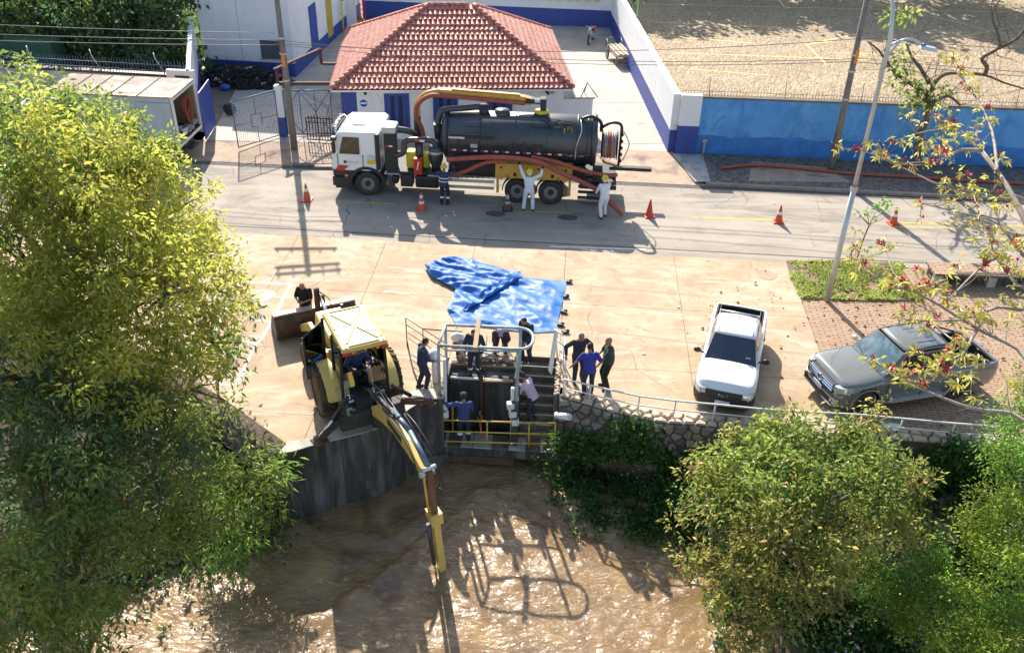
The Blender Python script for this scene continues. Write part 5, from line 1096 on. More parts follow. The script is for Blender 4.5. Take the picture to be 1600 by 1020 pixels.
# roof with pressed X
b = MB(); b.box((0, -.3, 2.71), (1.26, 2.08, .12), top=.95); rf = b.build('roof', rooftop, bh, bevel=.035)
ribm = mat('grimy roof rib', (.36, .25, .08), .6, var=.05)
for (a, c) in (((-.38, .42), (-.09, -.1)), ((.09, -.48), (.40, -1.02)), ((.38, .42), (.08, -.12)), ((-.09, -.48), (-.40, -1.02))):
    pass
for (a, c) in (((-.42, .48), (-.06, -.22)), ((.06, -.38), (.42, -1.08)), ((.42, .48), (-.42, -1.08))):
    b = MB(); b.beam((a[0], a[1], 2.775), (c[0], c[1], 2.775), .055, .04); b.build('roof_rib', ribm, rf)
for (a, c) in (((-.42, .6), (.42, .6)), ((-.42, -1.2), (.42, -1.2)), ((-.53, .5), (-.53, -.3)), ((.53, .3), (.53, -1.05))):
    b = MB(); b.beam((a[0], a[1], 2.775), (c[0], c[1], 2.775), .055, .035); b.build('roof_rib', ribm, rf)
b = MB()
for x, y in ((-.53, .63), (.53, .66), (-.53, -.6), (.53, -.6), (-.5, -1.25), (.52, -1.22), (0, -1.22)): b.lathe([(0, .02), (.018, .02), (.02, 0)], (x, y, 2.768), n=8)
b.build('bolts', blackmat, rf, kind='stuff')
for s in (-1, 1):
    b = MB(); b.box((s*.52, -1.33, 2.62), (.2, .06, .1)); b.build('work_lamp', redlamp, bh, bevel=.015); b = MB(); b.box((s*.33, -1.32, 2.64), (.1, .05, .07)); b.build('indicator', orangelamp, bh)
b = MB(); b.ell((.3, .78, 2.82), (.06, .06, .07)); b.build('beacon', blackmat, rf)
bx_('plate_bar', blackmat, (-.6, -1.06, .82), (.6, -1.0, .98)); bx_('number_plate', plate_m, (.1, -1.08, .9), (.5, -1.062, 1.03), bev=0); text('lettering', 'FHC·4B07', .085, frame((.3, -1.09, .965), (1, 0, 0), (0, 0, 1)), inkb, bh)
for x in (-.45, -.1): bx_('tail_lamp', reflw if x < -.3 else redlamp, (x-.07, -1.08, .86), (x+.07, -1.062, .93), bev=0)
bx_('rear_bumper', chass, (-.55, -1.25, .7), (.55, -1.0, .82), bev=.06)
# open left door
dq = thing  # (door is a part)
h0 = Vector((-.66, .66, 0)); d1 = Vector((-1.28, .30, 0)); b = MB()
for p, q in (((h0, .98), (h0, 2.5)), ((h0, 2.5), (d1, 2.35)), ((d1, 2.35), (d1, .98)), ((d1, .98), (h0, .98)), ((h0, 1.35), (d1, 1.35))):
    b.tube([p[0]+Vector((0, 0, p[1])), q[0]+Vector((0, 0, q[1]))], .03, 6)
dr = b.build('door', blackmat, bh)
b = MB(); b.slab([h0+Vector((0, 0, 1.37)), d1+Vector((0, 0, 1.37)), d1+Vector((0, 0, 2.33)), h0+Vector((0, 0, 2.47))], (-.5, .8, 0), .006); b.build('pane', gm, dr)
b = MB(); b.slab([h0+Vector((0, 0, 1.0)), d1+Vector((0, 0, 1.0)), d1+Vector((0, 0, 1.33)), h0+Vector((0, 0, 1.33))], (-.5, .8, 0), .01); b.build('lower_panel', steel, dr)
t_ = (d1-h0).normalized(); b = MB(); nd = Vector((t_.y, -t_.x, 0)); nd = -nd if nd.y > 0 else nd
b.slab([h0+t_*.12+nd*.02+Vector((0, 0, 1.42)), h0+t_*.48+nd*.02+Vector((0, 0, 1.42)), h0+t_*.48+nd*.02+Vector((0, 0, 1.52)), h0+t_*.12+nd*.02+Vector((0, 0, 1.52))], nd, .004); b.build('blue_decal', blueplastic, dr)
b = MB(); b.ell(h0+t_*.6+nd*.02+Vector((0, 0, 1.53)), (.05, .012, .05)); b.build('green_decal', mat('green decal', (.05, .5, .3), .5), dr)
for k in range(3): b = MB(); b.box((-.88, .35, .3+.2*k), (.35, .22, .03)); b.build('step', chass, bh)
# seat, wheel
bx_('seat', blackmat, (-.25, -.55, .97), (.25, -.05, 1.35), bev=.06); bx_('seat_back', blackmat, (-.24, -.02, 1.3), (.24, .1, 1.85), bev=.06)
for x in (-.3, .3): b = MB(); b.tube([(x*.8, -.75, 1.0), (x*.7, -.72, 1.5)], .015, 6); b.ell((x*.7, -.72, 1.54), (.03, .03, .04), 8); b.build('lever', blackmat, bh)
# front loader
for s in (-1, 1):
    b = MB(); b.beam((s*.55, .9, 1.15), (s*.6, 2.6, 1.2), .12, .28); b.beam((s*.6, 2.55, 1.2), (s*.62, 3.8, .42), .12, .24); b.build('loader_arm', catyel, bh, bevel=.015)
    b = MB(); b.tube([(s*.45, .9, .8), (s*.5, 2.2, 1.0)], .055, 8); b.build('lift_cylinder', blackmat, bh)
b = MB(); b.beam((-.1, 3.7, .5), (-.05, 3.75, 1.75), .09, .16, up=(1, 0, 0)); b.beam((.1, 3.7, .5), (.08, 3.6, 1.55), .05, .12, up=(1, 0, 0)); b.build('bucket_link', rust, bh); b = MB(); b.tube([(-.0, 2.4, 1.25), (-.0, 3.7, 1.6)], .05, 8); b.build('tilt_cylinder', chrome, bh)
b = MB(); b.tube(arc([(.0, 3.6, 1.7), (.3, 3.6, 1.3), (.25, 3.7, .7)], 5), .015, 6); b.build('hydraulic_hose', blackmat, bh)
prof = [(3.98, .92), (3.84, .74), (3.78, .38), (3.88, .12), (4.2, .04), (4.8, .03)]
b = MB(); n = len(prof); vs = [(-1.40, y, z) for y, z in prof]+[(1.15, y, z) for y, z in prof]+[(-1.40, y+(.04 if i < 4 else 0), z+(.0 if i < 4 else .04)) for i, (y, z) in enumerate(prof)]+[(1.15, y+(.04 if i < 4 else 0), z+(0 if i < 4 else .04)) for i, (y, z) in enumerate(prof)]
b.add(vs, [(i, i+1, n+i+1, n+i) for i in range(n-1)]+[(2*n+i, 3*n+i, 3*n+i+1, 2*n+i+1) for i in range(n-1)]+[(0, n, 3*n, 2*n), (n-1, 2*n-1, 4*n-1, 3*n-1)], sm=True); bk = b.build('bucket', bucketm, bh)
for s in (-1, 1):
    b = MB(); xb_ = 1.15 if s > 0 else -1.40; b.slab([(xb_, y, z) for y, z in prof]+[(xb_, 4.8, .12), (xb_, 4.15, .95)], (s, 0, 0), .025); b.build('bucket_side', bucketm, bk)
b = MB(); b.box2((-1.43, 3.93, .90), (1.18, 4.13, .96)); b.build('bucket_lip', mat('bright worn steel', (.5, .42, .34), .6, .2, var=.2, vs=5), bk)
for x in (-.5, .1): bx_('bucket_lug', rust, (x, 3.6, .2), (x+.08, 3.85, .7), bk)
# rear frame, stabilisers
def lw(p): return WM[bh.name].inverted() @ Vector(p)
bx_('swing_frame', chass, (-.9, -1.6, .35), (.9, -1.25, .85)); b = MB(); b.lathe([(.16, -.35), (.2, -.3), (.2, .3), (.16, .35)], (.1, -1.75, .75), n=14); b.build('swing_post', chass, bh)
for s, ft in ((-1, P(500, 690, .04)), (1, P(668, 632, .04))):
    f_ = lw(ft); top = Vector((s*.75, -1.42, .8)); b = MB(); b.beam(top, f_+Vector((0, 0, .12)), .2, .16); st_ = b.build('stabiliser', chass if s < 0 else rust, bh, bevel=.015)
    b = MB(); a = Vector((s*.62, -1.42, 1.35)); m_ = a.lerp(f_, .5); b.tube([a, m_], .06, 10); b.build('cylinder', blackmat, st_); b = MB(); b.tube([m_, f_+Vector((0, 0, .2))], .035, 10); b.build('cylinder_rod', chrome, st_)
    b = MB(); b.box(f_+Vector((0, 0, .03)), (.42, .34, .06), rz=.2); b.build('foot_pad', rust, st_, bevel=.01)
# boom, stick (worked out in world space)
B0 = Vector((-4.86, 18.95, .95)); E0 = P(667, 742, 1.25); bd = (E0-B0); bdir = Vector((bd.x, bd.y, 0)).normalized(); sx = bdir.cross(Vector((0, 0, 1)))
def bp_(t, z): return B0+Vector((bd.x, bd.y, 0))*t+Vector((0, 0, z))
topl = [(0, .15), (.18, .55), (.42, .74), (.7, .66), (1.0, .42)]; botl = [(1.02, .2), (.72, .30), (.45, .32), (.22, .12), (.02, -.12)]
pg = [bp_(t, z) for t, z in topl+botl]
b = MB(); b.slab([p-sx*.1 for p in pg], sx, .2); bm = b.build('boom', catyel, bh, world=True, bevel=.012)
b = MB(); b.slab([bp_(t, z)+sx*.104 for t, z in ((.35, .38), (.62, .40), (.62, .56), (.35, .58))], sx, .004); b.v = [Vector(v) for v in b.v]; b.build('louvre_decal', chass, bm if False else bh, world=True)
b = MB(); b.tube([bp_(.1, .62), bp_(.55, .95)], .075, 12); c1 = b.build('boom_cylinder', blackp, bh, world=True)
b = MB(); b.tube([bp_(.4, .90), bp_(.72, .98)], .075, 12); b.tube([bp_(.72, .98), bp_(1.03, .66)], .07, 12); b.build('stick_cylinder', mat('blue grey cylinder', (.12, .17, .21), .4, .3), bh, world=True)
b = MB(); b.tube([bp_(.05, .55), bp_(.4, .88)], .04, 10); b.build('cylinder_rod', chrome, bh, world=True)
for k in range(8):
    o = sx*(.16*(random.random()*2-1)); b = MB()
    b.tube(arc([bp_(-.12, .35+random.uniform(-.2, .2))+o, bp_(.08, .75+random.uniform(-.2, .25))+o*1.6, bp_(.3, .85+random.uniform(-.1, .2))+o*1.3, bp_(.5, .9+random.uniform(-.05, .12))+o], 5), .02, 6); b.build('hydraulic_hose', blackmat, bh, world=True)
for k in range(3):
    o = sx*(.17+.03*k)*(1 if k % 2 else -1); b = MB(); b.tube(arc([bp_(.5, .95)+o, bp_(.7, .85+.08*k)+o, bp_(.95, .7)+o*1.2, bp_(1.06, .2-.12*k)+o*1.4, bp_(1.05, -.1)+o], 5), .018, 6); b.build('hydraulic_hose', blackmat, bh, world=True)
b = MB(); b.tube([bp_(1.0, .35)-sx*.2, bp_(1.0, .35)+sx*.2], .07, 10); b.tube([bp_(1.04, .62)-sx*.18, bp_(1.04, .62)+sx*.18], .06, 10); b.build('pivot_pin', steel, bh, world=True)
T0 = bp_(1.03, .55); T1 = P(690, 886, -2.4); dd = (T1-T0); T2 = T0+dd*1.25; TM = T0+dd*.47
b = MB(); b.beam(T0, TM+dd*.05, .16, .2, up=bdir); b.build('stick', mat('worn brown stick', (.15, .09, .05), .6, .2, var=.35, vs=4), bh, world=True, bevel=.012)
b = MB(); b.beam(T0+dd*.4, T2, .18, .21, up=bdir); b.build('extension_stick', catyel, bh, world=True, bevel=.012)
b = MB(); b.slab([T0+dd*.40-sx*.16+bdir*.16, T0+dd*.40-sx*.16-bdir*.2, T0+dd*.46-sx*.16-bdir*.2, T0+dd*.50-sx*.16+bdir*.16], sx, .32); b.build('stick_bracket', catyel, bh, world=True)
b = MB(); b.tube([T0+dd*.5-bdir*.0+sx*.2, T0+dd*.93+sx*.19], .055, 12); b.build('bucket_cylinder', blackp, bh, world=True); b = MB(); b.tube([T0+dd*.9+sx*.19, T0+dd*1.12+sx*.17], .03, 10); b.build('cylinder_rod', chrome, bh, world=True)
b = MB(); b.tube([T0+dd*.05+sx*.14, T0+dd*.4+sx*.14], .03, 8); b.build('hydraulic_pipe', catyel, bh, world=True)

# ================================================================ PICKUPS (y forward)
def pickup(t, Lc, Wd, H, wb, fo, wr, paint, lower, hoodz, belt, roof, bed, flares=False, rimm=steel, ground=.22, spokes=5):
    hw = Wd/2; yf = Lc/2; fw = yf-fo; rw_ = fw-wb; wsb, wst, rfr, rfb = roof          # windshield base/top, roof rear, rear window base (y)
    ys = sorted(set([round(-yf+i*Lc/90, 3) for i in range(91)]+[wsb, rfb, bed[0], bed[1]])); rows = []
    ar = wr+.07
    for y in ys:
        zlow = ground
        for w_ in (fw, rw_):
            if abs(y-w_) < ar: zlow = max(zlow, wr+math.sqrt(ar*ar-(y-w_)**2))
        e = max(0, (y-(yf-.55))/.55); er = max(0, (-y-(yf-.25))/.25)
        k = 1-.22*e**2.5-.06*er**2
        if y > wsb: tt = (y-wsb)/(yf-wsb); zt = hoodz[0]+(hoodz[1]-hoodz[0])*tt-.22*max(0, tt-.86)/.14*1.0; zb_ = belt+(hoodz[1]-.05-belt)*tt-.12*max(0, tt-.8)/.2
        else: zt = belt+.02; zb_ = belt
        zlow2 = max(zlow, ground+(.1*e+.14*er))
        inbed = bed[0] < y < bed[1]
        h = lambda f: hw*f*k
        mid = zlow2+(zb_-zlow2)*.45
        row = [(h(.90), zlow2), (h(.985), max(zlow2+.01, min(zlow2+.1, zb_-.05))), (h(1.0), mid), (h(.985), zlow2+(zb_-zlow2)*.8), (h(.93), zb_)]
        if inbed: row += [(h(.86), zb_+.005), (h(.84), .72 if H > 1.7 else .62), (h(.4), .72 if H > 1.7 else .62), (0, .72 if H > 1.7 else .62)]
        else: row += [(h(.86), zb_+(zt-zb_)*.45+.01), (h(.68), zt), (h(.35), zt+.012), (0, zt+.018)]
        rows.append((y, row))
    n = 9; vs = []; fs = []
    for y, row in rows:
        for x, z in row: vs.append((x, y, z))
        for x, z in row[::-1][1:]: vs.append((-x, y, z))
    m = 2*n-1
    for i in range(len(rows)-1):
        for k in range(m-1): fs.append((i*m+k, i*m+k+1, (i+1)*m+k+1, (i+1)*m+k))
    b = MB(); b.add(vs, fs, 0, True); b.add([vs[k] for k in range(m)], [list(range(m))[::-1]]); b.add([vs[len(vs)-m+k] for k in range(m)], [list(range(m))])
    # under tray
    body = b.build('body', paint, t)
    em = body.modifiers.new('edge', 'EDGE_SPLIT'); em.split_angle = R(50)
    b = MB(); b.box2((-hw*.82, -yf+.2, ground+.02), (hw*.82, yf-.35, .62)); b.build('underbody', blackmat, t)
    # bed liner
    b = MB(); bw_ = hw*.835; b.box2((-bw_, bed[0]+.02, .6 if H < 1.7 else .7), (bw_, bed[1]-.02, (.6 if H < 1.7 else .7)+.04)); 
    for s in (-1, 1): b.box2((s*(bw_-.03), bed[0]+.02, .64), (s*(bw_+.003), bed[1]-.02, belt-.0))
    b.box2((-bw_, bed[1]-.05, .64), (bw_, bed[1]-.01, belt)); b.box2((-bw_, bed[0]+.0, .64), (bw_, bed[0]+.04, belt))
    for k in range(9): b.box((-bw_*.8+k*bw_*.2, (bed[0]+bed[1])/2, (.66 if H < 1.7 else .76)), (.06, bed[1]-bed[0]-.1, .03))
    b.build('bed_liner', blackmat, body)
    # greenhouse
    rz_ = H-.02; bw2 = hw*.88; tw = hw*.70
    g = [(-bw2, wsb, belt), (bw2, wsb, belt), (tw, wst, rz_-.05), (-tw, wst, rz_-.05), (-bw2, rfb, belt), (bw2, rfb, belt), (tw, rfr, rz_-.05), (-tw, rfr, rz_-.05)]
    g = [Vector(p) for p in g]
    mid_y = (wst+rfr)/2
    b = MB(); NS = 9; NX = 9; vs = []
    for i in range(NS):
        f = i/(NS-1); y = wst+(rfr-wst)*f; cz = rz_-.05+.05*math.sin(math.pi*f)**.5
        for j in range(NX):
            u = -1+2*j/(NX-1); vs.append((tw*u*(1.0), y-(.07*(u*u) if f < .5 else -.04*u*u)*(1-2*f if f < .5 else 2*f-1), cz+.035*(1-u*u)-.0))
    b.add(vs, [(i*NX+j, i*NX+j+1, (i+1)*NX+j+1, (i+1)*NX+j) for i in range(NS-1) for j in range(NX-1)], sm=True)
    rfp = b.build('roof', paint, t); so_ = rfp.modifiers.new('s', 'SOLIDIFY'); so_.thickness = .03; so_.offset = -1
    b = MB(); b.add([p for p in g], [(0, 3, 2, 1), (1, 2, 6, 5), (0, 4, 7, 3), (4, 5, 6, 7)]); b.build('cabin', paint, t)
    def pane(nm, p, m, off=.012, inset=.0, curve=0.):
        p = [Vector(q) for q in p]; nrm = (p[1]-p[0]).cross(p[3]-p[0]).normalized(); c = sum(p, Vector())/4
        if nrm.dot(c-Vector((0, mid_y, .9))) < 0: nrm = -nrm
        q = [a+(c-a)*inset+nrm*off for a in p]; bb = MB(); K = 8; vs = []
        for i in range(K+1):
            for j in range(2):
                u = i/K; a_ = q[0].lerp(q[1], u) if j == 0 else q[3].lerp(q[2], u); vs.append(a_+nrm*curve*math.sin(math.pi*u))
        bb.add(vs, [(2*i, 2*i+2, 2*i+3, 2*i+1) for i in range(K)], sm=True); return bb.build(nm, m, t)
    pane('windshield_trim', (g[0], g[1], g[2], g[3]), blackmat, .012, .015, .05)
    pane('windshield', (g[0], g[1], g[2], g[3]), glass if H < 1.7 else mat('painted sky windshield', (.10, .17, .20), .05, var=.5, vs=2.5, spec=1., coat=.6, col2=(.03, .05, .06), s2=2.2, t2=.55), .02, .06, .055)  # grey pickup: a sky reflection is painted into the glass colour
    pane('rear_window', (g[4], g[5], g[6], g[7]), dglass, .012, .1)
    for s, (a, c, d_, e_) in ((1, (g[1], g[5], g[6], g[2])), (-1, (g[0], g[4], g[7], g[3]))):
        div = [0, 1.0] if rfb > -.45*Lc/4.48 and H < 1.7 else [0, .5, 1.0]
        lo = lambda f: a.lerp(c, f); hi = lambda f: e_.lerp(d_, f)
        for i in range(len(div)-1):
            f0 = div[i]+.07 if i == 0 else div[i]+.02; f1 = div[i+1]-(.09 if i == len(div)-2 else .02)
            p = [lo(f0*1.0+(.06 if i == 0 else 0)), lo(f1), hi(f1), hi(f0)]
            p = [p[0]+(p[3]-p[0])*.08, p[1]+(p[2]-p[1])*.08, p[2]+(p[1]-p[2])*.12, p[3]+(p[0]-p[3])*.12]
            pane('side_window', p, dglass, .012)
        # seams of the doors and handles
        for i, f in enumerate(div):
            y = wsb+(rfb-wsb)*f*1.0-.06
            if i == 0: y = wsb-.12
            b = MB(); b.box2((s*(hw*.995), y-.006, ground+.12), (s*(hw*1.0+.004), y+.006, belt-.12)); b.build('door_seam', blackmat, body)
            if i: b = MB(); b.box((s*hw*1.0, y+.18, belt-.2), (.04, .18, .03)); b.build('door_handle', paint if H > 1.7 else blackmat, body, bevel=.008)
        b = MB(); b.ell((s*(hw+.13), wsb-.28, belt+.1), (.12, .07, .085), 10); b.tube([(s*hw*.9, wsb-.28, belt+.04), (s*(hw+.1), wsb-.28, belt+.07)], .025, 6); b.build('mirror', blackmat if s*1 == (-1 if H > 1.7 else 1) or H < 1.7 else steel, t)
        b = MB(); b.box((s*(hw*.985), (fw+rw_)/2, ground+.03), (.1, wb-2*ar, .1)); b.build('sill', lower, body, bevel=.02)
        for w_ in (fw, rw_):
            wheel(t, (s*(hw-.13), w_, wr), wr, .22, wr*.68, (s, 0, 0), tm=tyre_m, rm=rimm, spokes=0 if H < 1.7 else 10)
            pts = [(s*(hw*.985), w_+(ar+.015)*math.cos(R(a)), wr+(ar+.015)*math.sin(R(a))) for a in range(-12, 193, 12)]
            b = MB(); b.tube(pts, .035 if flares else .025, 6); b.build('wheel_arch', lower if not flares else paint, body)
    # front end
    zf = hoodz[1]; b = MB(); fe = yf-.005
    def front(nm, x0, x1, z0, z1, m, dy=.0, d=.06, bev=.015, par=body, seg=14):
        bb = MB(); 
        vs = []; 
        for i in range(seg+1):
            x = x0+(x1-x0)*i/seg; q_ = abs(x)/hw; y = yf-(.55*(1-(max(0, 1-q_)/.22)**.4) if q_ > .78 else 0)+dy+.04*(1-q_*q_)
            for (yy, z) in ((y, z0), (y-.02, z1), (y-d-.3, z1), (y-d-.3, z0)): vs.append((x, yy, z))
        fs = [(4*i+k, 4*i+(k+1) % 4, 4*i+4+(k+1) % 4, 4*i+4+k) for i in range(seg) for k in range(4)]+[(0, 1, 2, 3), (4*seg+3, 4*seg+2, 4*seg+1, 4*seg)]
        bb.add(vs, fs, 0, False); return bb.build(nm, m, par, bevel=bev)
    return dict(front=front, body=body, hw=hw, yf=yf, fw=fw, belt=belt, roof=rfp)

# white pickup
sr = R(166.6); st_ = thing('pickup_truck', 'small white pickup with empty black bed parked above the stone wall', 'pickup', (5.2, 23.15, 0), sr)
pk_ = pickup(st_, 4.45, 1.72, 1.58, 2.74, .84, .32, carwhite, blackmat, (1.07, .93), .98, (1.12, .50, -.72, -.95), (-2.16, -1.0), rimm=MT['dusty wheel steel'])
f = pk_['front']
f('bumper', -.84, .84, .25, .56, blackmat, .05); f('grille', -.66, .66, .56, .75, blackmat, .03)
for s in (-1, 1): f('headlight', min(s*.52, s*.84), max(s*.52, s*.84), .63, .79, lampg, .035, seg=6); f('fog_lamp_bay', min(s*.6, s*.78), max(s*.6, s*.78), .34, .48, chass, .055, seg=2)
b = MB(); b.box((0, pk_['yf']+.11, .43), (.42, .03, .14)); b.build('number_plate', plate_m, st_); text('lettering', 'FIAT', .15, frame((0, pk_['yf']+.085, .66), (-1, 0, 0), (0, 0, 1)), chrome, st_, ext=.01)
for s in (-1, 1):
    b = MB(); b.tube([(s*.5, .35, 1.585), (s*.5, -.62, 1.60)], .018, 6); b.build('roof_rail', steel, pk_['roof'])
    b = MB(); b.beam((s*.57, -.72, 1.62), (s*.57, -.95, 1.3), .07, .07); b.build('roll_bar_foot', steel, st_, bevel=.02)
    b = MB(); b.tube([(s*.62, -1.05, 1.02), (s*.62, -2.1, 1.02)], .018, 6); b.build('bed_rail', chass, st_)
for x in (-.25, 0, .25): b = MB(); b.box((x, -.1, 1.603), (.03, .7, .012)); b.build('roof_rib', carwhite, pk_['roof'])
b = MB(); b.tube([(-.57, -.82, 1.56), (.57, -.82, 1.56)], .03, 8); b.build('roll_bar', steel, st_)
b = MB(); b.box((-.48, 1.0, 1.2), (.14, .02, .06), rot=Matrix.Rotation(-.7, 3, 'X')); b.build('sticker', plate_m, st_)
for a in ((-.55, .05), (.05, .55)): b = MB(); b.beam((a[0]+.1, 1.14, 1.05), (a[1], 1.02, 1.12), .02, .015); b.build('wiper', blackmat, st_)
# grey pickup
am = thing('pickup_truck', 'large graphite grey double cab pickup parked on the brick pavement', 'pickup', (10.05, 22.76, 0), R(109.1))
pa = pickup(am, 5.2, 1.94, 1.82, 3.1, .9, .39, cargrey, cargrey, (1.18, 1.06), 1.12, (1.22, .58, -.95, -1.22), (-2.5, -1.3), flares=True, rimm=blackp, ground=.32, spokes=10)
f = pa['front']
f('bumper', -.95, .95, .34, .62, cargrey, .06); f('lower_grille', -.7, .7, .40, .54, blackmat, .075); f('grille', -.62, .62, .72, .98, blackmat, .03)
for z in (.78, .86, .94): f('chrome_bar', -.6, .6, z-.012, z+.012, chrome, .045, bev=0)
f('bumper_trim', -.85, .85, .36, .385, chrome, .085, bev=0)
for s in (-1, 1): f('headlight', min(s*.6, s*.94), max(s*.6, s*.94), .8, .98, lampg, .02, seg=6); f('fog_lamp_bay', min(s*.66, s*.86), max(s*.66, s*.86), .46, .58, chrome, .07, seg=2)
b = MB(); b.lathe([(.09, .0), (.11, .0), (.11, .035), (.09, .035)], (0, pa['yf']+.075, .86), (0, 1, 0), 20); em = b.build('emblem_ring', chrome, am)
text('emblem', 'VW', .12, frame((0, pa['yf']+.11, .86), (-1, 0, 0), (0, 0, 1)), chrome, am, ext=.008)
b = MB(); b.box((0, pa['yf']+.12, .62), (.42, .03, .13)); b.build('number_plate', plate_m, am)
for s in (-1, 1):
    b = MB(); b.tube([(s*.6, .35, 1.82), (s*.6, -.85, 1.84)], .018, 6); b.build('roof_rail', blackmat, pa['roof'])
    b = MB(); b.beam((s*1.0, .95, .42), (s*1.0, -.75, .42), .2, .05); b.build('side_step', steel, am)
    b = MB(); b.tube([(s*.78, -1.35, 1.15), (s*.74, -1.5, 1.5)], .035, 8); b.tube([(s*.74, -1.5, 1.5), (s*.8, -2.3, 1.15)], .03, 8); b.build('roll_bar_leg', blackp, am)
b = MB(); b.tube([(-.74, -1.5, 1.5), (.74, -1.5, 1.5)], .035, 8); b.build('roll_bar', blackp, am)
for k, x in enumerate((-.35, -.15, .15, .35)): b = MB(); b.box((x, -.3, 1.862), (.02, .6, .012)); b.build('roof_rib', cargrey, pa['roof'])
for a in ((-.6, .0), (.05, .6)): b = MB(); b.beam((a[0]+.1, 1.26, 1.2), (a[1], 1.12, 1.27), .02, .015); b.build('wiper', blackmat, am)
b = MB(); b.ell((1.02, 1.05, .95), (.01, .04, .025)); b.build('side_repeater', lampg, am)

# ================================================================ FRAME, RAILS, GATES AT THE PIT
fr_ = thing('tubular_frame', 'faded tubular steel lifting frame standing over the sluice pit', 'lifting frame', (0, 0, 0))
FA, FB = -3.42, -1.12; z = 1.76
loop = [(FA, 20.98, z), (-1.2, 21.02, z), (-.95, 21.1, z), (-.8, 21.35, z), (-.8, 21.75, z), (-.95, 22.02, z), (-1.2, 22.12, z), (FA+.05, 22.05, z)]
b = MB(); b.tube([loop[0]]+arc(loop[1:7], 4)+[loop[7]], .046, 10); b.tube([loop[7], loop[0]], .042, 10); b.build('top_loop', greypaint, fr_)
for x, y, z0 in ((FA, 20.98, 0), (FA+.05, 22.05, 0), (-1.18, 21.02, -1.0), (-1.18, 22.12, -.1)): b = MB(); b.tube([(x, y, z0), (x, y, z)], .046, 10); b.build('post', greypaint, fr_)
b = MB(); b.tube([(FA+.03, 22.0, .9), (-1.2, 22.1, .95)], .035, 8); b.build('cross_rail', greypaint, fr_); b = MB(); b.tube([(FA+.16, 21.0, -.9), (FA+.16, 21.0, 1.3)], .05, 8); b.build('gate_screw', whitesteel, fr_)
b = MB(); b.tube([(-1.3, 21.04, -1.4), (-1.3, 21.04, .4)], .05, 8); b.build('gate_screw', whitesteel, fr_)
for (x, y, z) in ((FA+.1, 20.95, -.35), (FA+.14, 20.95, -.65), (-1.28, 20.98, -.5), (-1.2, 20.98, -.8), (-1.35, 20.98, -.2)): b = MB(); b.box((x, y, z), (.22, .2, .2), rz=.2); b.build('gear_box', whitesteel, fr_, bevel=.03)
b = MB(); b.tube([(-3.65, 21.6, .0), (-3.65, 21.6, .9)], .09, 10); b.ell((-3.65, 21.6, 1.0), (.17, .2, .2)); gm_ = b.build('gate_motor', whitesteel, label='white painted gate motor on a stub post beside the frame', cat='motor')
b = MB(); b.beam((-2.36, 20.8, 1.85), (-2.42, 22.35, 1.86), .13, .07); b.build('timber', wood, label='timber beam laid across the top of the lifting frame', cat='timber')
b = MB(); b.tube([(-2.33, 21.55, 1.85), (-2.3, 21.5, -.9)], .02, 6); b.tube([(-2.1, 21.55, 1.8), (-2.18, 21.6, -.2)], .01, 5); ch_ = b.build('hoist_chain', chass, label='hoist chain and hook hanging from the timber beam', cat='chain')
b = MB(); b.tube([(-2.3, 21.5, -.9), (-2.3, 21.5, -1.05)]+[(-2.3+.07*math.sin(a*.6), 21.5, -1.15+.09*math.cos(a*.6)) for a in range(9)], .025, 6); b.build('hook', mat('brass hook', (.45, .25, .06), .5, .5), ch_)
b = MB(); b.tube([(-2.3, 21.45, -1.15), (-2.2, 21.1, -1.62)], .03, 6); b.build('orange_rope', conem, ch_)
# debris, hoses and winch on the slab behind the frame
wn = thing('winch', 'small red and white winch behind the rear left post of the frame', 'winch', (-3.15, 22.95, 0))
b = MB(); b.box((0, 0, .45), (.3, .3, .2)); b.build('body', red, wn, bevel=.03); b = MB(); b.ell((0, .05, .7), (.22, .14, .18)); b.build('cover', whitesteel, wn); b = MB(); b.tube([(0, 0, 0), (0, 0, .35)], .05); b.build('post', chass, wn)
b = MB(); b.lathe([(0, 0), (.16, 0), (.18, .04), (.0, .05)], (-2.95, 22.85, .55), (0, -1, .2), 16); b.tube([(-2.95, 22.9, .0), (-2.95, 22.87, .5)], .03); b.build('handwheel', lightconc, label='grey handwheel beside the red winch', cat='handwheel')
for k in range(7):
    b = MB(); a = Vector((random.uniform(-3.2, -2.6), random.uniform(22.75, 23.0), .05)); c = Vector((random.uniform(-2.2, -1.3), random.uniform(22.75, 23.05), .08)); m_ = (a+c)/2+Vector((0, random.uniform(-.1, .15), .12)); b.tube(arc([a, m_, c], 6), .02+.01*(k % 2), 6)
    b.build('loose_rod', whitesteel if k % 2 else chass, label=('pale' if k % 2 else 'dark')+' rod among the rubble behind the frame', cat='rod', group=('pale' if k % 2 else 'dark')+' rods behind the frame')
b = MB()
for i in range(70): b.box((random.uniform(-3.2, -1.3), random.uniform(22.75, 23.1), random.uniform(.04, .14)), [random.uniform(.05, .16) for _ in range(3)], rot=Matrix.Rotation(random.uniform(0, 3), 3, 'Z') @ Matrix.Rotation(random.uniform(0, 1), 3, 'X'))
b.build('rubble', capstone_m, label='small rubble strewn on the slab edge behind the frame', cat='rubble', kind='stuff')
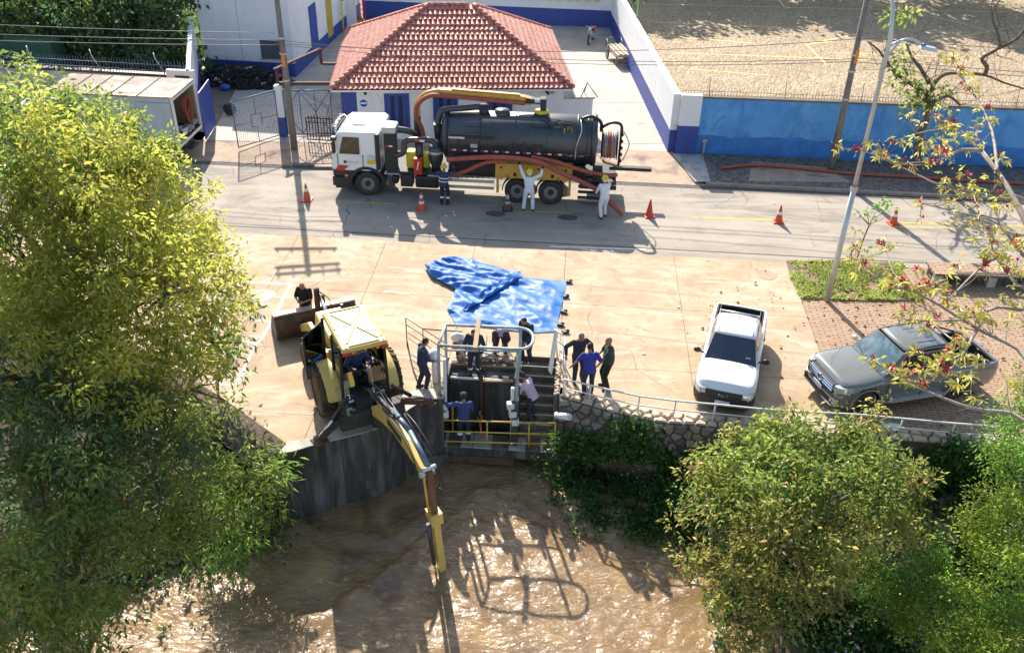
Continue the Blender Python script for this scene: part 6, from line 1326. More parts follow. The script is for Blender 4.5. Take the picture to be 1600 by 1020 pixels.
# bent wire guard on the left
wg = thing('wire_guard', 'bent guard of thin rusty bars left of the lifting frame', 'guard rail', (0, 0, 0))
A_ = P(634, 497, 1.05); A0_ = Vector((A_.x, A_.y, .0)); Z_ = Vector((-3.98, 21.05, .05))
for k, zz in enumerate((1.05, .8, .52, .3)):
    a = Vector((A_.x+.02*k, A_.y, zz)); b = MB(); b.tube([a, (FA, 22.1, zz+.05)], .014, 5); b.build('bar', rust, wg)
b = MB(); b.tube([A_, A0_+Vector((0, 0, .25)), A0_.lerp(Z_, .5)+Vector((-.05, 0, .1)), Z_], .016, 5); b.build('bar', rust, wg)
b = MB(); b.tube([A_, A0_], .018, 5); b.build('post', rust, wg)
m_ = A_.lerp(Vector((FA, 22.1, 1.1)), .45); b = MB(); b.tube([m_, (m_.x, m_.y, 0)], .015, 5); b.tube([m_, (m_.x+1.2, m_.y, 1.05)], .02, 5); b.build('post', rust, wg)
# white railing along the stone wall
rl = thing('railing', 'long white tubular railing along the top of the stone wall', 'railing', (0, 0, 0))
rp_ = [(.15, 21.3), (.92, 21.05), (1.34, 20.97), (2.3, 20.75), (3.3, 20.58), (4.4, 20.52), (5.6, 20.5), (6.9, 20.48), (8.2, 20.46), (9.5, 20.42), (10.9, 20.4), (12.3, 20.35), (14, 20.3), (18, 20.2), (24, 20.1)]
for zz in (.62, .3): b = MB(); b.tube([(x, y, zz+(.03*math.sin(i*1.7))) for i, (x, y) in enumerate(rp_)], .028 if zz > .5 else .02, 8); b.build('rail', whitesteel, rl)
for i, (x, y) in enumerate(rp_):
    b = MB(); b.tube([(x, y-.02, 0), (x+.02, y, .62+.03*math.sin(i*1.7))], .024, 6); b.build('post', whitesteel, rl)
# stair handrail (white, with a bent triangular plate)
hr = thing('handrail', 'white steel handrail with a bent triangular plate at the stair head', 'handrail', (0, 0, 0))
q1, q2, q3 = Vector((-.2, 23.25, 1.05)), Vector((-.28, 22.35, .0)), Vector((.12, 22.95, 1.0))
b = MB(); b.slab([q1, q1+Vector((.1, 0, 0)), q2+Vector((.05, 0, 0)), q2-Vector((.05, 0, -.15))], (1, .2, 0), .03); b.build('plate', whitesteel, hr)
for a, c in ((q1, q3), (q3, (.2, 21.35, .62)), (q1, (-.06, 23.2, 0)), (q3, (.12, 22.95, 0)), ((.0, 23.1, .55), (.16, 22.1, .3)), ((.2, 21.35, .62), (.2, 21.35, 0)), (q1-Vector((0, 0, .3)), q3-Vector((0, 0, .35)))):
    b = MB(); b.tube([a, c], .026, 8); b.build('bar', whitesteel, hr)
# chain of rusty edge strip on the stair cheek
b = MB()
for i in range(60): b.box((-.02+random.uniform(-.05, .05), 21.35+i*.031, .03-.0), (.09, .05, random.uniform(.04, .12)), rz=random.uniform(0, 3))
b.build('crumbled_edge', capstone_m, pit, kind='stuff')
# yellow railing on the footbridge
yr = thing('railing', 'yellow painted safety railing on the footbridge over the river', 'railing', (0, 0, 0))
for zz in (-1.7+.92, -1.7+.5, -1.7+.12): b = MB(); b.tube([(-3.55, 20.8, zz), (-.0, 21.0, zz)], .024, 8); b.build('rail', yellowsteel, yr)
for x in (-3.55, -2.02, -.78, .0): b = MB(); y = 20.8+.2*(x+3.55)/3.55; b.tube([(x, y, -1.72), (x, y, -.78)], .024, 8); b.build('post', yellowsteel, yr)
for x in (-3.12, -1.3): b = MB(); b.tube([(x, 21.42, -1.72), (x, 21.42, -.6)], .028, 8); b.build('post', yellowsteel, yr)
b = MB(); b.tube([(-3.55, 20.8, -.78), (-3.62, 21.4, -.5)], .022, 6); b.tube([(-3.55, 20.8, -1.58), (-3.62, 21.4, -1.3)], .022, 6); b.build('rail', yellowsteel, yr)
# pvc pipe, card, bottle scraps
b = MB(); q = P(880, 645, -.35); d = Vector((.32, .1, .12)); vs = []
b.lathe([(.085, -.25), (.1, -.25), (.1, .25), (.085, .25), (.085, -.25)], q+Vector((0, -.15, 0)), (1, -.55, .35), 18); b.build('drain_pipe', white, label='short white plastic pipe sticking out of the stone wall', cat='pipe')
b = MB(); b.box((*P(1391, 668)[:2], .05), (.5, .32, .02), rz=-.1); b.build('white_card', white, label='white card lying on the ground behind the railing', cat='card')

# ================================================================ TARPAULIN
tar = mat('blue tarpaulin', (.035, .155, .48), .5, var=.1, vs=2, bump=.3, bs=5, spec=.25, bd=.02)
def sheet(name, quad, nu, nv, amp, base, parent=None, seed=0, **kw):
    "quad: four edges given as polylines (bottom l->r, top l->r) in plan; crumpled height on top"
    bot, top = quad; vs = []
    def along(pl, t):
        L = [0]; 
        for a, c in zip(pl, pl[1:]): L.append(L[-1]+math.dist(a[:2], c[:2]))
        u = t*L[-1]
        for i in range(len(pl)-1):
            if u <= L[i+1]+1e-9: f = (u-L[i])/(L[i+1]-L[i]+1e-9); return Vector(pl[i]).lerp(Vector(pl[i+1]), f)
        return Vector(pl[-1])
    for j in range(nv+1):
        for i in range(nu+1):
            a = along(bot, i/nu); c = along(top, i/nu); p = a.lerp(c, j/nv)
            s = 0
            for (fx, fy, w_, o_) in ((.22, 1.3, 1., 1), (.45, 2.6, .7, 5), (1.2, 5.2, .55, 9), (3, 6, .14, 13)):
                s += w_*(1-abs(mnoise.noise(Vector((p.x*fx+seed, p.y*fy*.6+p.x*.8, o_))))*3.2)
            ed = min(i/nu, 1-i/nu, j/nv, 1-j/nv)*9; ed = min(1, .25+ed)
            p.z = base+max(0, amp*s*.55*ed)+.012; vs.append(p)
    b = MB(); b.add(vs, [(j*(nu+1)+i, j*(nu+1)+i+1, (j+1)*(nu+1)+i+1, (j+1)*(nu+1)+i) for j in range(nv) for i in range(nu)], sm=True)
    return b.build(name, tar, parent, **kw)
def pl(*pts): return [P(*p, .05) for p in pts]
tp = thing('tarpaulin', 'crumpled bright blue tarpaulin spread and folded on the plaza', 'tarpaulin', (0, 0, 0))
sheet('lower_layer', (pl((698, 482), (712, 505), (780, 513), (830, 519), (868, 517)), pl((735, 425), (780, 430), (820, 433), (850, 436), (887, 437))), 90, 50, .11, .0, tp, 1)
sheet('folded_layer', (pl((663, 416), (672, 433), (700, 447), (715, 455), (740, 468), (722, 488)), pl((668, 415), (720, 404), (745, 408), (790, 424), (812, 427), (818, 432))), 90, 55, .21, .09, tp, 17)
sheet('fold_tongue', (pl((699, 485), (715, 492), (730, 487)), pl((712, 455), (760, 455), (818, 434))), 50, 26, .15, .10, tp, 30)
for (px, py) in ((889, 440), (884, 463), (881, 487), (876, 507), (884, 518)):
    b = MB(); q = P(px, py, .05); b.box(q, (.2, .12, .08), rz=random.uniform(-.6, .6)); b.ell(q+Vector((.06, .02, .03)), (.07, .05, .05), 8); b.build('weight_stone', blackmat, label={440: 'dark lump weighting the upper right corner of the tarpaulin', 463: 'dark lump on the right hem of the tarpaulin, second from the top', 487: 'dark lump on the right hem of the tarpaulin, third from the top', 507: 'dark lump just above the lower right corner of the tarpaulin', 518: 'dark lump at the lower right tip of the tarpaulin'}[py], cat='weight', group='weights along the tarpaulin hem')

# ================================================================ CONES
def cone(loc, label, bands, m=conem, dark=False):
    t = thing('traffic_cone', label, 'traffic cone', loc, random.uniform(-.4, .4), 'traffic cones along the road')
    b = MB(); b.box((0, 0, .025), (.42, .42, .05)); b.build('base', m if not dark else chass, t, bevel=.015)
    b = MB(); b.lathe([(.165, .05), (.155, .08), (.028, .74), (.0, .75)], (0, 0, 0), n=18); c_ = b.build('cone_body', m, t)
    for z0, z1 in bands:
        r_ = lambda z: .155-(z-.08)*(.127/.66)+.004; b = MB(); b.lathe([(r_(z0), z0), (r_(z1), z1)], (0, 0, 0), n=18); b.build('reflective_band', reflw if not dark else lightconc, c_)
    return t
cones = (((480, 313), 'orange cone left of the truck, near the utility pole shadow', ((.42, .55),)), ((659, 327), 'orange cone with two white bands below the truck deck', ((.28, .38), (.52, .64))), ((793, 328), 'dull dark brown cone in the shade by the rear wheels', ((.3, .4), (.52, .7))),
         ((1014, 338), 'plain red orange cone without bands, right of the hose end', ()), ((1216, 347), 'orange cone with one white band in the open road', ((.36, .48),)), ((1395, 350), 'orange cone with one white band in the pole shadow on the right', ((.36, .48),)))
for (px, l, bs_) in cones:
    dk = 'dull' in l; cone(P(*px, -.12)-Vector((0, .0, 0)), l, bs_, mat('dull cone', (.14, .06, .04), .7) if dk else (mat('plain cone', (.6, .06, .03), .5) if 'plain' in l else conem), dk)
# small litter on road and plaza
for k, (px, py) in enumerate(((697, 338), (708, 332), (606, 340), (1060, 480), (1006, 553), (1210, 318), (612, 355))):
    b = MB(); q = P(px, py, 0 if py > 400 else -.12); b.box(q+Vector((0, 0, .02)), (.09, .06, .03), rz=k); b.build('litter', white, label='scrap of white litter '+('on the plaza floor' if py > 400 else 'on the asphalt beside the truck'), cat='litter', group='white litter scraps')
# ================================================================ PEOPLE
def ik(a, b, l1, l2, hint):
    a = Vector(a); b = Vector(b); d = b-a; L = min(d.length, (l1+l2)*.999); d.normalize(); b = a+d*L
    x = (l1*l1-l2*l2+L*L)/(2*L); h = math.sqrt(max(0, l1*l1-x*x)); n = Vector(hint); n -= d*n.dot(d); n.normalize()
    return a+d*x+n*h, b
def capsule(b, p0, p1, r0, r1, n=9):
    p0 = Vector(p0); p1 = Vector(p1); d = (p1-p0).normalized()
    b.tube([p0-d*r0*.9, p0-d*r0*.55, p0, p1, p1+d*r1*.55, p1+d*r1*.9], [r0*.4, r0*.82, r0, r1, r1*.82, r1*.4], n)
def remesh(o, v=.016):
    m = o.modifiers.new('fuse', 'REMESH'); m.mode = 'VOXEL'; m.voxel_size = v; m.use_smooth_shade = True
    s = o.modifiers.new('soft', 'SMOOTH'); s.factor = .5; s.iterations = 2
def person(label, loc, face, top, legs_m, h=1.74, lean=0., side=0., pelvis=.93, hands=(None, None), feet=None, look=(0, 0), hairm=hair_m, helmet=None, sleeves=True, cap_=None, bands=False, group=None, glove=None, belly=1., hood=False, shoes=shoe_m, chin=None):
    """loc: point on the ground; face: heading in degrees (0 = +y, counter-clockwise); hands: targets in body space (x right, y ahead, z up)"""
    t = thing('person', label, 'person', loc, R(face), group); k = h/1.74
    V3 = lambda x, y, z: Vector((x*k, y*k, z*k))
    pel = V3(0, 0, pelvis); Rl = Matrix.Rotation(-lean, 3, 'X') @ Matrix.Rotation(side, 3, 'Y')
    up = lambda x, y, z: pel+Rl @ V3(x, y, z)
    chest = up(0, 0, .36); neck = up(0, .0, .55); sh = {1: up(.185, 0, .49), -1: up(-.185, 0, .49)}
    Rh = Matrix.Rotation(-lean*.55-look[0], 3, 'X') @ Matrix.Rotation(look[1], 3, 'Z')
    hc = neck+Rh @ V3(0, .02, .165)
    feet = feet or ((.12, .04, 0), (-.12, -.02, 0)); legs = {}
    arms = {}
    for s, hnd in ((1, hands[0]), (-1, hands[1])):
        tgt = V3(*hnd) if hnd else V3(s*.25, .08, .80)+(Rl @ V3(0, 0, .5)-V3(0, 0, .5))*(.75 if lean < .5 else .9)
        el, wr_ = ik(sh[s], tgt, .285*k, .26*k, (s*.8, -.7, -.25)); arms[s] = (sh[s], el, wr_)
    for s, f in ((1, feet[0]), (-1, feet[1])):
        an = V3(f[0], f[1], f[2]+.09); hp_ = pel+V3(s*.095, 0, -.02); kn, an = ik(hp_, an, .43*k, .42*k, (s*.15, 1, 0)); legs[s] = (hp_, kn, an)
    # body: one fused surface
    b = MB()
    b.ell(hc, (.078*k, .098*k, .12*k), 14, rot=Rh); b.ell(hc+Rh @ V3(0, .03, -.06), (.058*k, .07*k, .065*k), 10, rot=Rh)
    b.ell(hc+Rh @ V3(0, .103, -.012), (.014*k, .02*k, .024*k), 8, rot=Rh)
    for s in (-1, 1): b.ell(hc+Rh @ V3(s*.08, -.005, -.01), (.012*k, .022*k, .034*k), 8, rot=Rh)
    capsule(b, neck-Rl @ V3(0, 0, .05), hc-Rh @ V3(0, .01, .06), .058*k, .055*k)
    capsule(b, up(0, 0, .04), up(0, 0, .3), .09*k, .09*k, 12); capsule(b, up(-.12, 0, .42), up(.12, 0, .42), .06*k, .06*k, 10)
    for s in (-1, 1):
        a, e, w_ = arms[s]; capsule(b, a, e, .05*k, .04*k); capsule(b, e, w_, .039*k, .026*k)
        d = (w_-e).normalized(); xs_ = d.cross(Vector((s*.3, .4, .8))).normalized(); capsule(b, w_, w_+d*.075*k, .028*k, .033*k)
        n_ = xs_.cross(d).normalized()
        for q in range(4):
            o_ = w_+d*.08*k+xs_*(q-1.5)*.019*k; ln = (.062, .075, .07, .055)[q]*k; m1 = o_+d*ln*.55+n_*.008; capsule(b, o_, m1, .0115*k, .0105*k, 6); capsule(b, m1, m1+d*ln*.4+n_*.022*k, .0105*k, .009*k, 6)
        capsule(b, w_+d*.03*k+xs_*.028*k, w_+d*.065*k+xs_*.062*k+n_*.01, .013*k, .011*k, 6)
        hp_, kn, an = legs[s]; capsule(b, hp_, kn, .085*k, .055*k); capsule(b, kn, an, .052*k, .035*k)
    body = b.build('body', skin, t); remesh(body, .0125)
    # upper garment
    b = MB(); g = 1.0
    b.M = None
    def ring(c, rx_, ry_, M_=Rl): return [c+M_ @ Vector((rx_*k*math.cos(a), ry_*k*math.sin(a), 0)) for a in [i*math.pi/7 for i in range(14)]]
    st = [(up(0, 0, -.08), .185, .145), (up(0, 0, .05), .182*belly, .15*belly), (up(0, .0, .18), .182*belly, .15*belly), (up(0, 0, .32), .205, .15), (up(0, -.005, .44), .215, .132), (up(0, -.005, .51), .12, .085), (up(0, 0, .545), .075, .072)]
    vs = []; 
    for c, a_, d_ in st: vs += ring(c, a_, d_)
    n = 14; b.add(vs, [(i*n+j, i*n+(j+1) % n, (i+1)*n+(j+1) % n, (i+1)*n+j) for i in range(len(st)-1) for j in range(n)]+[list(range(n))[::-1], [len(vs)-n+j for j in range(n)]], sm=True)
    for s in (-1, 1):
        a, e, w_ = arms[s]; capsule(b, a, e if sleeves else a.lerp(e, .8), .08*k, .066*k if sleeves else .07*k)
        if sleeves: capsule(b, e, e.lerp(w_, .9), .063*k, .048*k)
    if hood: b.ell(hc, (.1*k, .115*k, .135*k), 12, rot=Rh)
    o = b.build('jacket' if sleeves else 'shirt', top, t); remesh(o)
    # trousers
    b = MB(); capsule(b, pel+V3(-.06, 0, -.01), pel+V3(.06, 0, -.01), .13*k, .13*k, 12)
    for s in (-1, 1): hp_, kn, an = legs[s]; capsule(b, hp_, kn, .112*k, .084*k, 11); capsule(b, kn, an.lerp(kn, .08), .08*k, .068*k, 11)
    o = b.build('trousers', legs_m, t); remesh(o)
    if bands:
        for s in (-1, 1):
            hp_, kn, an = legs[s]; b = MB(); q0 = kn.lerp(an, .38); q1 = kn.lerp(an, .56); b.tube([q0, q1], [.088*k, .085*k], 12, caps=False); b.build('reflective_band', reflw, t)
    if bands == 2:
        for zz in (.16, .3): b = MB(); q = ring(up(0, 0, zz), .218, .168); b.tube(q+[q[0]], .02, 6, caps=False); b.build('chest_band', reflw, t)
    for s in (-1, 1):
        hp_, kn, an = legs[s]; b = MB(); capsule(b, an+V3(0, -.05, -.045), an+V3(s*.02, .15, -.058), .042*k, .034*k); capsule(b, an+V3(0, 0, .05), an+V3(0, 0, -.04), .048*k, .045*k); o = b.build('boot', shoes, t); remesh(o, .014)
    if glove:
        for s in (-1, 1):
            a, e, w_ = arms[s]; d = (w_-e).normalized(); b = MB(); capsule(b, w_-d*.01, w_+d*.1*k, .036*k, .04*k); b.build('glove', glove, t)
    # eyes
    b = MB()
    for s in (-1, 1): b.ell(hc+Rh @ V3(s*.031, .092, .012), (.012*k, .008*k, .007*k), 6)
    b.build('eyes', hair_m, t)
    if hairm is not None:
        b = MB(); b.ell(hc+Rh @ V3(0, -.022, .022), (.083*k, .094*k, .112*k), 12, rot=Rh); b.build('hair', hairm, t)
    if helmet is not None:
        b = MB(); c = hc+Rh @ V3(0, -.01, .03); ax = Rh @ Vector((0, 0, 1)); b.lathe([(.155*k, .0), (.125*k, .015), (.12*k, .06), (.085*k, .115), (.03*k, .14), (0, .142)], c, ax, 16); b.beam(c+Rh @ V3(0, -.12, .05), c+Rh @ V3(0, .12, .05), .03, .19); b.build('helmet', helmet, t)
    if cap_ is not None:
        b = MB(); c = hc+Rh @ V3(0, -.01, .035); b.lathe([(.1*k, 0), (.1*k, .03), (.075*k, .085), (0, .105)], c, Rh @ Vector((0, 0, 1)), 14); b.box(c+Rh @ V3(0, .12, .01), (.13*k, .1*k, .012), rot=Rh); b.build('cap', cap_, t)
    return t, arms
GW = lambda px, py, z=0.: P(px, py, z)
# road crew
person('worker in navy uniform and yellow helmet reaching up to the truck hoses', (-5.1, 33.95, -.12), -12, navy, navyd, 1.72, helmet=yellowp, hairm=None, hands=((.3, .38, 1.5), (-.28, .3, 1.3)), bands=2)
person('worker in white overalls with both arms raised, facing the yellow tool box', (-1.62, 33.75, -.12), 0, whitesuit, whitesuit, 1.78, helmet=yellowp, hairm=None, hands=((.48, .22, 1.72), (-.42, .28, 1.85)), feet=((.17, .0, 0), (-.2, .0, 0)), glove=blackc, hood=True)
person('worker in white overalls at the truck rear holding the hose end', (1.42, 33.45, -.12), 25, whitesuit, whitesuit, 1.76, helmet=yellowp, hairm=None, hands=((.1, .38, 1.05), (-.22, .36, .95)), lean=.12, feet=((.13, .12, 0), (-.12, -.06, 0)), glove=blackc, hood=True)
# plaza
p_, arms_ = person('bald man in a black shirt and khaki trousers looking at his phone', GW(482, 512), 172, blackc, khaki, 1.76, hands=((.08, .32, 1.18), (-.1, .32, 1.16)), hairm=None, look=(.55, 0), sleeves=False, belly=1.15)
b = MB(); b.box((0, .42, 1.22), (.08, .02, .15), rot=Matrix.Rotation(-.6, 3, 'X')); b.build('phone', blackp, label='black phone held by the man in the black shirt', cat='phone', loc=GW(482, 512), rz=R(172))
# backhoe driver: seated facing the rear
person('backhoe driver in navy overalls seated at the rear levers in the cab', bo+Matrix.Rotation(BH, 3, 'Z') @ Vector((0, -.2, .55)), 180+29.5, navy, navyd, 1.72, pelvis=.78, lean=.15, hands=((.22, .42, 1.08), (-.22, .42, 1.08)), feet=((.2, .42, .42), (-.2, .42, .42)), look=(.3, 0))
# pit crew
person('man in navy overalls standing left of the frame watching the gate', (-3.95, 21.25, 0), -60, navy, navyd, 1.75, look=(.35, 0), hands=((.15, .3, 1.0), None), feet=((.1, .05, 0), (-.12, -.1, 0)), lean=.08)
person('man in a blue jacket and cap on the footbridge gripping the frame post', (-2.72, 20.98, -1.70), 8, royal if False else mat('faded blue jacket', (.05, .065, .20), .85, var=.2, vs=8, bump=.4, bs=14, bd=.03), navyd, 1.78, cap_=navy, hands=((.24, .25, .95), (-.62, .18, 1.42)), look=(.3, .1), bands=True)
person('man in navy overalls standing on the gate beam beside the hoist', (-2.55, 22.34, -.16), 178, navyd, navyd, 1.75, look=(.5, 0), bands=True, hands=((.25, .25, .95), (-.25, .25, .95)), lean=.12)
person('stooping man in dark overalls and a pale sun hat at the back of the pit', (-1.85, 23.2, 0), 185, mat('plum overall', (.05, .035, .06), .85, var=.2, vs=8, bump=.3), MT['plum overall'], 1.72, pelvis=.82, lean=.95, look=(.2, 0), hands=((.1, .55, .62), (-.1, .5, .7)), feet=((.16, .05, 0), (-.16, .0, 0)), cap_=lav, hairm=None)
person('man in a navy jacket at the head of the stairs beside the frame corner', (-1.0, 22.95, -.0), 150, navyd, navyd, 1.74, look=(.55, 0), lean=.2, hands=((.0, .35, 1.0), (-.15, .32, .95)))
person('man in a pale pink shirt bending over the gate gear on the stairs', (-.72, 21.75, -1.33), 58, pinkc, denim, 1.75, pelvis=.9, lean=.62, sleeves=False, hands=((.15, .5, 1.02), (-.15, .5, .92)), look=(.2, 0), feet=((.12, .0, 0), (-.12, -.1, 0)))
# trio at the railing
person('man in a dark shirt with hands on hips leaning on the stair handrail', (.55, 22.15, 0), 200, mat('dark slate shirt', (.025, .035, .045), .85, var=.2, vs=8, bump=.3), navyd, 1.76, look=(.35, .2), hands=((.42, .1, 1.02), (-.38, .15, 1.0)), hairm=greyhair, lean=.1, feet=((.12, .1, 0), (-.15, -.05, 0)))
person('man in a violet blue polo seen from behind, elbow out, at the white railing', (.88, 21.45, 0), 12, mat('violet blue polo', (.045, .05, .30), .85, var=.15, vs=8, bump=.3), navyd, 1.7, hands=((.2, .02, 1.0), (-.5, .2, .95)), sleeves=False, lean=.2, look=(.3, 0))
person('balding man in a dark green shirt gesturing beside the other two', (1.42, 21.85, 0), 100, greenc, blackc, 1.78, hands=((.1, .35, 1.05), (-.15, .42, 1.15)), sleeves=False, belly=1.15, hairm=None, look=(.1, 0))
# ================================================================ VEGETATION
rg = np.random.default_rng(11)
def leaves(name, C_, N, spread, size, asp, m, parent=None, droop=.5, up=.3, kind=None, fold=.15, squash=(1, 1, 1), **kw):
    """C_: array of clump centres (k,3); N leaves for each; leaf = a folded lance of four triangles"""
    K = len(C_); base = np.repeat(C_, N, 0); n = len(base)
    off = rg.normal(0, 1, (n, 3)); off /= np.linalg.norm(off, axis=1)[:, None]+1e-9; rad = rg.random(n)**.5
    sp = np.repeat(np.broadcast_to(np.asarray(spread, float), (K,)), N)
    pos = base+off*(rad*sp)[:, None]*np.array(squash)
    d = off*.8+rg.normal(0, .55, (n, 3)); d[:, 2] += -droop+up*rg.random(n); d /= np.linalg.norm(d, axis=1)[:, None]
    a = rg.normal(0, 1, (n, 3)); a[:, 2] *= .35; s = np.cross(d, a); s /= np.linalg.norm(s, axis=1)[:, None]+1e-9
    nn = np.cross(s, d); L = size*rg.uniform(.5, 1.4, n)[:, None]; w = L*asp
    p0 = pos; p1 = pos+d*L*.45+s*w; p2 = pos+d*L-np.array([0, 0, 1])*L*.12; p3 = pos+d*L*.45-s*w; pm = pos+d*L*.5-nn*w*fold*2
    V = np.stack([p0, p1, p2, p3, pm], 1).reshape(-1, 3); b_ = (np.arange(n)*5)[:, None]
    F = np.concatenate([b_+np.array([[0, 1, 4]]), b_+np.array([[1, 2, 4]]), b_+np.array([[2, 3, 4]]), b_+np.array([[3, 0, 4]])], 1).reshape(-1, 3)
    me = bpy.data.meshes.new(name); npmesh(me, V, F, False, m); return link(name, me, parent, kind=kind, **kw)
def blobpts(blobs, per=26, jit=.12, shell=.55):
    out = []; sz = []
    for (c, r) in blobs:
        n = int(per*r*r)
        for i in range(n):
            v = Vector((random.gauss(0, 1), random.gauss(0, 1), random.gauss(0, 1))).normalized()
            if v.z < -.35 and random.random() < .5: v.z = -v.z
            q = Vector(c)+v*r*random.uniform(shell, 1.05)*(1+.45*mnoise.noise(v*1.9+Vector(c)))
            out.append(q[:]); sz.append(random.uniform(.24, .62))
    return np.array(out), np.array(sz)
def branchy(b, root, targets, r0, n=7, wob=.25):
    for t_ in targets:
        root = Vector(root); t_ = Vector(t_); pts = [root]; L = (t_-root).length
        for i in range(1, n): f = i/n; pts.append(root.lerp(t_, f)+Vector((random.gauss(0, wob), random.gauss(0, wob), random.gauss(0, wob*.5)+L*.06*math.sin(math.pi*f)))*(.35+.3*f)*min(1, L/4))
        pts.append(t_); b.tube(arc(pts, 2), [r0*(1-.85*i/(len(pts)*2-2)) for i in range(len(pts)*2-1)], 6)
def tree(name, label, base, blobs, m, N, size, asp, per=26, trunk_r=.25, barkm=bark, group=None, droop=.5, shell=.5, fork=.4, cat='tree', mix=None, clump=1.):
    t = thing(name, label, cat, base, 0, group); bs_ = Vector(base)
    ctr = sum((Vector(c) for c, r in blobs), Vector())/len(blobs); fk = bs_.lerp(ctr, fork)
    b = MB(); b.tube(arc([bs_-Vector((0, 0, .3)), bs_.lerp(fk, .5)+Vector((.12, .05, 0)), fk], 4), [trunk_r*(1-.04*i) for i in range(9)], 10)
    branchy(b, fk, [Vector(c)+Vector((0, 0, r*.3)) for c, r in blobs], trunk_r*.5)
    for c, r in blobs: branchy(b, Vector(c)-Vector((0, 0, r*.3)), [Vector(c)+Vector((random.gauss(0, 1), random.gauss(0, 1), random.gauss(0, .7))).normalized()*r*.85 for _ in range(7)], trunk_r*.16, 4)
    b.v = [p-bs_ for p in b.v]; b.build('trunk', barkm, t)
    P_, s_ = blobpts(blobs, per, shell=shell); P_ = P_-np.array(bs_[:]); s_ = s_*clump
    if mix is None: leaves('crown', P_, N, s_, size, asp, m, t, droop=droop)
    else:
        k = int(len(P_)*mix[1]); leaves('crown', P_[k:], N, s_[k:], size, asp, m, t, droop=droop); leaves('crown', P_[:k], N, s_[:k], size, asp, mix[0], t, droop=droop)
    return t
Bl = lambda *L: [(P(px, py, z), r) for px, py, z, r in L]
# great yellow green tree at the left edge
tree('tree', 'great yellow green tree filling the left side, half hiding the box truck', (-16.2, 20.6, -.9),
     Bl((30, 205, 8.2, 1.7), (130, 225, 7.9, 1.35), (215, 268, 7.4, 1.1), (20, 290, 7.8, 1.7), (120, 300, 7.6, 1.9), (235, 320, 6.8, 1.4), (50, 400, 6.6, 1.9), (170, 400, 6.3, 1.7), (280, 400, 5.4, 1.2), (330, 440, 4.8, .95), (110, 500, 5.6, 1.8), (230, 500, 5.0, 1.5), (330, 520, 4.2, .9), (20, 560, 5.2, 1.8), (150, 590, 4.6, 1.6), (290, 590, 3.9, 1.1), (255, 440, 6.0, 1.2)),
     lf_yel, 78, .15, .18, per=19, trunk_r=.32, mix=(lf_mid, .22), clump=.98, droop=.35)
tree('tree', 'shaded dark green tree on the river bank at the lower left', (-13.0, 15.6, -1.9),
     Bl((40, 690, 4.2, 1.9), (150, 700, 3.6, 1.6), (250, 680, 3.0, 1.2), (70, 810, 3.2, 1.7), (190, 800, 2.4, 1.4), (290, 740, 1.8, 1.2), (320, 810, 1.0, .95), (230, 860, 1.3, .8), (110, 910, 1.6, 1.2), (20, 930, 2.4, 1.6), (130, 1010, .6, 1.1), (40, 1040, 1.2, 1.5), (340, 660, 1.6, .7)),
     lf_mid, 66, .165, .17, per=17, trunk_r=.25, mix=(lf_dark, .35), droop=.5)
tree('tree', 'small leafy branch of deep green leaves poking from the great tree onto the plaza', (-10.4, 20.6, -.9),
     Bl((375, 530, 2.0, .42), (395, 495, 2.2, .32), (360, 570, 1.7, .4), (345, 545, 2.0, .5), (372, 470, 2.3, .3)), lf_shr, 16, .17, .2, per=44, trunk_r=.06, mix=(lf_dark, .5))
tree('shrub', 'bright green frondy shrub at the corner of the dark concrete wall', (-8.0, 17.4, -1.6),
     Bl((405, 720, .2, .5), (430, 750, .0, .45), (395, 770, -.4, .55), (415, 810, -.8, .5), (360, 740, .0, .55), (440, 735, .1, .3), (350, 800, -.9, .6), (375, 850, -1.6, .55), (340, 870, -1.6, .5)), lf_shr, 24, .26, .09, per=42, trunk_r=.06, cat='shrub', mix=(lf_mid, .5))
# dark trees behind the spiked wall
dk = [((-38, 46.5, 3), 3.4), ((-33.5, 46.5, 3.2), 3.2), ((-29, 46.5, 3.0), 3.2), ((-25, 46.5, 3.0), 3.0), ((-22.6, 45.9, 2.6), 2.1), ((-31, 52, 5.5), 3.6), ((-26, 52, 5.2), 3.6), ((-22.8, 50.5, 4.6), 2.7), ((-37, 53, 6), 3.6)]
for i, (ix, l) in enumerate((((0, 8), 'dark dense tree beyond the spiked wall at the far left'), ((1, 5), 'dark dense tree beyond the spiked wall, second from the left'), ((2, 6), 'dark broad tree beyond the middle of the spiked wall'), ((3, 7, 4), 'dark tree touching the white warehouse, rightmost beyond the spiked wall'))):
    bl = [(Vector(dk[k][0]), dk[k][1]) for k in ix]; c = bl[0][0]
    tree('tree', l, (c.x, c.y, -.1), bl, lf_dark, 34, .27, .26, per=22, trunk_r=.25, group='dark trees behind the spiked wall', shell=.6, clump=1.7, mix=(lf_mid, .12))
b = MB(); b.box((-27.0, 43.6, 1.6), (2.6, 1.2, 3.0)); b.build('hut', mat('dark green hut paint', (.03, .10, .06), .7), label='dark green hut under the trees behind the spiked wall', cat='hut')
# trees beyond the court that throw its shade
for i, (x, y, zc, r_) in enumerate(((1, 76, 6, 4.5), (9, 77, 5.5, 4), (17, 78, 7, 4.5), (26, 76, 7, 4.5), (36, 74, 7, 5))):
    tree('tree', 'shade tree beyond the court, %s of a row of five' % ('first', 'second', 'third', 'fourth', 'last')[i], (x, y, 0), [(Vector((x, y, zc)), r_)], lf_dark, 40, .5, .35, per=9, trunk_r=.3, group='shade trees beyond the court', clump=2.5)
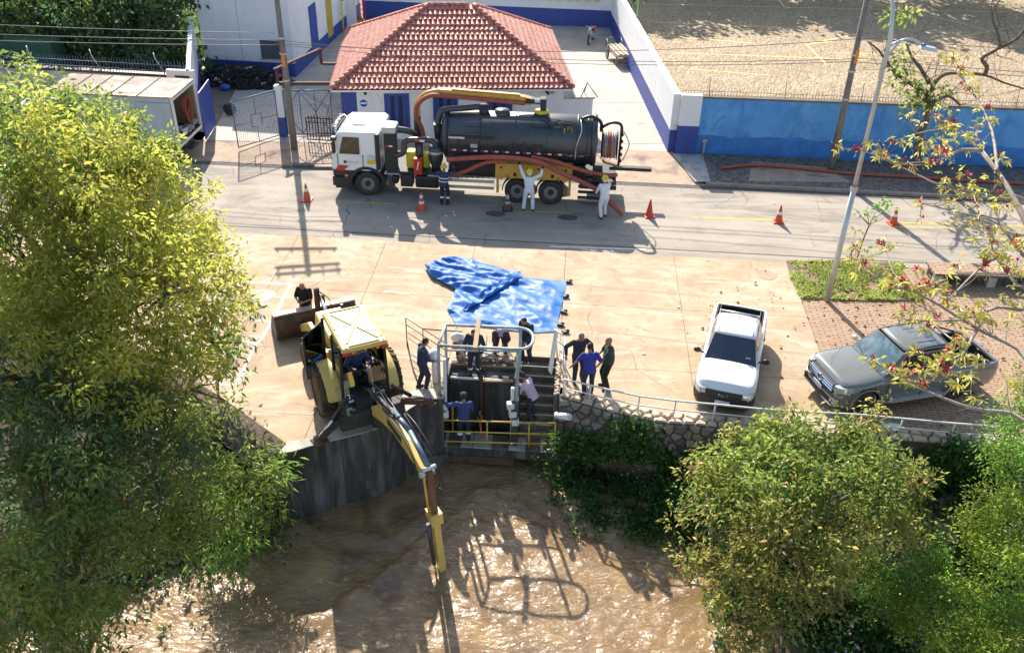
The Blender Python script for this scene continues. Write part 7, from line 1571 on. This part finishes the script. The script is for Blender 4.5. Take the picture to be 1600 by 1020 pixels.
# big olive tree on the right bank
tree('tree', 'big olive tree with reddish leaf tips below the stone wall', (6.3, 17.9, -1.5),
     Bl((1190, 690, 1.6, .8), (1240, 700, 1.8, .8), (1300, 690, 1.7, .75), (1340, 720, 1.4, .75), (1385, 720, 1.3, .6), (1140, 740, 1.2, .75), (1210, 760, 1.6, 1.0), (1290, 770, 1.6, 1.0), (1370, 780, 1.1, .8), (1100, 790, .7, .55), (1150, 820, .8, .85), (1240, 840, 1.2, 1.0), (1340, 830, .9, .8), (1400, 830, .4, .6), (1110, 880, 0, .5), (1170, 900, .2, .7), (1250, 910, .5, .8), (1200, 965, -.4, .6), (1115, 760, .8, .55), (1290, 890, .4, .7), (1365, 655, 1.5, .4), (1410, 770, .8, .5), (1080, 730, .6, .3), (1062, 800, .5, .28), (1070, 868, .0, .3), (1245, 652, 2.0, .35), (1330, 672, 1.8, .4), (1432, 745, .6, .35), (1150, 690, 1.5, .35), (1200, 660, 1.9, .3), (1120, 930, -.3, .35), (1175, 1000, -.8, .4), (1300, 940, .2, .45)),
     lf_olive, 50, .145, .2, per=34, clump=.8, trunk_r=.18, mix=(lf_mid, .5), droop=.35)
tree('shrub', 'glossy green sapling between the olive tree and the gully', (9.4, 18.6, -1.5), Bl((1410, 700+45, .3, .4), (1425, 800, -.2, .4), (1435, 850, -.6, .4), (1415, 770, .0, .35)), lf_mid, 20, .2, .22, per=50, trunk_r=.04, cat='shrub')
# feathery bright shrubs lower right
for (l, base, bl) in (('feathery lime green shrub in the middle of the lower right corner', (8.6, 15.4, -1.9), ((1450, 880, -.3, .5), (1420, 920, -.5, .6), (1480, 930, -.4, .55), (1380, 950, -.9, .55), (1440, 985, -.8, .7), (1520, 930, -.5, .4), (1500, 990, -.8, .6), (1360, 880, -.6, .4), (1540, 1010, -.9, .4))),
                      ('tall feathery lime green tree at the right edge below the railing', (12.6, 18.3, -1.6), ((1590, 650, 2.2, .6), (1570, 700, 2.0, .55), (1600, 740, 1.8, .8), (1560, 780, 1.4, .55), (1530, 820, 1.0, .5), (1590, 820, 1.3, .8), (1570, 870, .8, .7), (1520, 850, .6, .35), (1610, 900, .8, .7), (1600, 600, 2.6, .4))),
                      ('feathery lime green bush at the bottom right corner', (11.4, 15.0, -2.0), ((1590, 970, -.4, .6), (1600, 1020, -.4, .6), (1570, 1000, -.8, .5), (1480, 1030, -1.2, .5)))):
    tree('feathery_tree', l, base, Bl(*bl), lf_fea, 60, .1, .18, per=64, trunk_r=.07, droop=.2, clump=.85, mix=(lf_shr, .3))
# ground cover: ivy on wall and banks
def cover(name, label, pts, N, spread, size, asp, m, n, jit):
    out = []
    for _ in range(n):
        a = random.choice(pts); x = a[0]+random.gauss(0, a[2]); y = a[1]+random.gauss(0, a[3]); z = (zr(x, y) if x > 0 else zl(x, y)) if len(a) < 5 else a[4]+random.gauss(0, .2)
        out.append((x, y, max(z, WZ-.05)+random.uniform(.05, .25)))
    return leaves(name, np.array(out), N, spread, size, asp, m, droop=-.1, kind='stuff', label=label, cat='plants')
iv = [P(px, py, -1.4)[:2]+(.45, .35) for px, py in ((890, 730), (930, 760), (980, 770), (1010, 790))]
iv = [tuple(a) for a in iv]+[(.7, 20.5, .35, .2), (1.6, 20.2, .5, .2), (2.6, 19.9, .6, .25), (3.6, 19.7, .6, .3), (4.6, 19.4, .6, .4)]
wallivy = [(x, 20.42-.12*0+(.25 if x < 1.6 else .05 if x < 2.4 else -.1), .35, .12, z) for x, z in ((.4, -1.4), (.9, -1.5), (1.5, -1.5), (2.1, -1.3), (2.2, -.8), (2.4, -.5), (2.5, -1.1), (3.0, -1.4), (3.4, -1.5), (3.8, -1.5))]
cover('ivy', 'dark green creeper climbing the stone wall near the stairs', iv+wallivy, 24, .2, .1, .42, lf_ivy, 680, .3)
cover('undergrowth', 'dark green undergrowth with small flowers over the lower right bank', [(5.9, 16.6, .8, 1.0), (7.3, 15.4, 1.0, 1.1), (6.8, 17.8, 1.2, .9), (9.2, 15.0, 1.2, 1.3), (8.3, 13.8, 1.4, 1.0), (11.5, 17.2, .9, .9), (13, 15.5, 1.5, 1.4), (10.6, 13.6, 1.5, 1.2), (5.2, 18.6, .9, .6), (3.9, 19.1, .5, .4), (12.6, 19.2, 1.2, .5)], 24, .28, .12, .36, lf_ivy, 2000, .3)
cover('creeper', 'leafy creeper hanging over the stone wall near the right edge', [(x, 20.0, .35, .12, z) for x, z in ((11.2, -.3), (11.7, -.8), (12.2, -.4), (12.6, -1.), (13, -.3), (11.4, -1.2), (10.9, -.9))], 24, .24, .13, .36, lf_ivy, 260, .3)
cover('undergrowth', 'low shaded plants on the left river bank', [(-8.6, 17.6, .6, .5), (-10, 17.2, 1.2, 1.0), (-12, 17, 1.5, 1.5), (-15, 17, 2, 2)], 22, .3, .15, .3, lf_dark, 500, .3)
cover('undergrowth', 'dark undergrowth filling the garden behind the spiked wall', [(-40, 46, 4, 2.5, .3), (-33, 46, 4, 2.5, .3), (-27, 46, 3, 2.5, .3), (-24, 46, 1.5, 2., .3), (-32, 54, 6, 3, .5), (-25, 54, 3, 3, .5)], 26, .7, .35, .35, lf_dark, 1100, .3)
fl = MB()
for _ in range(70):
    x, y = random.choice([(5.9, 16.2), (7.3, 15.2), (8.6, 14.6), (11.8, 17.2), (2.2, 20.1), (1.2, 20.3)]); x += random.gauss(0, .8); y += random.gauss(0, .6)
    if x < 3: y = min(y, 20.3)
    fl.ell((x, y, (zr(x, y) if x > 0 else -1.5)+.42), (.035, .035, .02), 5)
fl.build('small_flowers', purple, label='tiny lilac flowers scattered over the lower right undergrowth', cat='flowers', kind='stuff')
# rubble in the gully
gr = MB()
for _ in range(260):
    x = random.gauss(10.2, .55); y = random.uniform(16.6, 19.8); r_ = random.uniform(.04, .15); gr.box((x, y, zr(x, y)+.02), (r_*2, r_*1.6, r_), rot=Matrix.Rotation(random.uniform(0, 3), 3, 'Z') @ Matrix.Rotation(random.uniform(0, .8), 3, 'X'), top=.7)
gr.build('gully_stones', mat('gully stone', (.32, .22, .15), .9, var=.3), label='loose stones and soil in the gully right of the olive tree', cat='stones', kind='stuff')
# grass patch
gx = []
gpoly = [Vector(p[:2]) for p in gp]
def inpoly(x, y, pl_):
    c = False; n = len(pl_)
    for i in range(n):
        a, d = pl_[i], pl_[(i+1) % n]
        if (a[1] > y) != (d[1] > y) and x < (d[0]-a[0])*(y-a[1])/(d[1]-a[1])+a[0]: c = not c
    return c
while len(gx) < 3600:
    x = random.uniform(8.1, 12.6); y = random.uniform(27.3, 30.6)
    if inpoly(x, y, gpoly) and mnoise.noise(Vector((x*1.3, y*1.3, 1)))+.35 > random.random()*.6-.05 and not (x < 9.0 and y > 29.3 and random.random() < .8): gx.append((x, y, .03))
leaves('grass', np.array(gx), 9, .06, .09, .16, grass_m, None, droop=-1.1, kind='stuff', label='sunlit green grass patch around the street lamp foot', cat='grass', squash=(1, 1, .3))
lx = np.array([(random.gauss(11.2, 1.8), random.uniform(21, 30.2), .03) for _ in range(420)]+[(random.uniform(8.3, 12), random.uniform(27.6, 30.3), .07) for _ in range(200)]+[(random.uniform(4, 8.2), random.uniform(21, 30), .012) for _ in range(50)])
leaves('fallen_leaves', lx, 1, .02, .13, .3, dryleaf, None, droop=0, kind='stuff', label='brown leaves fallen over the grass and the brick pavement', cat='leaves', squash=(1, 1, .2))
# sapling by the road
sp = thing('sapling', 'thin young tree at the near kerb beside the street lamp', 'tree', P(1338, 408))
b = MB(); b.tube(arc([(0, 0, 0), (.05, 0, .9), (.15, 0, 1.6)], 4), .025, 6); branchy(b, (.12, 0, 1.5), [(-.5, .1, 2.1), (.3, 0, 2.4), (.7, .1, 2.3), (-.2, .2, 2.5), (-.8, 0, 2.3), (.9, .1, 1.9)], .014, 4, .2); b.build('trunk', bark, sp)
leaves('crown', np.array([(.15, 0, 1.7), (.1, 0, 1.9), (.35, 0, 2.35), (.3, .0, 2.1), (-.3, 0, 2.0), (.75, 0, 2.3), (.55, 0, 2.45)]), 12, .2, .16, .25, lf_shr, sp)

# ---------------------------------------------------------------- gnarled street tree by the azure wall
gn_ = thing('tree', 'gnarled half bare tree rising in front of the azure wall', 'tree', P(1432, 262))
gb = P(1432, 262)
def wpts(Y, *L):
    out = []
    for px, py in L:
        a = P(px, py, 0); b_ = P(px, py, 1.); f = (Y-a.y)/(b_.y-a.y); out.append(a.lerp(b_, f)-gb)
    return out
def twigs(b, pts, n, L, r, depth=2, up=.3):
    for _ in range(n):
        i = random.randrange(1, len(pts)); o = Vector(pts[i]); d = Vector((random.gauss(0, 1), random.gauss(0, .6), random.gauss(up, .8))).normalized(); q = [o]
        for k in range(4): d = (d+Vector((random.gauss(0, .35), random.gauss(0, .3), random.gauss(.05, .3)))).normalized(); q.append(q[-1]+d*L/4)
        b.tube(q, [r, r*.8, r*.6, r*.45, r*.3], 4)
        if depth > 1: twigs(b, q, 2, L*.6, r*.5, depth-1, up)
b = MB(); Y0 = gb.y
tr = arc(wpts(Y0, (1432, 265), (1436, 215), (1448, 185), (1450, 155), (1444, 140)), 4); b.tube(tr, [.17, .165, .16, .155, .15, .15, .15, .15, .14, .14, .14, .13, .13, .12, .12, .11, .1], 8)
brs = [((1444, 145), (1425, 132), (1400, 115), (1382, 92), (1372, 78), (1355, 65)), ((1450, 150), (1462, 128), (1478, 116), (1500, 115), (1540, 118), (1570, 130), (1612, 142)), ((1538, 118), (1542, 105), (1534, 92), (1550, 82), (1562, 72), (1558, 50), (1550, 25), (1562, 0)), ((1452, 130), (1440, 110), (1425, 90), (1416, 68)), ((1560, 75), (1590, 60), (1620, 20)), ((1450, 165), (1480, 150), (1500, 165))]
for br in brs:
    q = arc(wpts(Y0-.1, *br), 3); b.tube(q, [.1*(1-.75*i/len(q)) for i in range(len(q))], 7); twigs(b, q, 9, 1.6, .018, 3)
b.build('trunk', bark, gn_)
cl_ = [tuple(v) for v in wpts(Y0-.3, (1410, 85), (1405, 105), (1425, 150), (1440, 160), (1445, 140), (1430, 125), (1420, 165), (1470, 140), (1395, 30), (1420, 25), (1480, 200), (1400, 130))]
leaves('crown', np.array(cl_), 45, .42, .24, .22, lf_mid, gn_, droop=.5)

# ---------------------------------------------------------------- flowering tree leaning in from the right edge
ft = thing('flowering_tree', 'pale barked tree with lobed lime leaves and red flowers leaning in from the right', 'tree', (15.6, 22.6, 0)); fb_ = Vector((15.6, 22.6, 0))
b = MB(); limbs = []
def W3(*L): return [P(px, py, z)-fb_ for px, py, z in L]
root = Vector((0, 0, 0))
trunk = arc([root, Vector((-.3, -.4, 1.6))]+W3((1640, 420, 4.2), (1605, 350, 5.0), (1570, 285, 5.6), (1535, 235, 6.0)), 3)
b.tube(trunk, [.19*(1-.9*i/len(trunk)) for i in range(len(trunk))], 8)
L_ = [((1640, 590, 4.2), (1590, 545, 4.4), (1530, 515, 4.5), (1470, 478, 4.6), (1430, 455, 4.7), (1395, 425, 4.8), (1383, 380, 5.0)),
      ((1650, 660, 4.0), (1580, 645, 4.1), (1520, 638, 4.2), (1450, 612, 4.3), (1400, 590, 4.4), (1370, 565, 4.5)),
      ((1620, 320, 5.0), (1570, 312, 5.1), (1530, 302, 5.2), (1475, 292, 5.3), (1410, 262, 5.4), (1360, 240, 5.5), (1335, 232, 5.5)),
      ((1575, 290, 5.5), (1530, 235, 5.8), (1500, 205, 6.0), (1450, 205, 6.0), (1400, 220, 6.0)),
      ((1600, 400, 5.0), (1560, 350, 5.2), (1510, 335, 5.3), (1440, 318, 5.4)),
      ((1560, 400, 4.8), (1530, 420, 4.7), (1480, 470, 4.6)), ((1558, 262, 5.8), (1550, 205, 6.0), (1530, 160, 6.3), (1500, 120, 6.5), (1490, 90, 6.6)),
      ((1535, 500, 4.5), (1500, 560, 4.3), (1470, 590, 4.2)), ((1610, 480, 4.6), (1560, 480, 4.6), (1500, 500, 4.6), (1420, 500, 4.6)), ((1430, 455, 4.7), (1380, 440, 4.8), (1330, 405, 4.9)), ((1600, 450, 4.8), (1570, 420, 4.9), (1545, 380, 5.0), (1520, 300, 5.2)), ((1500, 235, 5.9), (1470, 250, 5.9), (1420, 255, 5.8))]
tips = []
for k, l in enumerate(L_):
    q = W3(*l)
    a0 = min(trunk, key=lambda v: (v-q[0]).length) if k not in (5, 7, 9) else q[0]
    q = arc([a0]+q, 3); b.tube(q, [.06*(1-.8*i/len(q)) for i in range(len(q))], 6); m_ = len(q)//3
    for _ in range(15):
        i = random.randrange(m_, len(q)); o = q[i]; d = Vector((random.gauss(-.3, .8), random.gauss(-.1, .7), random.gauss(.5, .6))).normalized(); L = random.uniform(.25, .8); m1 = o+d*L*.5; e_ = m1+(d+Vector((0, 0, .4)))*L*.4; b.tube([o, m1, e_], [.013, .01, .007], 5); tips.append(e_); e2 = m1+Vector((random.gauss(0, .22), random.gauss(0, .2), random.gauss(.1, .15))); b.tube([m1, e2], [.007, .004], 4)
    tips.append(q[-1])
b.build('trunk', palebark, ft)
leaves('foliage', np.array([t_[:] for t_ in tips]), 5, .2, .15, .2, lf_kap, ft, droop=.3, kind='stuff')
def palmate(n=6, L=.22):
    m_ = MB()
    for k in range(n):
        a = -1.9+3.8*k/(n-1)+random.gauss(0, .1); d = Vector((math.sin(a), math.cos(a), -.35+random.gauss(0, .25))); s = Vector((math.cos(a), -math.sin(a), 0)); l = L*(1-.3*abs(a)/2)
        m_.add([(0, 0, 0), d*l*.5+s*l*.17, d*l+Vector((0, 0, -.04)), d*l*.5-s*l*.17, d*l*.5-Vector((0, 0, .015))], [(0, 1, 4), (1, 2, 4), (2, 3, 4), (3, 0, 4)])
    return m_.mesh('leaf', lf_kap)
pm_ = [palmate(5), palmate(6, .25), palmate(7, .19)]
nl = 0
for e_ in tips:
    if random.random() < .12: continue
    for _ in range(random.choice([1, 1, 2, 2])):
        if nl >= 295: break
        o = bpy.data.objects.new('leaf', random.choice(pm_)); COL.objects.link(o); o.parent = ft; nl += 1
        o.location = e_+Vector((random.gauss(0, .12), random.gauss(0, .12), random.gauss(0, .07))); o.rotation_euler = (random.gauss(0, .5), random.gauss(0, .5), random.uniform(0, 6.28))
fm = MB()
for k in range(6):
    a = k*1.047; d = Vector((math.cos(a), math.sin(a), .45)); s = Vector((-math.sin(a), math.cos(a), 0)); fm.add([(0, 0, 0), d*.06+s*.03, d*.12, d*.06-s*.03], [(0, 1, 2, 3)])
fm.ell((0, 0, .03), (.03, .03, .04), 6); fmm = fm.mesh('flower', petal)
for k in range(80):
    o = bpy.data.objects.new('flower', fmm); COL.objects.link(o); o.parent = ft; o.location = random.choice(tips)+Vector((random.gauss(0, .06), random.gauss(0, .06), random.gauss(0, .05))); o.rotation_euler = (random.gauss(0, .6), random.gauss(0, .6), random.uniform(0, 6)); o.scale = (1.05,)*3
# shrub growth poking over the court wall and near the left post at top
tree('shrub', 'thin bare shrub poking up at the far end of the side wall', (3.3, 64, 0), [(Vector((3.6, 64, 1.6)), 1.1)], lf_mid, 5, .25, .3, per=20, trunk_r=.05, cat='shrub')
